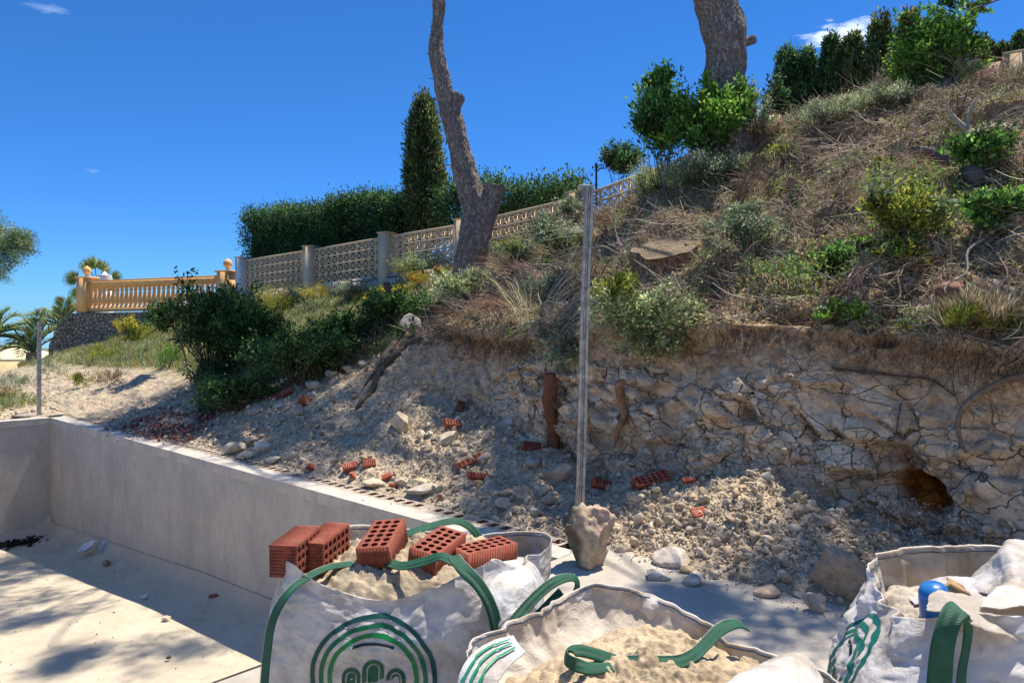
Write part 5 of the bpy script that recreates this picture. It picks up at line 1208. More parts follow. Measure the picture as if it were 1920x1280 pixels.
def foliage_cloud(acc, c, r, n, size, pal, clumps=40, spread=.18, aspect=.5, up=0.0, shell=.55, jit=.25, mask=None):
    """leaves along shoots that radiate from the lower middle of an ellipsoid to an uneven outline"""
    c = np.array(c, float); r = np.array(r, float); m_ = r.mean()
    d = rdir(clumps); d[:, 2] = np.where(d[:, 2] < -.4, -d[:, 2]*.6, d[:, 2])
    lob = 1+.30*vnoise(d*1.6+c, 1.0, 17)+.18*rng.normal(size=clumps)
    r = r*1.16; e = c+d*r*np.clip(lob, .35, 1.45)[:, None]*(shell+(1-shell)*rng.random((clumps, 1))**.45)
    s_ = c-np.array([0, 0, r[2]*.55])+rng.normal(size=(clumps, 3))*r*.22
    k = rng.integers(0, clumps, n); u = rng.random((n, 1))**.55
    P = s_[k]+(e-s_)[k]*u+np.array([0, 0, 1])*(.12*m_*np.sin(u*3.1))+rng.normal(size=(n, 3))*spread*.55*m_*(.4+.8*u)
    br = (.45+1.1*rng.random(clumps))[k][:, None]
    D_ = unit(unit((e-s_)[k])*1.0+rng.normal(size=(n, 3))*.75+np.array([0, 0, up]))
    leaves(acc, P, size*(.5+.9*rng.random(n)), cols(n, PAL[pal], jit)*br, D_, aspect)
    return e
def _cl(c_): return c_
def shrub(name, label, cat, px, py, rx, ry, pal, n=2500, size=.05, Y=None, group=None, clumps=None, aspect=.5, stems=7, up=.3, dep=None, extra=None, base=None, spread=.2, shell=.5, stemcol=(.16, .12, .09)):
    """centre and radii in photo pixels; stands on the ground where its foot is seen"""
    if Y is None:
        h_, nn_, Y = hit(px, min(py+ry*.75, 1270)) if base is None else hit(*base)
        Y = h_.y+.0
        foot = np.array(h_)
    else:
        foot = None
    c = np.array(W(px, py, Y)); r_ = np.array([rx/FPX*Y, (dep if dep else rx/FPX*Y*.8), ry/FPX*Y])
    if foot is None: foot = c-np.array([0, 0, r_[2]]); foot[2] = min(foot[2], gz(foot[0], foot[1])) if gz(foot[0], foot[1]) < foot[2]+3 else foot[2]
    root = thing(name, label, cat, tuple(foot), group)
    acc = Acc(); cc = foliage_cloud(acc, c, r_, n, size, pal, clumps or max(14, n//70), spread, aspect, up, shell)
    if extra:
        for e in extra:
            (ex, ey, erx, ery, epal, en, es) = e
            foliage_cloud(acc, np.array(W(ex, ey, Y-.05)), np.array([erx/FPX*Y, erx/FPX*Y*.8, ery/FPX*Y]), en, es, epal, max(10, en//60), spread, aspect, up, shell)
    acc.build('foliage', M['leaf'], root)
    if stems:
        a = Acc(); ks = rng.choice(len(cc), min(stems*3, len(cc)), replace=False)
        for k in ks:
            e = cc[k]; mid = (foot*.5+e*.5)+rng.normal(size=3)*r_.mean()*.12-[0, 0, .05*r_[2]]
            r0 = max(.006, .022*r_.mean()); tubes(a, path([foot+rng.normal(size=3)*[.04, .04, 0]-[0, 0, .03], mid, e], 9), np.linspace(r0, r0*.3, 9), 5, stemcol)
        a.build('stems', M['twig'], root)
    return root
def columnar(name, label, cat, px, py_top, py_bot, wpx, Y, pal='cypress', n=9000, size=.06, top=.25, group=None, dep=None, trunkh=.3, openness=.0, tufts=420):
    """upright conifer: pointed tufts on a tapering column"""
    t_ = np.array(W(px, py_top, Y)); b_ = np.array(W(px, py_bot, Y)); H = t_[2]-b_[2]; hw = wpx/2/FPX*Y
    root = thing(name, label, cat, tuple(b_), group)
    acc = Acc(); u = rng.random(tufts); th = rng.random(tufts)*2*np.pi
    prof_ = np.interp(u, [0, .1, .45, .8, .94, 1], [.80, .98, 1.0, .74, .48, .10 if top < .5 else .45])
    rad = hw*prof_*(.70+.34*rng.random(tufts))*(1+.10*np.sin(th*3+u*5))
    cc = np.stack([b_[0]+rad*np.cos(th), b_[1]+rad*np.sin(th)*(dep or 1), b_[2]+u*H], 1)
    br = (.4+1.2*rng.random(tufts)**1.3)
    k = rng.integers(0, tufts, n); s_ = hw*.13
    off = rng.normal(size=(n, 3))*[s_, s_, s_*2.4]
    P = cc[k]+off; D_ = unit(off*[1, 1, .3]+np.stack([np.cos(th[k]), np.sin(th[k]), 0*k], 1)*hw*.12+[0, 0, hw*.42]+rng.normal(size=(n, 3))*hw*.12)
    leaves(acc, P, size*(.6+.8*rng.random(n)), cols(n, PAL[pal], .2)*br[k][:, None], D_, .38)
    acc.build('foliage', M['leaf'], root)
    # dense dark inside
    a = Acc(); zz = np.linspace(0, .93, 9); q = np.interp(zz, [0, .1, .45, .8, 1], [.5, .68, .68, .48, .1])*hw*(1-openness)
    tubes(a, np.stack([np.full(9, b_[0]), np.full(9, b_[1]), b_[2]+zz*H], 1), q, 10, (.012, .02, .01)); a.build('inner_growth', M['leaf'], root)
    a = Acc(); tubes(a, [b_-[0, 0, trunkh+.6], b_, b_+[0, 0, H*.5]], [.07*hw/.4+.02]*3, 8, (.16, .12, .09)); a.build('trunk', M['twig'], root)
    return root
def hedge(label, A_, B_, zlo, ztopA, ztopB, dpt, pal='hedge', n=26000, size=.075, clumps=900, ragged=.10, group=None, core=True, name='hedge', lowfrac=0.0):
    A_ = np.array(A_, float); B_ = np.array(B_, float); L = np.linalg.norm(B_-A_); d = (B_-A_)/L; nr = np.array([d[1], -d[0]]); nr = nr if nr[1] < 0 else -nr
    root = thing(name, label, 'hedge', (A_[0], A_[1], zlo), group)
    # clumps on front, top and ends
    u = rng.random(clumps); face = rng.random(clumps); v = lowfrac+(1-lowfrac)*rng.random(clumps)
    zt = ztopA+(ztopB-ztopA)*u+ragged*vnoise(np.stack([u*L*.9, 0*u, 0*u], 1), 1, 4)+ragged*.7*rng.normal(size=clumps)*.5
    dd = np.where(face < .62, dpt/2*(.82+.25*rng.random(clumps)), (rng.random(clumps)-.5)*dpt)
    z = np.where(face < .62, zlo+(zt-zlo)*v, zt-.05*rng.random(clumps))
    e = (face > .94); u = np.where(e & (face > .97), 1., np.where(e, 0., u)); z = np.where(e, zlo+(zt-zlo)*v, z)
    bulge = .12*vnoise(np.stack([u*L*1.3, z, 0*u], 1), 1.0, 8)
    cc = np.stack([A_[0]+d[0]*u*L+nr[0]*(dd+bulge), A_[1]+d[1]*u*L+nr[1]*(dd+bulge), z], 1)
    br = .35+1.3*rng.random(clumps)**1.4; k = rng.integers(0, clumps, n)
    off = rng.normal(size=(n, 3))*[.10, .10, .13]; P = cc[k]+off
    D_ = unit(off+np.array([nr[0], nr[1], .9])*.10+rng.normal(size=(n, 3))*.06)
    acc = Acc(); leaves(acc, P, size*(.6+.8*rng.random(n)), cols(n, PAL[pal], .2)*br[k][:, None], D_, .5); acc.build('foliage', M['leaf'], root)
    if core:
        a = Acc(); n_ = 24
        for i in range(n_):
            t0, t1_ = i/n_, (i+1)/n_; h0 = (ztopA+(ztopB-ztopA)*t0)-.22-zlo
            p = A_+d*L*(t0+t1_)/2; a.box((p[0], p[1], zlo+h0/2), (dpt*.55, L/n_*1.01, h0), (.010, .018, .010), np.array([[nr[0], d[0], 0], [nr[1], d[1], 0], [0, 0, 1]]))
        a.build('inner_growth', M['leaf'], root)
    return root
def wp2(px, back): X, Y = wallpt(px); q = np.array([X, Y])-wn_[:2]*back; return q
# clipped hedge behind the wall
zt = lambda px, py, back: CZ-(py-HOR)/FPX*(wp2(px, back)[1])
def hpt(px, back):   # point behind the wall seen at column px
    X, Y = wallpt(px); s_ = (Y+back)/Y; return np.array([X*s_, Y+back])
def zt2(px, py, back): return CZ-(py-HOR)/FPX*(wallpt(px)[1]+back)
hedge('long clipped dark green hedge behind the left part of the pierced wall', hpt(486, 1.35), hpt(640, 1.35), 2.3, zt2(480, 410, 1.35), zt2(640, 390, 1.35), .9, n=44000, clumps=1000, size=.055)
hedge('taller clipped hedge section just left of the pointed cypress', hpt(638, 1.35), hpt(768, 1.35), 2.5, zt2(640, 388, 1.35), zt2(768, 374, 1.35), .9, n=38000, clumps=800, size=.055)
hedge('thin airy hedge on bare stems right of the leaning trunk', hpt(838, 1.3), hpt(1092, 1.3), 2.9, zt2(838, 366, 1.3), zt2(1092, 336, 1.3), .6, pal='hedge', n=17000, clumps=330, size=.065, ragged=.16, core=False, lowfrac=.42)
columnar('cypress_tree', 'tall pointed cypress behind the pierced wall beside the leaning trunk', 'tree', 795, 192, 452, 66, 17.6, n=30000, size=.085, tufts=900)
o = columnar('cypress_tree', 'pair of stems of dark cypress right of the thick pine trunk, left one', 'tree', 1477, 100, 235, 46, 13.2, 'hedge', 8000, .07, 1, 'row of cypresses behind the upper wall')
o['label'] = 'dark square-topped cypress, first to the right of the thick pine trunk'
for args in ((1512, 100, 230, 44, 13.0, 'dark square-topped cypress touching the first one right of the thick pine trunk', 'hedge'),
             (1560, 76, 215, 44, 12.8, 'dark cypress just below the small white cloud', 'hedge'),
             (1597, 72, 205, 44, 12.6, 'greyer open cypress under the right end of the small cloud', 'cypress'),
             (1651, 42, 195, 56, 12.4, 'tall cypress with a pointed top, between the cloud and the flowering shrub', 'cypress'),
             (1707, 32, 185, 46, 12.2, 'dark cypress partly hidden by the left side of the flowering shrub', 'hedge'),
             (1762, 36, 175, 44, 12.0, 'dark cypress mostly hidden behind the flowering shrub', 'hedge'),
             (1842, 84, 140, 32, 11.6, 'small cypress top above the wall right of the flowering shrub', 'cypress'),
             (1880, 88, 125, 22, 11.5, 'thin small cypress top left of the rendered wall bay', 'cypress'),
             (1912, 68, 130, 26, 11.3, 'cypress top at the right edge of the picture', 'hedge')):
    px, pt_, pb, wd, YY, lb, pl = args
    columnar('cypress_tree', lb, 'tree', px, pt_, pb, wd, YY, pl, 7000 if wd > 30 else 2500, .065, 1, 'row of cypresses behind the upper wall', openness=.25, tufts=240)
shrub('bush', 'dark evergreen bush at the wall, below and left of the big green bushes', 'bush', 1165, 305, 40, 30, 'hedge', 5000, .06, Y=14.2, stems=3)
shrub('bush', 'dark bush sprouting left of the first square-topped cypress', 'bush', 1452, 190, 22, 42, 'hedge', 2600, .06, Y=12.6, stems=3)
# big green bushes round the thick pine
shrub('bush', 'big dark green leafy bush left of the thick pine trunk', 'bush', 1245, 222, 50, 80, 'mid', 8000, .075, Y=11.3, stems=6, extra=[(1238, 150, 26, 22, 'mid', 1200, .07), (1225, 235, 38, 30, 'dark', 2200, .07)])
shrub('bush', 'bright green leafy bush covering the foot of the thick pine trunk', 'bush', 1330, 225, 66, 55, 'bright', 8500, .07, Y=10.9, stems=6, extra=[(1325, 160, 14, 20, 'bright', 500, .06), (1378, 195, 34, 34, 'bright', 2200, .065), (1320, 262, 50, 25, 'mid', 2500, .06)])
shrub('sapling', 'thin airy sapling right of the thick pine trunk', 'bush', 1420, 215, 22, 60, 'greygreen', 900, .05, Y=11.0, stems=6)
# flowering shrub top right
fs = shrub('flowering_shrub', 'tall bright green shrub with a few pink flowers behind the upper wall', 'shrub', 1745, 110, 72, 62, 'bright', 9500, .062, Y=10.6, stems=10, extra=[(1715, 55, 32, 34, 'mid', 1500, .06), (1790, 60, 36, 40, 'bright', 1500, .06), (1768, 150, 62, 26, 'bright', 3000, .06), (1825, 95, 32, 24, 'bright', 1000, .06), (1790, 12, 45, 14, 'mid', 600, .06), (1850, 4, 28, 8, 'mid', 260, .06), (1845, 22, 20, 6, 'mid', 140, .06), (1700, 35, 16, 12, 'mid', 300, .06)], spread=.16)
for x, y in ((1693, 24), (1710, 28), (1815, 12)):
    a = Acc(); P = np.array(W(x, y, 10.4))+rng.normal(size=(14, 3))*.06
    leaves(a, P, .035, cols(len(P), [(.45, .12, .16), (.5, .22, .2)], .15), None, .8); a.build('flower_cluster', M['leaf'], fs)
a = Acc()
for L in ([(1800, 180), (1806, 100), (1815, 20), (1813, -20)], [(1815, 22), (1850, 8), (1890, -6)], [(1770, 150), (1762, 80), (1750, 30)], [(1790, 170), (1826, 110), (1850, 80)]):
    P = path(pp(L, 10.5), 14); tubes(a, P, np.linspace(.022, .008, 14), 6, (.2, .15, .12))
a.build('branch', M['twig'], fs)

# ------------------------------------------------------------------ palms and far left
def frond(acc, base, d, length, droop, leaf=.45, pal=None, n=40, wd=.035):
    pal = pal or [(.10, .17, .06), (.16, .24, .08), (.22, .30, .10)]
    d = unit(np.array(d, float)); t = np.linspace(0, 1, 18)[:, None]
    P = np.array(base)+d*t*length+np.array([0, 0, -1])*droop*t**2.2*length
    tubes(acc, P, np.linspace(.035, .008, 18), 5, pal[0])
    u = np.linspace(.12, 1, n); C_ = np.stack([np.interp(u, t[:, 0], P[:, k]) for k in range(3)], 1)
    T = unit(np.stack([np.interp(u, t[:, 0], np.gradient(P, axis=0)[:, k]) for k in range(3)], 1))
    Sd = unit(np.cross(T, [0, 0, 1])); U = np.cross(Sd, T)
    ln = leaf*np.sin(np.pi*np.clip(u*.85+.12, 0, 1))**.6
    for s_ in (-1, 1):
        D_ = unit(T*.75+s_*Sd*.75+U*.25+rng.normal(size=(n, 3))*.08-np.array([0, 0, .12]))
        k = np.linalg.norm(D_, axis=1); leaves(acc, C_, ln, cols(n, pal, .18), D_, wd/leaf*1.4, norm=U)
def palm(label, p, fr, L, pal=None, group=None, trunkz=2.0, seed=0, name='palm_tree'):
    root = thing(name, label, 'palm', (p[0], p[1], p[2]-trunkz), group)
    for (az, el, l_, dr) in fr:
        acc = Acc(); d = (math.cos(R(az))*math.cos(R(el)), math.sin(R(az))*math.cos(R(el))*.6, math.sin(R(el)))
        frond(acc, p, d, L*l_, dr, .5, pal); acc.build('frond', M['leaf'], root)
    a = Acc(); P = np.array([p-np.array([0, 0, trunkz]), p-np.array([0, 0, trunkz/2]), p]); tubes(a, path(P, 12), .20+.02*np.sin(np.arange(12)*2.), 12, (.22, .17, .12)); a.build('trunk', M['twig'], root)
    return root
pg = [(.16, .25, .08), (.27, .38, .12), (.40, .48, .18), (.46, .44, .20)]
palm('feather palm with arching fronds against the end of the orange balustrade', np.array(W(118, 612, 25.5)), [(178, 40, 1.1, .45), (165, 22, 1.25, .35), (190, 12, 1.3, .25), (150, 55, .9, .5), (60, 62, .8, .5), (95, 75, .9, .3), (30, 40, .6, .5), (110, 50, .8, .4), (75, 55, .8, .3)], 1.55, pg)
palm('feather palm behind the thin steel post', np.array(W(62, 660, 24.8)), [(150, 50, 1.1, .7), (110, 65, 1.1, .4), (60, 55, 1.1, .5), (30, 45, 1.1, .6), (170, 35, 1.1, .7), (80, 75, 1.2, .3), (200, 30, .9, .7), (45, 70, 1.1, .3), (130, 35, .8, .8), (20, 60, 1.0, .4)], 1.7, pg)
palm('feather palm cut off by the left edge of the picture', np.array(W(-14, 632, 25.0)), [(20, 42, 1.2, .75), (30, 60, 1.2, .5), (0, 32, 1.3, .6), (50, 70, 1.1, .4), (-10, 18, 1.2, .8), (120, 60, 1, .5), (10, 52, 1.1, .9), (5, 20, 1.2, 1.0), (25, 10, 1.1, .8)], 1.5, pg)
# fan palm above the balustrade
p = np.array(W(182, 532, 27.0)); fpalm = thing('fan_palm', 'fan palm showing above the left end of the orange balustrade', 'palm', (p[0], p[1], p[2]-3.0))
for (az, el, l_) in ((178, 14, 1.25), (128, 60, 1.0), (88, 80, 1.1), (40, 52, 1.0), (8, 14, 1.25), (192, -30, 1.1), (-10, -20, .9)):
    acc = Acc(); d = np.array([math.cos(R(az))*math.cos(R(el)), -.25, math.sin(R(el))]); d = unit(d); q = p+d*.55*l_
    tubes(acc, np.array([p, (p+q)/2, q]), [.02, .018, .015], 5, (.15, .22, .07))
    s_ = unit(np.cross(d, [0, -1, .2])); n = 22; an = np.radians(np.linspace(-85, 85, n))
    D_ = unit(d*np.cos(an)[:, None]+s_*np.sin(an)[:, None]); ln = .50*(.6+.4*np.cos(an))
    leaves(acc, np.tile(q, (n, 1)), ln, cols(n, pg, .2), D_-np.array([0, 0, .08]), .13, norm=np.tile([0, -1., .3], (n, 1)))
    tips = q+D_*ln[:, None]*.85; leaves(acc, tips, .16, cols(n, [(.3, .32, .15), (.25, .3, .14)], .2), D_*.35+np.array([0, 0, -.9]), .10)
    acc.build('fan_leaf', M['leaf'], fpalm)
a = Acc(); tubes(a, np.array([p-[0, 0, 3.], p-[0, 0, 1.5], p]), [.16, .15, .17], 12, (.2, .15, .11)); a.build('trunk', M['twig'], fpalm)
# pine branches reaching in at the left edge
lp = thing('pine_tree', 'pine tree outside the left edge with two clumps of foliage reaching in', 'tree', tuple(W(-150, 700, 24)))
cs, rr = [], []
for (x, y, r_) in ((28, 438, 17), (45, 455, 18), (25, 468, 26), (5, 470, 22), (50, 468, 12), (8, 500, 14), (0, 512, 10), (-30, 440, 40), (-60, 480, 50), (-90, 420, 50), (-40, 520, 25), (35, 450, 20)):
    cs.append(W(x, y, 24)); rr.append(r_/FPX*24)
needlecrown('crown', lp, cs, rr, 330, .12, [(.20, .30, .12), (.28, .38, .16), (.13, .20, .08), (.36, .42, .18)], flat=.9)
a = Acc(); 
for L in ([(-150, 700), (-140, 560), (-100, 460), (-80, 380)], [(-120, 520), (-40, 480), (30, 465), (55, 460)], [(-110, 540), (-40, 525), (10, 505)], [(-60, 480), (0, 455), (30, 440)]): P = path(pp(L, 24), 14); tubes(a, P, np.linspace(.12 if L[0][1] == 700 else .035, .012, 14), 7, (.17, .13, .10))
a.build('trunk', M['twig'], lp)
ctr_st = ctr
# ------------------------------------------------------------------ bushes on the bank
def SB(*a, **k):
    px, py, rx, ry, pal = a[3:8]
    if px > 1340 and k.get('stems', 7) and py > 250:      # straggling bushes: loose outlying shoots
        ex = list(k.get('extra') or []); n0 = a[8] if len(a) > 8 else 2500; sz = a[9] if len(a) > 9 else .05; r_ = np.random.default_rng(int(px*7+py))
        for _ in range(7):
            an = r_.random()*6.28; q = r_.uniform(.7, 1.35); ex.append((px+math.cos(an)*rx*q, py+math.sin(an)*ry*q*.8, rx*r_.uniform(.2, .5), ry*r_.uniform(.2, .45), pal if r_.random() < .6 else 'greygreen', int(n0*.09), sz*.85))
        k['extra'] = ex; k['shell'] = .05; k['spread'] = .24
    return shrub(*a, **k)
SB('carob_bush', 'large dark glossy bush at the head of the rubble slope', 'bush', 425, 608, 92, 78, 'dark', 26000, .06, base=(400, 715), stems=8, clumps=170, shell=.2, spread=.13,
   extra=[(500, 620, 42, 45, 'dark', 3000, .06), (405, 700, 55, 55, 'dark', 4200, .055), (455, 650, 60, 45, 'dark', 3600, .06)])
st = SB('sapling', 'small dark tree with a thin bare stem left of the large dark bush', 'tree', 302, 598, 36, 34, 'dark', 3600, .06, base=(350, 690), stems=0, shell=.2)
a = Acc(); yy = st.location.y; tubes(a, path([tuple(hit(352, 692)[0]), tuple(W(345, 660, yy)), tuple(W(332, 630, yy)), tuple(W(322, 600, yy)), tuple(W(318, 575, yy))], 16), np.linspace(.022, .009, 16), 6, (.07, .05, .04)); a.build('stem', M['twig'], st)
SB('bush', 'low dark green bush spreading over the top of the rubble slope', 'bush', 565, 660, 105, 46, 'dark', 15000, .05, base=(560, 715), shell=.3, clumps=120, spread=.12)
SB('bush', 'low dark bush directly below the yellow flowering strip', 'bush', 655, 622, 82, 40, 'dark', 12000, .05, base=(655, 660), shell=.3, clumps=90, spread=.13)
SB('bush', 'dark bush beside the pale boulder above the long root', 'bush', 720, 575, 52, 34, 'dark', 4500, .05, base=(715, 620), shell=.3)
SB('bush', 'small mid green bush hanging over the edge above the long root', 'bush', 800, 580, 42, 32, 'mid', 3200, .045, base=(800, 605), shell=.3)
SB('bush', 'low dark creeping bush at the foot of the large dark bush', 'bush', 440, 735, 62, 28, 'dark', 4500, .045, base=(450, 765), shell=.2)
G2 = 'yellow flowering broom below the pierced wall'
SB('broom_shrub', 'yellow flowering broom in front of the first pierced panel', 'shrub', 520, 560, 52, 24, 'yellow', 4200, .035, base=(520, 590), up=1.2, aspect=.25, extra=[(525, 575, 55, 26, 'yellowgreen', 2600, .05)])
SB('broom_shrub', 'yellow topped broom in front of the second rendered pillar', 'shrub', 590, 550, 36, 20, 'yellow', 2600, .035, base=(590, 585), up=1.2, aspect=.25, extra=[(600, 572, 40, 26, 'pale', 2200, .05)])
SB('broom_shrub', 'green and yellow broom below the stone wall base', 'shrub', 655, 545, 36, 18, 'greygreen', 2200, .045, base=(655, 570), up=1.0, aspect=.3, extra=[(690, 560, 45, 14, 'yellow', 1600, .035)])
SB('broom_shrub', 'thin yellow broom at the edge of the dark bush, far left of its row', 'shrub', 470, 590, 30, 26, 'yellowgreen', 1900, .045, base=(475, 620), up=1.0, aspect=.3)
SB('broom_shrub', 'pale green feathery shrub with yellow tips left of the leaning trunk', 'shrub', 785, 500, 48, 26, 'pale', 4600, .055, base=(785, 530), up=1.3, aspect=.2, extra=[(760, 505, 22, 22, 'yellow', 1100, .04), (830, 490, 22, 18, 'greygreen', 900, .05)])
SB('flower_patch', 'orange and yellow flowering strip running up to the leaning trunk', 'flowers', 790, 525, 50, 12, 'orange', 1900, .035, base=(790, 545), up=.6, stems=0, extra=[(745, 545, 34, 10, 'yellow', 1100, .035), (830, 508, 26, 8, 'orange', 700, .035), (700, 565, 30, 10, 'yellow', 800, .035)])
SB('bush', 'pale grey-green bush just below the leaning trunk', 'bush', 865, 545, 58, 38, 'pale', 6200, .045, base=(865, 580), up=.6, extra=[(905, 520, 32, 18, 'greygreen', 1300, .045)])
SB('broom_shrub', 'yellow flowering broom against the dark stone wall', 'shrub', 248, 615, 28, 22, 'yellow', 1900, .06, base=(250, 645), up=1.0, aspect=.3, extra=[(255, 628, 34, 22, 'yellowgreen', 1600, .07)])
# hanging shrub over the cut, right of the post
hb = SB('shrub', 'wispy light green shrub hanging over the cut bank right of the tall post', 'bush', 1205, 592, 104, 60, 'pale', 11000, .034, base=(1215, 640), up=-.2, stems=10, clumps=120, shell=.25, spread=.15,
   extra=[(1150, 540, 48, 34, 'yellowgreen', 1700, .032), (1225, 640, 62, 46, 'pale', 3600, .032), (1300, 590, 30, 32, 'pale', 1100, .032)], stemcol=(.30, .26, .2))
SB('shrub', 'sparse dark hanging greenery behind the tall post', 'bush', 1070, 660, 52, 34, 'greygreen', 1900, .034, base=(1075, 640), up=-.4, stems=6)
SB('bush', 'soft grey-green bush left of the tall post below the wall', 'bush', 1040, 440, 50, 40, 'greygreen', 4600, .045, base=(1045, 475), up=.4)
SB('bush', 'grey twiggy bush hiding the foot of the wall by the white cap', 'bush', 1070, 390, 34, 26, 'greygreen', 2600, .045, base=(1075, 430), up=.4)
SB('bush', 'feathery pale green bush between the wall and the big green bushes', 'bush', 1215, 345, 42, 36, 'pale', 4600, .045, base=(1215, 385), up=.8, aspect=.25)
SB('bush', 'feathery green growth below the bright green bush', 'bush', 1320, 320, 72, 34, 'greygreen', 7600, .042, base=(1320, 355), up=.8, aspect=.25, extra=[(1270, 335, 40, 28, 'pale', 1800, .04), (1385, 310, 34, 22, 'pale', 1300, .04)])
SB('bush', 'dark round bush between two feathery bushes on the slope', 'bush', 1250, 345, 22, 24, 'dark', 1800, .045, base=(1250, 370), up=.4)
SB('bush', 'olive bush on the brow right of the thick pine trunk', 'bush', 1545, 215, 62, 22, 'greygreen', 4600, .042, base=(1550, 240), up=.8, aspect=.3, extra=[(1600, 195, 45, 16, 'pale', 1400, .04)])
SB('bush', 'olive bush on the brow under the tall pointed cypress', 'bush', 1660, 180, 44, 20, 'greygreen', 3000, .042, base=(1665, 205), up=.8, aspect=.3)
SB('bush', 'low dry olive bush on the brow left of the cypresses', 'bush', 1445, 240, 44, 16, 'straw', 2400, .042, base=(1445, 262), up=.6, aspect=.3)
SB('bush', 'yellow-green leafy bush in the middle of the debris slope', 'bush', 1690, 405, 62, 55, 'yellowgreen', 2900, .048, base=(1695, 450), up=.3, shell=.2, stems=8)
SB('bush', 'smaller yellow-green bush below the middle one on the debris slope', 'bush', 1690, 480, 45, 24, 'yellowgreen', 1700, .046, base=(1695, 500), up=.3, shell=.2)
SB('bush', 'green leafy bush cut by the right edge of the picture', 'bush', 1875, 395, 62, 34, 'mid', 2400, .055, base=(1870, 425), up=.3, shell=.2, extra=[(1895, 370, 34, 18, 'bright', 500, .05)])
SB('bush', 'green foliage around the pale fallen branch', 'bush', 1835, 285, 48, 36, 'mid', 1900, .055, base=(1845, 325), up=.3, shell=.2)
SB('bush', 'pale leafy bush near the right edge high on the slope', 'bush', 1880, 265, 32, 26, 'bright', 900, .05, base=(1885, 295), up=.3, shell=.2)
SB('bush', 'bright green plant on the lip of the rock face', 'bush', 1580, 592, 45, 24, 'bright', 2200, .030, base=(1580, 606), up=.6)
SB('grass_tuft', 'pale yellow grass tuft overhanging the rock face at right', 'grass', 1845, 592, 80, 32, 'straw', 5200, .085, base=(1840, 612), up=1.2, aspect=.06, stems=0, extra=[(1800, 600, 45, 20, 'yellowgreen', 1500, .08), (1870, 610, 40, 20, 'yellowgreen', 1100, .08)])
SB('bush', 'green plant between the stump and the yellow-green bush', 'bush', 1570, 490, 34, 30, 'mid', 1400, .038, base=(1570, 515), up=.3)
SB('bush', 'small bright green plant left of the yellow-green bush', 'bush', 1618, 460, 30, 12, 'bright', 800, .036, base=(1618, 472), up=.3)
SB('bush', 'dull green twiggy bush above and right of the stump', 'bush', 1400, 430, 62, 40, 'greygreen', 2600, .038, base=(1400, 470), up=.3, shell=.2, extra=[(1445, 500, 50, 40, 'greygreen', 1200, .036)])
SB('bush', 'olive plant high in the middle of the debris slope', 'bush', 1660, 320, 26, 26, 'yellowgreen', 900, .04, base=(1660, 340), up=.3)
SB('bush', 'dry green clump above the middle of the debris slope', 'bush', 1480, 285, 36, 14, 'yellowgreen', 1100, .04, base=(1480, 297), up=.5)
SB('bush', 'pale green weedy bush left of the tall post on the slope', 'bush', 985, 470, 42, 22, 'greygreen', 2000, .04, base=(985, 492), up=.3, extra=[(960, 460, 30, 12, 'yellowgreen', 500, .036)])
SB('bush', 'dark green bush under dead branches right of the leaning trunk', 'bush', 965, 462, 36, 16, 'dark', 1500, .045, base=(965, 485), up=.3)
SB('bush', 'leafy stems standing at the left of the tall post', 'bush', 1010, 540, 60, 30, 'greygreen', 1300, .036, base=(1010, 565), up=.2, shell=.2)
# ------------------------------------------------------------------ roots and fallen limbs
BM = M['bark']
def limb(name, label, cat, pts, rad, seed=1, col=(1, 1, 1), lift=.02, mat=None, K=110, S=22, Y=None, off=0.0, side=None):
    """a branch or root lying where the given photo points meet the ground"""
    P = []
    for q in pts:
        if len(q) == 3: P.append(tuple(W(*q)))
        else:
            h_, n_, _ = hit(*q); v = (Vector((0, 0, CZ))-h_).normalized(); P.append(tuple(h_+v*(lift)))
    P_ = path(P, K); T = unit(np.gradient(P_, axis=0)); A_ = unit(np.cross(T, [.2, .9, .3])); B_ = np.cross(T, A_); th = np.arange(S)*2*np.pi/S
    rr = np.interp(np.linspace(0, 1, K), np.linspace(0, 1, len(rad)), rad)
    P_ = P_+A_*(rr*.5*vnoise(P_, 5, seed))[:, None]+B_*(rr*.5*vnoise(P_, 5, seed+1))[:, None]; rr = rr*(1+.16*vnoise(P_, 9, seed+2))
    D_ = np.cos(th)[None, :, None]*A_[:, None]+np.sin(th)[None, :, None]*B_[:, None]; base = P_[:, None]+D_*rr[:, None, None]
    V = base+D_*(rr[:, None]*(.20*fbm(base*np.array([1, 1, .6]), 16, 4, seed+3, .6)+.1*fbm(base, 50, 2, seed)))[..., None]
    idx = np.arange(K*S).reshape(K, S); nx = np.roll(idx, -1, 1); a = Acc()
    C = np.array(col)*(1+.3*fbm(V, 14, 3, seed+7))[..., None]
    a.add(V.reshape(-1, 3), np.stack([idx[:-1], nx[:-1], nx[1:], idx[1:]], -1).reshape(-1, 4), C.reshape(-1, 3))
    for e in (0, -1):
        c_ = V[e].mean(0); VV = np.vstack([V[e], c_]); a.add(VV, [(i, (i+1) % S, S, S) for i in range(S)], np.array(col)*1.2)
    o = a.build(name, mat or M['twig'], None, smooth=True)
    if label: tag(o, label, cat)
    return o
h_y = hit(1040, 760)[0].y-.12
limb('root', 'long dark root running down the bank beside the rubble slope', 'root', [(790, 638), (762, 648), (735, 672), (712, 705), (690, 740), (668, 765)], [.045, .062, .058, .048, .038, .02], 3, (.13, .105, .085), .05)
limb('root', 'thin dark root forking down from the middle of the long dark root', 'root', [(722, 690), (700, 700), (684, 722), (676, 735)], [.028, .022, .014, .006], 33, (.15, .12, .10), .04)
limb('root', 'small side root branching off the thick brown root', 'root', [(1036, 755, h_y), (1052, 775, h_y+.02), (1058, 800, h_y+.04), (1070, 822, h_y+.06)], [.02, .014, .010, .005], 34, (.24, .13, .08))
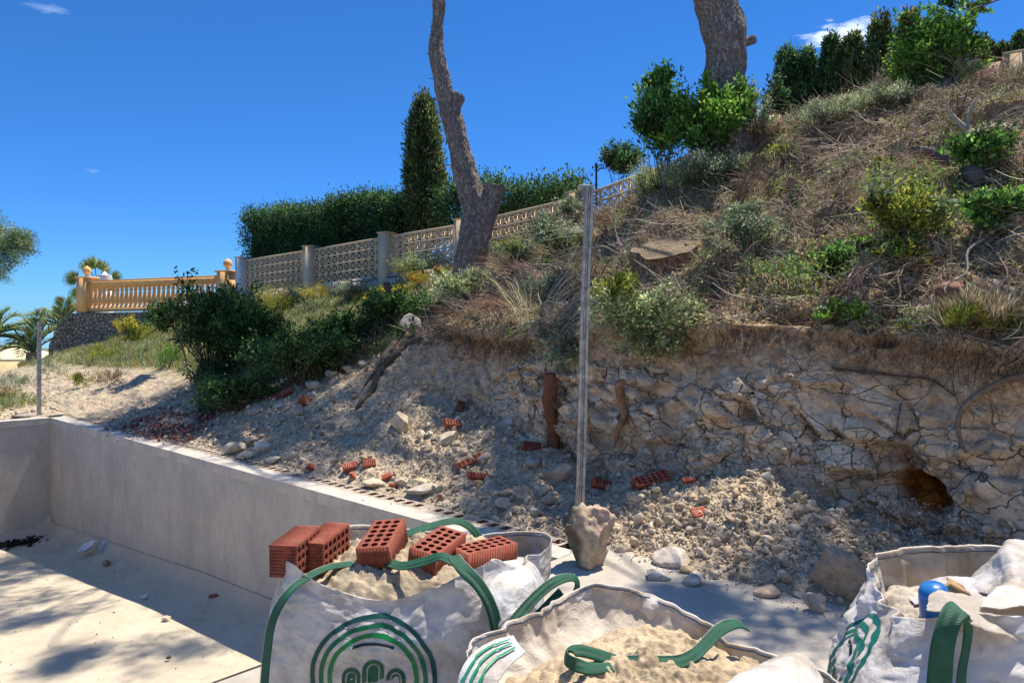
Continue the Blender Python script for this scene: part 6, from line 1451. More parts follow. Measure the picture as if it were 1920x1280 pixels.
limb('root', 'hair-thin root trailing beside the twisted orange root', 'root', [(1172, 772), (1186, 790), (1196, 812)], [.010, .007, .003], 35, (.30, .18, .1), .04)
limb('root', 'second grey root above the long dark root', 'root', [(765, 622), (740, 645), (720, 672), (706, 692)], [.03, .05, .045, .03], 4, (.17, .14, .12), .04)
limb('root', 'pale bare root branching right from the long dark root', 'root', [(752, 640), (775, 640), (800, 641), (822, 632)], [.02, .022, .018, .01], 5, (.30, .25, .2), .05)
h_ = hit(1040, 760)[0]
limb('tree_root', 'thick reddish brown root standing against the cut left of the tall post', 'root', [(1030, 700, h_.y-.12), (1033, 745, h_.y-.10), (1037, 800, h_.y-.06), (1042, 840, h_.y-.02)], [.055, .062, .055, .05], 6, (.22, .10, .06), K=120, S=30)
limb('tree_root', 'twisted orange-brown root hanging on the rock right of the tall post', 'root', [(1172, 714), (1160, 722), (1166, 752), (1172, 778), (1158, 806), (1152, 836)], [.02, .032, .034, .028, .022, .012], 7, (.36, .20, .11), .06)
limb('root', 'grey root arching across the right end of the rock face', 'root', [(1925, 702), (1880, 712), (1840, 735), (1808, 760), (1796, 790), (1800, 822), (1812, 850)], [.014, .017, .018, .02, .018, .012, .006], 8, (.26, .20, .16), .05)
limb('root', 'thin dark root running sideways under the sod at right', 'root', [(1560, 690), (1620, 698), (1680, 704), (1745, 712), (1790, 742)], [.008, .009, .008, .007, .004], 9, (.12, .08, .06), .03)
limb('root', 'thin root curling down the rock under the root arch', 'root', [(1690, 755), (1682, 800), (1678, 840)], [.006, .005, .003], 10, (.17, .12, .09), .03)
limb('fallen_branch', 'pale fallen branch propped up near the right edge', 'branch', [(1880, 372, 7.1), (1858, 335, 7.15), (1838, 300, 7.2), (1822, 265, 7.25), (1812, 245, 7.3), (1785, 215, 7.4), (1772, 190, 7.4)], [.045, .045, .045, .035, .028, .018, .008], 11, (.50, .42, .34))
limb('fallen_branch', 'thin upright fork of the pale fallen branch', 'branch', [(1815, 240, 7.28), (1818, 215, 7.3), (1828, 190, 7.3), (1834, 178, 7.3)], [.02, .016, .012, .006], 12, (.45, .38, .31))
limb('fallen_branch', 'thick dark fallen limb left of the pale branch', 'branch', [(1722, 280), (1755, 292), (1790, 305), (1818, 322), (1845, 345)], [.035, .06, .07, .075, .06], 13, (.17, .14, .13), .10)
limb('fallen_branch', 'short stub sticking up from the dark fallen limb', 'branch', [(1790, 300, 7.55), (1782, 280, 7.5), (1774, 265, 7.5)], [.04, .03, .02], 14, (.35, .29, .25))
limb('fallen_branch', 'long brown branch lying near the top of the slope', 'branch', [(1535, 278), (1580, 255), (1630, 228), (1700, 205)], [.04, .035, .03, .015], 15, (.32, .20, .14), .08)
limb('fallen_branch', 'pale bleached branch lying under the brow', 'branch', [(1518, 246), (1545, 249), (1575, 246), (1600, 238)], [.012, .018, .015, .008], 16, (.45, .38, .3), .08)
limb('fallen_branch', 'arched bare branch in the middle of the slope', 'branch', [(1590, 255), (1620, 302), (1640, 310)], [.006, .012, .01], 17, (.40, .33, .27), .08)
limb('fallen_branch', 'grey curved branch above the yellow-green bush', 'branch', [(1600, 300), (1640, 312), (1665, 335), (1675, 350)], [.012, .014, .012, .006], 18, (.36, .3, .26), .08)
limb('fallen_branch', 'curved branch over the dark hollow right of the stump', 'branch', [(1322, 390), (1345, 386), (1368, 395), (1382, 408)], [.02, .022, .02, .01], 19, (.20, .15, .12), .08)
limb('fallen_branch', 'thin pale branch crossing above the stump', 'branch', [(1095, 470, 8.0), (1130, 462, 8.0), (1160, 475, 8.0), (1183, 470, 8.1)], [.006, .008, .007, .004], 20, (.42, .36, .3))
limb('fallen_branch', 'small dead trunk leaning at the foot of the leaning pine', 'branch', [(728, 562, 11.9), (726, 545, 11.9), (722, 530, 11.9)], [.06, .045, .05], 21, (.16, .11, .09))
limb('plank', 'dark weathered plank lying in the dark bushes', 'plank', [(520, 655, 11.0), (560, 635, 11.1), (572, 622, 11.2)], [.05, .05, .045], 22, (.09, .07, .06))
limb('fallen_branch', 'pale stick lying in the low dark bushes', 'branch', [(575, 715, 10.2), (590, 700, 10.2), (620, 692, 10.2)], [.006, .009, .005], 23, (.35, .3, .25))
limb('fallen_branch', 'bleached log end lying near the right edge above the straw grass', 'branch', [(1860, 530), (1880, 540), (1905, 552)], [.035, .035, .03], 24, (.35, .28, .23), .05)
limb('fallen_branch', 'yellowish stick lying among debris right of the white rock', 'branch', [(1755, 500), (1775, 492), (1792, 484)], [.018, .02, .012], 25, (.48, .38, .2), .05)
limb('fallen_branch', 'reddish twig propped up by the tall post', 'branch', [(1110, 676, 6.2), (1122, 640, 6.2), (1132, 618, 6.2)], [.006, .006, .004], 26, (.42, .22, .17))
# ------------------------------------------------------------------ brush, litter, grass: uncountable
Afl = Am.ravel(); Vfl = Vm.ravel(); Pfl = P1.reshape(-1, 3); Nfl = N1.reshape(-1, 3)
area = np.linalg.norm(np.cross(np.gradient(P1, axis=0), np.gradient(P1, axis=1)), axis=-1).ravel()
pxx = 960+FPX*Pfl[:, 0]/np.maximum(Pfl[:, 1], .5)
pyy = HOR-FPX*(Pfl[:, 2]-CZ)/np.maximum(Pfl[:, 1], .5)
vis = (Pfl[:, 1] > 2) & (pxx > -60) & (pxx < 2420)
def sample(wt, n):
    w_ = wt*area*vis; w_ = w_/w_.sum(); k = rng.choice(len(w_), n, p=w_); return k
patch = fbm(P1, 1.3, 3, 201).ravel()
stump_far = sstep(.42, .62, np.linalg.norm(Pfl-np.array(ctr_st), axis=1))
hol = 1-.85*sstep(.25, .7, hollow.ravel())
wslope = hol*stump_far*((Vfl > 3.0) & (Vfl < 5.05) & (Afl < 7.2)).astype(float)*np.where(Vfl > 4.9, .7, 1)*np.where(Afl > 5, .5, 1)
# twigs
n = 30000; k = sample(wslope*np.clip(.75+1.6*patch, .15, 2), n); K = 6
depth = Pfl[k, 1]
ln = (.10+.38*rng.random(n)**2.2)*(1+.3*(depth > 9)); flow = unit(np.stack([-.45+0*k, -.55+0*k, -.35+0*k], 1)+vnoise(Pfl[k], 1.1, 301)[:, None]*np.array([1.3, -.6, .3]))
D_ = unit(flow*1.0+rng.normal(size=(n, 3))*.62); D_ = unit(D_-Nfl[k]*((D_*Nfl[k]).sum(1)-.05-.22*rng.random(n))[:, None])
bend = rdir(n)*.45; t = np.linspace(0, 1, K)
PT = Pfl[k][:, None]+Nfl[k][:, None]*(.005+.07*rng.random(n)**1.5)[:, None, None]+D_[:, None]*(t-.3)[None, :, None]*ln[:, None, None]+bend[:, None]*(t**2)[None, :, None]*ln[:, None, None]
rad = (.0012+.0030*rng.random(n)**3)*(1+.09*depth); rd = rad[:, None]*np.linspace(1, .45, K)[None]
acc = Acc(); tubes(acc, PT, rd, 3, cols(n, [(.38, .32, .24), (.58, .51, .41), (.26, .205, .15), (.70, .63, .52), (.36, .31, .25), (.16, .12, .085)], .25)); tag(acc.build('dry_brush', M['twig']), 'tangle of dry cut twigs covering the slope', kind='stuff')
# fans of cut branches thrown over the slope, each fan springing from one butt
npile = 250; kp = sample(wslope*((Afl < 4.6)), npile); PT, RD, CC = [], [], []; K = 9; t9 = np.linspace(0, 1, K)
for q in range(npile):
    o_ = Pfl[kp[q]]; nn_ = Nfl[kp[q]]; f_ = unit(flow[q % len(flow)]*(1 if rng.random() < .75 else -.6)+rng.normal(size=3)*.45); f_ = unit(f_-nn_*(f_@nn_)+nn_*.06); sd_n = unit(np.cross(f_, nn_)); m_ = rng.integers(14, 46); L_ = rng.uniform(.4, 1.15)*min(1, max(.5, (o_[1]-3.5)/5)); base_c = cols(1, [(.44, .36, .28), (.62, .54, .44), (.28, .20, .14), (.36, .25, .17), (.24, .16, .11)], .15)[0]
    for i in range(m_):
        an = rng.normal()*.26+(.5 if i % 7 == 0 else 0)*rng.normal(); d_ = unit(f_*math.cos(an)+sd_n*math.sin(an)+nn_*rng.normal()*.12); l_ = L_*rng.uniform(.45, 1.1); st_ = o_+sd_n*rng.normal()*.05+nn_*rng.uniform(.02, .10)
        arc_ = rng.uniform(.03, .13)*l_; PT.append(st_+d_*t9[:, None]*l_+nn_*(np.sin(t9*np.pi*.95)*arc_-.04*t9)[:, None]+sd_n*(rng.normal()*.12*l_*t9**2)[:, None]+rng.normal(size=(K, 3))*.004)
        RD.append(np.linspace(1, .3, K)*rng.uniform(.0018, .0060)); CC.append(base_c*rng.uniform(.7, 1.3))
acc = Acc(); tubes(acc, np.array(PT), np.array(RD), 4, np.clip(np.array(CC), 0, .9)); tag(acc.build('cut_branches', M['twig']), 'fans of bare cut branches heaped over the slope', kind='stuff')
# longer bare sticks lying down the slope
n = 420; k = sample(wslope, n); K = 12; t12 = np.linspace(0, 1, K); dn_ = unit(np.stack([-.62+0*k, -.45+0*k, -.42+0*k], 1)+rng.normal(size=(n, 3))*.55); dn_ = unit(dn_-Nfl[k]*((dn_*Nfl[k]).sum(1)-.04)[:, None]); ln = .35+.9*rng.random(n)**1.6
bend = rdir(n)*.22; b2v = rdir(n)*.05
PT = Pfl[k][:, None]+Nfl[k][:, None]*(.03+.10*rng.random(n))[:, None, None]+dn_[:, None]*(t12-.5)[None, :, None]*ln[:, None, None]+bend[:, None]*((t12-.4)**2)[None, :, None]*ln[:, None, None]+b2v[:, None]*np.sin(t12*9)[None, :, None]*ln[:, None, None]
acc = Acc(); tubes(acc, PT, (.0035+.009*rng.random(n)**2)[:, None]*np.linspace(1, .35, K)[None], 5, cols(n, [(.50, .43, .36), (.64, .57, .48), (.36, .29, .23), (.44, .33, .25)], .18)); tag(acc.build('bare_sticks', M['twig']), 'bare grey sticks strewn down the slope', kind='stuff')
# litter of dead needles and leaves
n = 90000; k = sample(wslope*np.clip(.8+1.2*patch, .2, 2), n); dz = (.01+.05*rng.random(n)**2)
D_ = unit(rng.normal(size=(n, 3))+flow[rng.integers(0, len(flow), n)]*.6); D_ = unit(D_-Nfl[k]*((D_*Nfl[k]).sum(1)*.75)[:, None])
acc = Acc(); leaves(acc, Pfl[k]+Nfl[k]*dz[:, None], (.018+.035*rng.random(n))*(1+.05*Pfl[k, 1]), cols(n, [tuple(min(.8, 1.1*c_) for c_ in q) for q in PAL['brown']]+[(.56, .46, .30), (.44, .32, .18), (.34, .26, .16)], .25), D_, .22, norm=Nfl[k]); tag(acc.build('dead_litter', M['twig']), 'brown dead needles and leaves over the slope', kind='stuff')
# bleached dry heaps: straw-coloured tangles that catch the sun
hp = fbm(P1, 1.6, 3, 261).ravel()
n = 26000; k = sample(wslope*sstep(.02, .30, hp), n); K = 5; t5 = np.linspace(0, 1, K)
D_ = unit(rng.normal(size=(n, 3))*.8+flow[rng.integers(0, len(flow), n)]*.6); D_ = unit(D_-Nfl[k]*((D_*Nfl[k]).sum(1)*.6)[:, None]); ln = .06+.20*rng.random(n)**1.5; bend = rdir(n)*.5
PT = Pfl[k][:, None]+Nfl[k][:, None]*(.03+.09*rng.random(n))[:, None, None]+D_[:, None]*(t5-.4)[None, :, None]*ln[:, None, None]+bend[:, None]*((t5-.4)**2)[None, :, None]*ln[:, None, None]
acc = Acc(); tubes(acc, PT, (.0014+.0012*rng.random(n))[:, None]*(1+.08*Pfl[k, 1])[:, None]*np.linspace(1, .6, K)[None], 3, cols(n, [(.62, .53, .37), (.50, .41, .27), (.74, .65, .48), (.40, .31, .20)], .2)); tag(acc.build('straw_heaps', M['twig']), 'bleached straw-coloured tangles on the overgrown slope', kind='stuff')
# low green weeds
n = 26000; gp = fbm(P1, 2.1, 3, 221).ravel(); k = sample(wslope*sstep(.12, .4, gp)+.015*wslope, n)
acc = Acc(); D_ = unit(Nfl[k]*.8+rng.normal(size=(n, 3))*.6); leaves(acc, Pfl[k]+Nfl[k]*(.02+.06*rng.random(n))[:, None], .022+.03*rng.random(n), cols(n, PAL['greygreen']+PAL['bright'][:2]+PAL['yellowgreen'][:3], .25)*1.1, D_, .4); tag(acc.build('ground_weeds', M['leaf']), 'scattered low green weeds among the dry brush', kind='stuff')
# creeping dark evergreen cover between the dark bushes
pass; lo_ = np.interp(pxx, [360, 430, 560, 700, 780], [790, 775, 735, 672, 640]); up_ = np.interp(pxx, [360, 480, 620, 780], [700, 655, 625, 600])
wd_ = ((pxx > 372) & (pxx < 778) & (pyy < lo_) & (pyy > up_) & (Pfl[:, 1] > 7)).astype(float)*sstep(-.45, .1, fbm(P1, 1.6, 3, 271).ravel())
n = 26000; k = sample(wd_, n); acc = Acc(); D_ = unit(np.array([0, 0, .7])+rng.normal(size=(n, 3))*.7); leaves(acc, Pfl[k]+np.array([0, 0, 1])*(.02+.30*rng.random((n, 1))**1.4)*(.5+.5*sstep(-.2, .4, fbm(Pfl[k], 2.5, 2, 5)))[:, None], .03+.035*rng.random(n), cols(n, PAL['dark']+PAL['mid'][:1], .3), D_, .5); tag(acc.build('creeping_evergreen', M['leaf']), 'low dark evergreen growth under the dark bushes', kind='stuff')
n = 5000; k = sample(wd_, n); K = 6
D_ = unit(np.array([0, 0, .8])+rng.normal(size=(n, 3))*.6); PT = Pfl[k][:, None]+D_[:, None]*t[None, :, None]*(.1+.3*rng.random(n))[:, None, None]+(rdir(n)*.1)[:, None]*(t**2)[None, :, None]
acc = Acc(); tubes(acc, PT, (.002+.003*rng.random(n))[:, None]*np.linspace(1, .4, 6)[None], 3, cols(n, [(.20, .16, .12), (.34, .29, .23), (.12, .09, .07)], .2)); tag(acc.build('bare_stems', M['twig']), 'bare twiggy stems among the dark bushes', kind='stuff')
# leafy weeds and brambles in patches through the debris
lw = fbm(P1, 1.25, 3, 291).ravel(); gsel = np.exp(-((pxx-1690)/95)**2-((pyy-430)/85)**2)+.7*np.exp(-((pxx-1420)/80)**2-((pyy-480)/60)**2)+.6*np.exp(-((pxx-1340)/110)**2-((pyy-320)/45)**2)+.6*np.exp(-((pxx-1850)/80)**2-((pyy-380)/90)**2)+.7*np.exp(-((pxx-1560)/90)**2-((pyy-560)/50)**2)+.5*np.exp(-((pxx-1000)/80)**2-((pyy-460)/40)**2)
n = 30000; k = sample(wslope*(sstep(-.12, .25, lw)*gsel+.12*sstep(.15, .4, lw)), n); hh = rng.random((n, 1))**1.3
acc = Acc(); D_ = unit(Nfl[k]*.5+np.array([0, 0, .4])+rng.normal(size=(n, 3))*.7); leaves(acc, Pfl[k]+np.array([0, -.15, 1])*(.02+.20*hh)*(.4+.8*sstep(-.2, .4, fbm(Pfl[k], 3, 2, 7)))[:, None], .022+.026*rng.random(n), cols(n, PAL['yellowgreen']+PAL['mid']+PAL['pale'][:1]+PAL['greygreen'][:2], .3), D_, .5); tag(acc.build('leafy_weeds', M['leaf']), 'yellow-green leafy weeds growing through the cut brush', kind='stuff')
# dry fine grass heads on the brow
n = 16000; k = sample(((Vfl > 4.2) & (Vfl < 5.05) & (Afl < 4.5)).astype(float)*sstep(-.1, .3, fbm(P1, 1.0, 2, 231).ravel()), n)
acc = Acc(); D_ = unit(np.array([0, 0, 1.])+rng.normal(size=(n, 3))*.45); leaves(acc, Pfl[k], .07+.12*rng.random(n), cols(n, PAL['straw']+PAL['greygreen'], .2), D_, .05); tag(acc.build('dry_grass', M['leaf']), 'thin dry grass on the brow of the slope', kind='stuff')
# fringe of roots and grass under the sod lip, roots over the cut
n = 5200; wl_ = np.exp(-((Vfl-2.93)/.10)**2)*(Afl < 6)*(.08+sstep(-.15, .35, fbm(P1, 1.9, 3, 281).ravel())); k = sample(wl_, n); K = 6
ln = .05+.24*rng.random(n)**2; D_ = unit(np.array([-.25, -.3, -.9])+rng.normal(size=(n, 3))*.42); bend = rdir(n)*.3
PT = Pfl[k][:, None]+D_[:, None]*t[None, :, None]*ln[:, None, None]+bend[:, None]*(t**2)[None, :, None]*ln[:, None, None]
acc = Acc(); tubes(acc, PT, (.0009+.0022*rng.random(n)**3)[:, None]*np.linspace(1, .3, 6)[None]*1.3, 3, cols(n, [(.20, .13, .09), (.34, .25, .17), (.10, .065, .045)], .2)); tag(acc.build('root_fringe', M['twig']), 'fringe of fine roots hanging from the cut sod', kind='stuff')
n = 260; k = sample(((Vfl > 2.45) & (Vfl < 2.95) & (Afl < 5)).astype(float), n); K = 10; t2 = np.linspace(0, 1, K)
D_ = unit(rng.normal(size=(n, 3))+[0, 0, -.4]); ln = .15+.45*rng.random(n); D_ = unit(D_-Nfl[k]*((D_*Nfl[k]).sum(1))[:, None]); bend = rdir(n)*.3
PT = Pfl[k][:, None]+Nfl[k][:, None]*.02+D_[:, None]*t2[None, :, None]*ln[:, None, None]+bend[:, None]*(np.sin(t2*5))[None, :, None]*ln[:, None, None]*.5
acc = Acc(); tubes(acc, PT, (.001+.0025*rng.random(n)**3)[:, None]*np.linspace(1, .4, K)[None], 3, cols(n, [(.20, .13, .09), (.30, .22, .15)], .2)); tag(acc.build('thin_roots', M['twig']), 'thin dark roots webbed over the earth face', kind='stuff')
# grass of the sunny verge at left
wg = ((Afl > 6.5) & (Afl < 21) & (Vfl > 2.3) & (Vfl < 5.1)).astype(float)*(.12+sstep(-.35, .15, fbm(P1, .9, 3, 241).ravel()))*sstep(6.5, 9, Afl)
n = 78000; k = sample(wg, n)
acc = Acc(); D_ = unit(np.array([0, 0, 1.])+rng.normal(size=(n, 3))*.5); leaves(acc, Pfl[k], .07+.14*rng.random(n), cols(n, PAL['yellowgreen']+PAL['greygreen']+PAL['straw'][:2], .2), D_, .09); tag(acc.build('verge_grass', M['leaf']), 'green and straw grass on the sunny slope at left', kind='stuff')
FV = FP.reshape(-1, 3); wf = ((FA > 12.2) & (FA < 26) & (FB > -7)).ravel()*(.1+sstep(-.3, .2, fbm(FP, .8, 3, 251).ravel())); wf = wf/wf.sum(); k = rng.choice(len(wf), 42000, p=wf)
acc = Acc(); D_ = unit(np.array([0, 0, 1.])+rng.normal(size=(len(k), 3))*.5); leaves(acc, FV[k]+rng.normal(size=(len(k), 3))*[.05, .05, 0], .09+.16*rng.random(len(k)), cols(len(k), PAL['yellowgreen']+PAL['greygreen'], .2), D_, .09); tag(acc.build('verge_grass', M['leaf']), 'patchy grass on the flat ground at the far left', kind='stuff')
G3 = 'small weeds on the sunny verge'
for i, (x, y, rx, ry, pl, lb) in enumerate(((95, 690, 34, 22, 'greygreen', 'grey-green weed clump right beside the thin left post'), (30, 715, 34, 20, 'greygreen', 'weed clump left of the thin left post'), (190, 665, 34, 18, 'yellowgreen', 'bright weed clump below the dark stone wall'),
      (205, 708, 26, 16, 'straw', 'dry straw-coloured weed clump at the edge of the sandy dirt'), (320, 668, 26, 24, 'bright', 'fresh green weed clump beside the thin sapling stem'), (150, 715, 30, 14, 'yellowgreen', 'low yellow-green weed clump in the middle of the verge'), (8, 740, 20, 14, 'straw', 'dry weed clump at the left edge'), (270, 655, 24, 14, 'pale', 'pale weed clump under the yellow broom by the stone wall'))):
    SB('weed_clump', lb, 'weeds', x, y, rx, ry, pl, 1300, .07, base=(x, y+ry*.8), up=1.2, aspect=.12, stems=0)
# ------------------------------------------------------------------ rubble
def pebbles(k, sizes, name, label, mesh=1, pal=None, sink=.25, src=None, srcN=None):
    V0, F0 = ICO[mesh]; acc = Acc(); n = len(k); S_ = len(V0)
    src = Pfl if src is None else src; srcN = Nfl if srcN is None else srcN
    for b in range(12):
        m_ = (np.arange(n) % 12) == b; kk = k[m_]; q = len(kk)
        if not q: continue
        r_ = np.random.default_rng(500+b); Vv = V0.copy()
        for _ in range(5):
            n_ = unit(r_.normal(size=3)); d_ = r_.uniform(.25, .7); Vv = Vv-np.maximum(Vv@n_-d_, 0)[:, None]*n_
        Vv = Vv*np.array([1, r_.uniform(.6, 1), r_.uniform(.45, .8)])
        a = rdir(q); bb = unit(np.cross(a, rdir(q))); cc_ = np.cross(a, bb)
        s_ = sizes[m_][:, None, None]
        V = (Vv[None, :, 0:1]*a[:, None]+Vv[None, :, 1:2]*bb[:, None]+Vv[None, :, 2:3]*cc_[:, None])*s_
        V = V+(src[kk]+srcN[kk]*(sizes[m_]*(.5-sink))[:, None]+rng.normal(size=(q, 3))*.006)[:, None]
        F = (F0[None]+(np.arange(q)*S_)[:, None, None]).reshape(-1, 3)
        C = np.repeat(cols(q, pal or [(.56, .47, .35), (.48, .40, .29), (.66, .56, .42), (.38, .31, .23), (.56, .43, .30), (.70, .61, .48), (.46, .38, .28)], .12, .015), S_, 0)
        acc.add(V.reshape(-1, 3), F, C)
    o = acc.build(name, M['pebble'])
    if label: tag(o, label, kind='stuff')
    return o
wr_ = ((Vfl > .02) & (Vfl < 2.15) & (Afl < 10)).astype(float)*(.5+.8*sstep(-.2, .4, patch))
nearw = np.clip(6/np.maximum(Pfl[:, 1], 3), .3, 1.6)
n = 52000; k = sample(wr_*nearw, n); pebbles(k, .0035+.016*rng.random(n)**3.2, 'gravel', 'fine pale stone debris over the rubble slope', 1)
n = 3600; k = sample(wr_*nearw, n); pebbles(k, .013+.040*rng.random(n)**2.6, 'rubble_stones', 'fist-sized broken stones over the rubble slope', 2)
n = 1500; k = sample(((Vfl > 1.9) & (Vfl < 2.8) & (Afl < 6)).astype(float)*(cellc.reshape(-1, 4)[:, 3] < .05), n); pebbles(k, .006+.022*rng.random(n)**2, 'loose_stones', 'loose stones stuck in the cut face', 1, sink=.45)
kf = np.where(((FA > 11) & (FA < 17) & (FB > -4)).ravel())[0]; kf = rng.choice(kf, 2500); pebbles(kf, .012+.05*rng.random(len(kf))**3, 'dirt_stones', 'small stones on the sandy ground beyond the pool', 1, src=FV, srcN=np.tile([0, 0, 1.], (len(FV), 1)))
# spill of small stones on the deck and coping edge
n = 700; aa = rng.uniform(-1.9, .6, n); bb = .42-np.abs(rng.normal(size=n))*.10; Pd = AB(aa, bb); Pd[:, 2] = .004
pebbles(np.arange(n), .003+.012*rng.random(n)**2.5, 'spilled_gravel', 'gravel spilled onto the edge of the deck', 1, src=Pd, srcN=np.tile([0, 0, 1.], (n, 1)))
n = 900; aa = rng.uniform(.2, 10.4, n); bb = .34-np.abs(rng.normal(size=n))*.10; bb = np.clip(bb, .02, .4); Pd = AB(aa, bb); Pd[:, 2] = .006
pebbles(np.arange(n), .003+.010*rng.random(n)**2.5, 'spilled_gravel', 'gravel spilled along the top of the pool wall', 1, src=Pd, srcN=np.tile([0, 0, 1.], (n, 1)))
# debris on the pool floor
n = 900; aa = rng.uniform(.5, 10.2, n); bb = -np.abs(rng.normal(size=n))*.55-.06-rng.random(n)**3*2.5; bb = np.clip(bb, -4.6, -.05); Pd = AB(aa, bb); Pd[:, 2] = floorz(aa)+.15*np.clip((bb+.62)/.62, 0, 1)**2.6+.006
pebbles(np.arange(n), .002+.011*rng.random(n)**3.5, 'pool_crumbs', 'crumbs of mortar and dirt on the pool floor', 1, pal=[(.26, .22, .17), (.36, .31, .25), (.5, .45, .38), (.28, .18, .12)], src=Pd, srcN=np.tile([0, 0, 1.], (n, 1)))
def rock(px, py, wpx, hpx, label, seed, col=(.58, .50, .41), name='rock', group=None, sub=4, Y=None, rough=.07, cuts=10, sinkf=.25, dep=1.0, floor=None, bandp=None):
    if floor is not None:
        d = Vector(pdir(px, py)); tt = (floor-CZ)/d.z; p = Vector((0, 0, CZ))+d*tt
    else: p = hit(px, py+hpx*.35)[0] if Y is None else W(px, py+hpx*.35, Y)
    rx, rz = wpx/2/FPX*p.y, hpx/2/FPX*p.y
    V, F = rockmesh(rx*1.12, rx*dep, rz*1.15, seed, sub, cuts, rough)
    a = (seed*37 % 11-5)*.05; V = V@np.array([[math.cos(a), 0, -math.sin(a)], [0, 1, 0], [math.sin(a), 0, math.cos(a)]]).T
    c_ = np.array(p)+[0, rx*dep*.2, rz*(1-sinkf)*.8]
    V = V+c_; C = np.array(col)*(1+.28*fbm(V, 8, 4, seed % 53))[:, None]*(1-.15*np.clip(vnoise(V, 25, 3), 0, 1))[:, None]
    o = mk(name, V, F, M['stone'], None, C); tag(o, label, 'rock', group); return o
CR, GY, PK, OR = (.70, .60, .45), (.48, .43, .37), (.58, .46, .36), (.64, .46, .29)
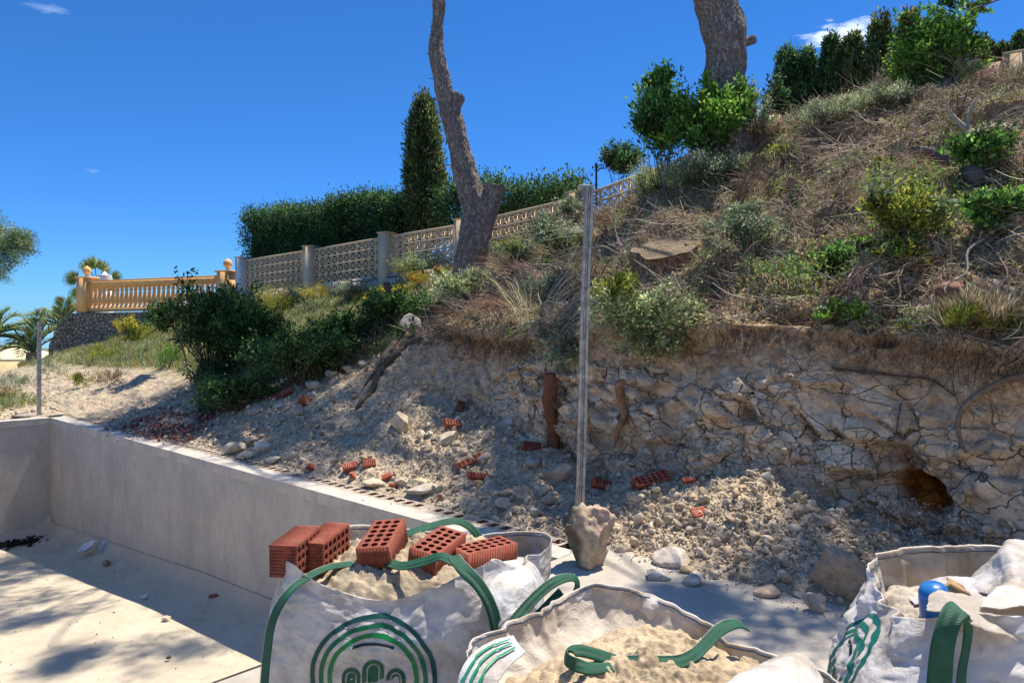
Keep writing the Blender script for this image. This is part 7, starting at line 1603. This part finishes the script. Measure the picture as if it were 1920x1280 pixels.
ROCKS = [
 (750, 790, 48, 44, 'angular cream rock sunlit halfway up the rubble slope', CR), (838, 823, 50, 26, 'smooth pale boulder in the middle of the rubble', CR), (800, 815, 18, 12, 'small bluish stone left of the smooth pale boulder', GY),
 (915, 815, 22, 24, 'white pointed stone right of the smooth pale boulder', CR), (440, 840, 36, 26, 'blocky tan rock at the pool edge, leftmost of the sunlit pile', CR), (492, 838, 30, 26, 'white jagged rock in the sunlit pile by the pool edge', (.74, .70, .62)),
 (470, 822, 22, 14, 'flat rock on top of the sunlit pile by the pool edge', CR), (465, 855, 28, 16, 'low tan rock at the front of the sunlit pile by the pool edge', CR), (512, 862, 30, 16, 'cream rock at the right end of the sunlit pile by the pool edge', CR),
 (540, 852, 26, 18, 'rounded rock just past the sunlit pile by the pool edge', CR), (475, 770, 24, 18, 'grey round rock on the upper left of the rubble', GY), (528, 785, 30, 18, 'grey flat rock left of the two upper red bricks', GY),
 (525, 760, 26, 12, 'white flat rock under the long red brick', (.6, .57, .5)), (560, 770, 30, 16, 'tan flat rock below the short red brick', PK), (590, 720, 32, 20, 'grey rock among the stones at the top of the rubble slope', GY),
 (620, 700, 22, 16, 'pale rock at the top of the stone pile below the dark bushes', GY), (652, 690, 26, 18, 'cream rock at the head of the stone pile', PK), (680, 682, 20, 14, 'small rock at the very top of the stone pile', GY),
 (460, 750, 30, 16, 'tan rock at the left flank of the rubble slope', PK), (752, 903, 26, 24, 'round cream stone beside the pool edge', CR), (785, 905, 42, 18, 'yellowish flat-topped rock beside the pool edge', (.66, .56, .38)),
 (790, 918, 58, 18, 'long flat rock lying on the pool edge', (.60, .54, .46)), (700, 908, 42, 18, 'pale crumbly rock by the orange brick pieces', CR), (860, 912, 26, 18, 'smooth oval stone right of the flat rocks', CR),
 (898, 905, 20, 14, 'brownish stone next to the curved brick piece', OR), (945, 945, 32, 24, 'rounded tan stone on the lower rubble', CR), (930, 925, 18, 14, 'small round stone above the rounded tan stone', CR), (1005, 960, 20, 18, 'small pale stone left of the post footing', CR),
 (1050, 885, 58, 36, 'big tan boulder half hidden behind the tall post', PK), (1000, 868, 44, 20, 'grey slab of rock left of the big tan boulder', GY), (1015, 920, 34, 22, 'shaded rock under the big tan boulder', GY), (1030, 935, 28, 24, 'tan rock just left of the tall post', PK),
 (960, 790, 30, 16, 'white rock in the shade at the foot of the cut', (.55, .53, .49)), (990, 800, 26, 16, 'reddish rock beside the thick brown root', PK), (905, 858, 30, 16, 'pale low stone left of the flat red tile', GY),
 (1192, 930, 32, 24, 'cream rock below the long red brick near the post', CR), (1196, 972, 20, 28, 'upright block of pale stone right of the post', CR), (1262, 1045, 68, 40, 'big white boulder at the foot of the sunlit mound', (.72, .64, .55)),
 (1232, 1080, 50, 18, 'flat white stone lying on the deck', (.68, .64, .58)), (1300, 1088, 44, 18, 'pale stone lying on the deck in front of the mound', (.66, .58, .5)), (1285, 1068, 28, 14, 'small peach stone between the deck stones', OR),
 (1440, 1108, 50, 20, 'peach-coloured rock at the right foot of the mound', (.66, .50, .36)), (1340, 1078, 24, 16, 'cream stone at the front of the mound', CR), (1118+45, 1030, 20, 16, 'tan stone touching the right side of the post footing', CR),
 (1550, 980, 32, 26, 'loose block of rock at the right of the dark debris', PK), (1500, 920, 24, 14, 'small orange-brown rock on the debris under the cliff', OR), (1440, 892, 24, 16, 'white stone on top of the mound', (.66, .60, .52)),
 (1585, 950, 26, 30, 'slanting slab at the cliff foot', PK), (1620, 905, 30, 16, 'reddish stone near the orange hollow', PK), (1440, 1010, 24, 12, 'pale flat stone on the shaded side of the mound', CR),
 (1700, 530, 38, 24, 'white stone lying on the overgrown slope at right', (.78, .76, .70)), (1540, 520, 16, 14, 'small white stone on the slope left of the yellow-green bush', (.72, .68, .6)), (1757, 522, 16, 14, 'small yellow stone right of the white stone on the slope', (.62, .55, .25)),
 (1790, 545, 66, 34, 'red-brown rock above the straw grass tuft', (.42, .22, .15)), (1740, 572, 44, 14, 'flat grey rock at the edge above the rock face', GY), (1042, 608, 26, 10, 'flat pale stone wedged in the bank left of the post', PK),
 (772, 608, 46, 42, 'pale boulder sticking out at the head of the long dark root', (.52, .47, .42)), (38, 780, 30, 12, 'grey rock behind the far end wall of the pool', GY), (362, 728, 16, 12, 'pale rock on the shaded dirt left of the dark bushes', GY),
 (325, 790, 22, 10, 'white lump of mortar on the broken brick heap', (.62, .58, .5)), (355, 792, 30, 14, 'sunlit tan rock beside the broken brick heap', (.60, .5, .36)), (1395, 915, 22, 14, 'orange-tinted stone at the lit crest of the mound', OR),
]
for i, (x, y, w_, h_, lb, c_) in enumerate(ROCKS):
    rock(x, y, w_, h_, lb, 100+i*7, c_, sub=4 if w_ > 30 else 3)
# large rock outcrop at the right foot of the mound
rock(1578, 1072, 112, 120, 'brown earthy outcrop of rock at the right of the mound', 931, (.47, .37, .27), sub=5, rough=.30, cuts=26, dep=.8)
rock(1532, 1132, 46, 40, 'pale angular block at the end of the deck by the right-hand bag', 941, (.54, .47, .39), sub=5, rough=.14, cuts=18)
# ------------------------------------------------------------------ bricks and tiles in the rubble
def lying(px, py, ang, up, label, sc_=(1, 1, 1), tint=1.2, lift=.03, name='hollow_brick', group='broken bricks in the rubble'):
    h_, n_, _ = hit(px, py); x = Vector((math.cos(R(ang)), .35, math.sin(R(ang))))
    u_ = Vector(up) if up else n_
    return place_brick(h_+n_*lift, frame(x, u_), label, group, tint, sc_, name)
flat = (1.0, 1.0, .35)
lying(528, 744, 32, (-.3, -.2, .9), 'long red brick at the upper left of the rubble slope', (1.15, .8, .8), 1.35)
lying(578, 754, -30, (.2, -.5, .8), 'short red brick right of the long one at the top left of the rubble', (.8, .8, .8), 1.35)
lying(862, 768, 75, (-.2, -.9, .2), 'small brick standing upright with holes towards the viewer', (.55, .6, .6), .8)
lying(856, 797, -12, (.1, -.5, .8), 'dark red brick just below the upright brick', (.85, .8, .6), 1.05)
lying(883, 868, 24, (-.2, -.6, .7), 'flat red tile leaning in the middle of the rubble', (1.1, .6, .25), 1.3, .03, 'broken_tile')
lying(660, 878, 8, (0, -.6, .8), 'orange brick piece in the sunlit rubble by the pool edge', (.62, .6, .6), 1.7)
lying(695, 873, 5, (.1, -.7, .6), 'broken brick with open cells right of the orange piece', (.5, .6, .6), 1.5)
lying(585, 880, -30, (-.2, -.4, .8), 'small orange brick chip at the pool edge, leftmost', (.35, .35, .5), 1.7)
lying(664, 897, -60, None, 'thin orange brick shard below the orange piece', (.3, .3, .4), 1.7)
lying(728, 899, 20, None, 'salmon brick piece beside the round cream stone', (.4, .5, .5), 1.7)
lying(738, 915, -10, None, 'red brick chip below the salmon piece', (.3, .3, .3), 1.3)
lying(825, 937, 60, None, 'tiny red chip on the edge of the coping', (.14, .25, .3), 1.5)
lying(900, 898, -12, (0, -.5, .8), 'curved red brick piece right of the oval stone', (.85, .5, .4), 1.25)
lying(1222, 906, 10, (0, -.6, .7), 'long red brick lying at the foot of the cut right of the post', (1.25, .8, .65), 1.35, .04)
lying(1138, 913, -18, (0, -.6, .7), 'red brick wedged behind the tall post', (.9, .6, .6), 1.15, .04)
lying(995, 842, -10, (.2, -.6, .7), 'broken dark red brick under the thick brown root', (.75, .6, .5), .95)
lying(1312, 964, 5, (0, -.6, .8), 'pink tile fragment on the sunlit mound', (.45, .6, .2), 1.9, .02, 'broken_tile')
lying(1295, 905, 3, (0, -.5, .8), 'dark red shard right of the long brick', (.5, .3, .3), 1.0)
# heap of crushed brick by the pool edge
n = 1100; q = []
c0 = [hit(x, y)[0] for x, y in ((262, 800), (300, 800), (330, 803), (360, 800), (340, 815), (380, 795), (305, 812))]
Pq = np.array([np.array(c0[i % len(c0)])+rng.normal(size=3)*[.20, .22, 0]+[0, 0, .02] for i in range(n)])
Pq[:, 2] = [gz(x, y)+.01+.05*rng.random() for x, y in Pq[:, :2]]
pebbles(np.arange(n), .010+.032*rng.random(n)**2.2, 'crushed_brick', 'heap of crushed red brick behind the pool edge', 1, pal=[(.30, .09, .07), (.36, .14, .10), (.24, .08, .07), (.36, .26, .22), (.34, .30, .26), (.28, .20, .17)], src=Pq, srcN=np.tile([0, 0, 1.], (n, 1)))
a = Acc(); hq = hit(290, 795)[0]; tubes(a, np.array([tuple(W(284, 800, hq.y)), tuple(W(290, 790, hq.y)), tuple(W(296, 781, hq.y))]), [.014]*3, 6, (.6, .6, .58), caps=True); tag(a.build('pipe_piece', M['stone']), 'short white pipe sticking up from the crushed brick', 'pipe')
# ------------------------------------------------------------------ things on the pool floor
def onfloor(px, py):
    d = Vector(pdir(px, py)); z = -1.5
    for _ in range(12):
        t_ = (z-CZ)/d.z; p = Vector((0, 0, CZ))+d*t_; a_, b_ = toab(p.x, p.y); z = float(floorz(a_)+.15*max(0, min(1, (b_+.62)/.62))**2.6)
    return p
p = onfloor(178, 1036); acc = Acc()
ws = thing('broken_bowl', 'broken white plastic bowl lying on the pool floor', 'bowl', tuple(p))
for sx, tl in ((-1, .25), (1, -.55)):
    u = np.linspace(0, 1, 16); th = np.linspace(0, 2*np.pi, 48); U_, T_ = np.meshgrid(u, th, indexing='ij')
    rag = 1-.16*np.clip(vnoise(np.stack([np.cos(T_)*2.5+sx, np.sin(T_)*2.5, 0*T_], -1), 1.2, 5), 0, 1)
    V = np.stack([.105*U_*rag*np.cos(T_), .12*U_*rag*np.sin(T_), .055*U_**2.2], -1); c_, s_ = math.cos(tl), math.sin(tl)
    V = np.stack([V[..., 0]*c_-V[..., 2]*s_, V[..., 1], V[..., 0]*s_+V[..., 2]*c_+.03+V[..., 1]*.35], -1)+np.array(p)+[sx*.105, 0, .01]
    V2 = V-np.array([0, 0, .006]); n0 = V.size//3
    mk('bowl_shell', np.concatenate([V.reshape(-1, 3), V2.reshape(-1, 3)]), np.vstack([grid_faces(16, 48), grid_faces(16, 48)[:, ::-1]+n0]), M['stone'], ws, (.85, .85, .86), smooth=True)
p = onfloor(402, 1118); place_brick(p+Vector((0, 0, .012)), frame((1, .2, .05), (0, 0, 1)), 'flat red brick chip on the shaded pool floor', None, 1.2, (.45, .5, .15), 'brick_chip')
rock(375, 1073, 32, 18, 'jagged grey crumb of concrete at the foot of the long pool wall', 61, (.34, .31, .27), floor=-1.38, rough=.2, name='concrete_crumb')
rock(268, 1122, 16, 9, 'small white stone on the shadow edge of the pool floor', 62, (.75, .72, .66), floor=-1.47)
rock(312, 1163, 20, 11, 'tan stone on the sunlit pool floor', 63, (.66, .58, .47), floor=-1.42)
rock(198, 1058, 18, 10, 'brown stone just right of the broken bowl', 64, (.36, .27, .2), floor=-1.58)
rock(315, 1234, 11, 6, 'tiny dark pebble near the lower edge of the pool floor', 65, (.2, .16, .13), floor=-1.35)
rock(110, 1028, 16, 7, 'pale flat chip left of the broken bowl', 67, (.62, .58, .52), floor=-1.68)
n = 420; pc = np.array(onfloor(38, 1016)); Pq = pc+rng.normal(size=(n, 3))*[.34, .22, 0]; 
aq, bq = toab(Pq[:, 0], Pq[:, 1]); Pq[:, 2] = floorz(aq)+.01+.03*rng.random(n); Pq = Pq[aq < LEN-.1]; n = len(Pq)
pebbles(np.arange(n), .012+.05*rng.random(n)**2, 'black_debris', 'soggy black leaves and dirt at the far end of the pool floor', 1, pal=[(.015, .014, .014), (.03, .026, .024), (.05, .045, .04)], src=Pq, srcN=np.tile([0, 0, 1.], (n, 1)), sink=.5)
# ------------------------------------------------------------------ pine canopies above the frame (they shade the bank, deck and pool)
def crown_for(px, py, zz, H, r_):
    Y = (CZ-zz)*FPX/(py-HOR); X = (px-960)/FPX*Y; k = (H-zz)/sd.z
    return ((X+sd.x*k, Y+sd.y*k, H), r_)
L1 = [crown_for(250, 765, .2, 11.2, 1.3), crown_for(335, 745, .4, 12.4, 1.1), crown_for(520, 725, .6, 10.4, 1.0), crown_for(640, 735, .7, 9.6, .9), crown_for(430, 750, .3, 11.2, .8), crown_for(700, 765, .6, 9.4, .55), crown_for(590, 765, .45, 9.8, .5),
      crown_for(850, 765, .5, 9.0, .6), crown_for(930, 850, .4, 8.6, .45), crown_for(180, 800, 0, 10.4, .55), crown_for(600, 665, 1.2, 10.6, .7), crown_for(800, 700, .8, 9.6, .6), crown_for(960, 800, .6, 9.0, .5)]
pine_canopy(pine1, t1, L1, dens=135)
L2 = [crown_for(1420, 1165, 0, 7.2, .55), crown_for(1310, 1150, 0, 7.6, .34), crown_for(1250, 1118, 0, 8.0, .24), crown_for(1530, 1130, 0, 7.4, .5), crown_for(950, 1005, 0, 7.8, .20), crown_for(1540, 1010, .2, 8.0, .35), crown_for(1650, 1040, .1, 7.8, .6)]
pine_canopy(pine2, t2_, L2, 'crown', .035)
L3 = [crown_for(-10, 1085, -1.7, 9.0, .6), crown_for(40, 1185, -1.6, 9.5, .40), crown_for(110, 1260, -1.5, 10.2, .30), crown_for(-150, 1200, -1.6, 8.5, 1.0)]
pine_canopy(pine1, t1, L3, 'crown', .02)

# ------------------------------------------------------------------ unseen house added behind the viewer to bounce warm light into the shade
ho = thing('added_bounce_villa', 'unseen pale villa added behind the viewer to bounce light', 'house', (0, -9, 0))
m, nt, b, out = nmat('house_render'); nt.links.new(ramp(nt, noise(nt, 3, 5, .6, 'Position'), [(.3, (.74, .68, .58)), (.7, (.84, .79, .70))]), b.inputs['Base Color']); b.inputs['Roughness'].default_value = .9; M['house'] = m
m, nt, b, out = nmat('window_glass'); b.inputs['Base Color'].default_value = (.03, .04, .05, 1); b.inputs['Roughness'].default_value = .08; M['glass'] = m
a = Acc()
xs = [-13, -9.6, -7.4, -4.2, -1.4, 1.6, 4.4, 7.4, 9.6, 13]
for i in range(9):
    x0, x1 = xs[i], xs[i+1]
    if i % 2 == 0: a.box(((x0+x1)/2, -9.15, 3.1), (x1-x0, .3, 6.2))
    else:
        a.box(((x0+x1)/2, -9.15, .45), (x1-x0, .3, .9)); a.box(((x0+x1)/2, -9.15, 2.8), (x1-x0, .3, 1.0)); a.box(((x0+x1)/2, -9.15, 5.5), (x1-x0, .3, 1.4))
a.box((-12.85, -12.5, 3.1), (.3, 6.4, 6.2)); a.box((12.85, -12.5, 3.1), (.3, 6.4, 6.2)); a.build('wall', M['house'], ho)
for i in (1, 3, 5, 7):
    for z0, z1 in ((.9, 2.3), (3.3, 4.8)):
        a = Acc(); xm, ww = (xs[i]+xs[i+1])/2, xs[i+1]-xs[i]
        for q in ((xs[i]+.04, z0, z1), (xs[i+1]-.04, z0, z1), (xm, z0, z1)): a.box((q[0], -9.12, (q[1]+q[2])/2), (.07, .08, q[2]-q[1]), (.8, .8, .8))
        a.box((xm, -9.12, z0+.035), (ww-.16, .08, .07), (.8, .8, .8)); a.box((xm, -9.12, z1-.035), (ww-.16, .08, .07), (.8, .8, .8)); fr = a.build('window', M['stone'], ho)
        g = Acc(); g.box((xm, -9.16, (z0+z1)/2), (ww, .02, z1-z0)); g_ = g.build('pane', M['glass'], ho); g_.parent = fr; g_.location = (0, 0, 0)
a = Acc(); a.box((0, -12.4, 6.35), (27, 8.2, .28), (.75, .72, .66)); a.build('roof', M['house'], ho)
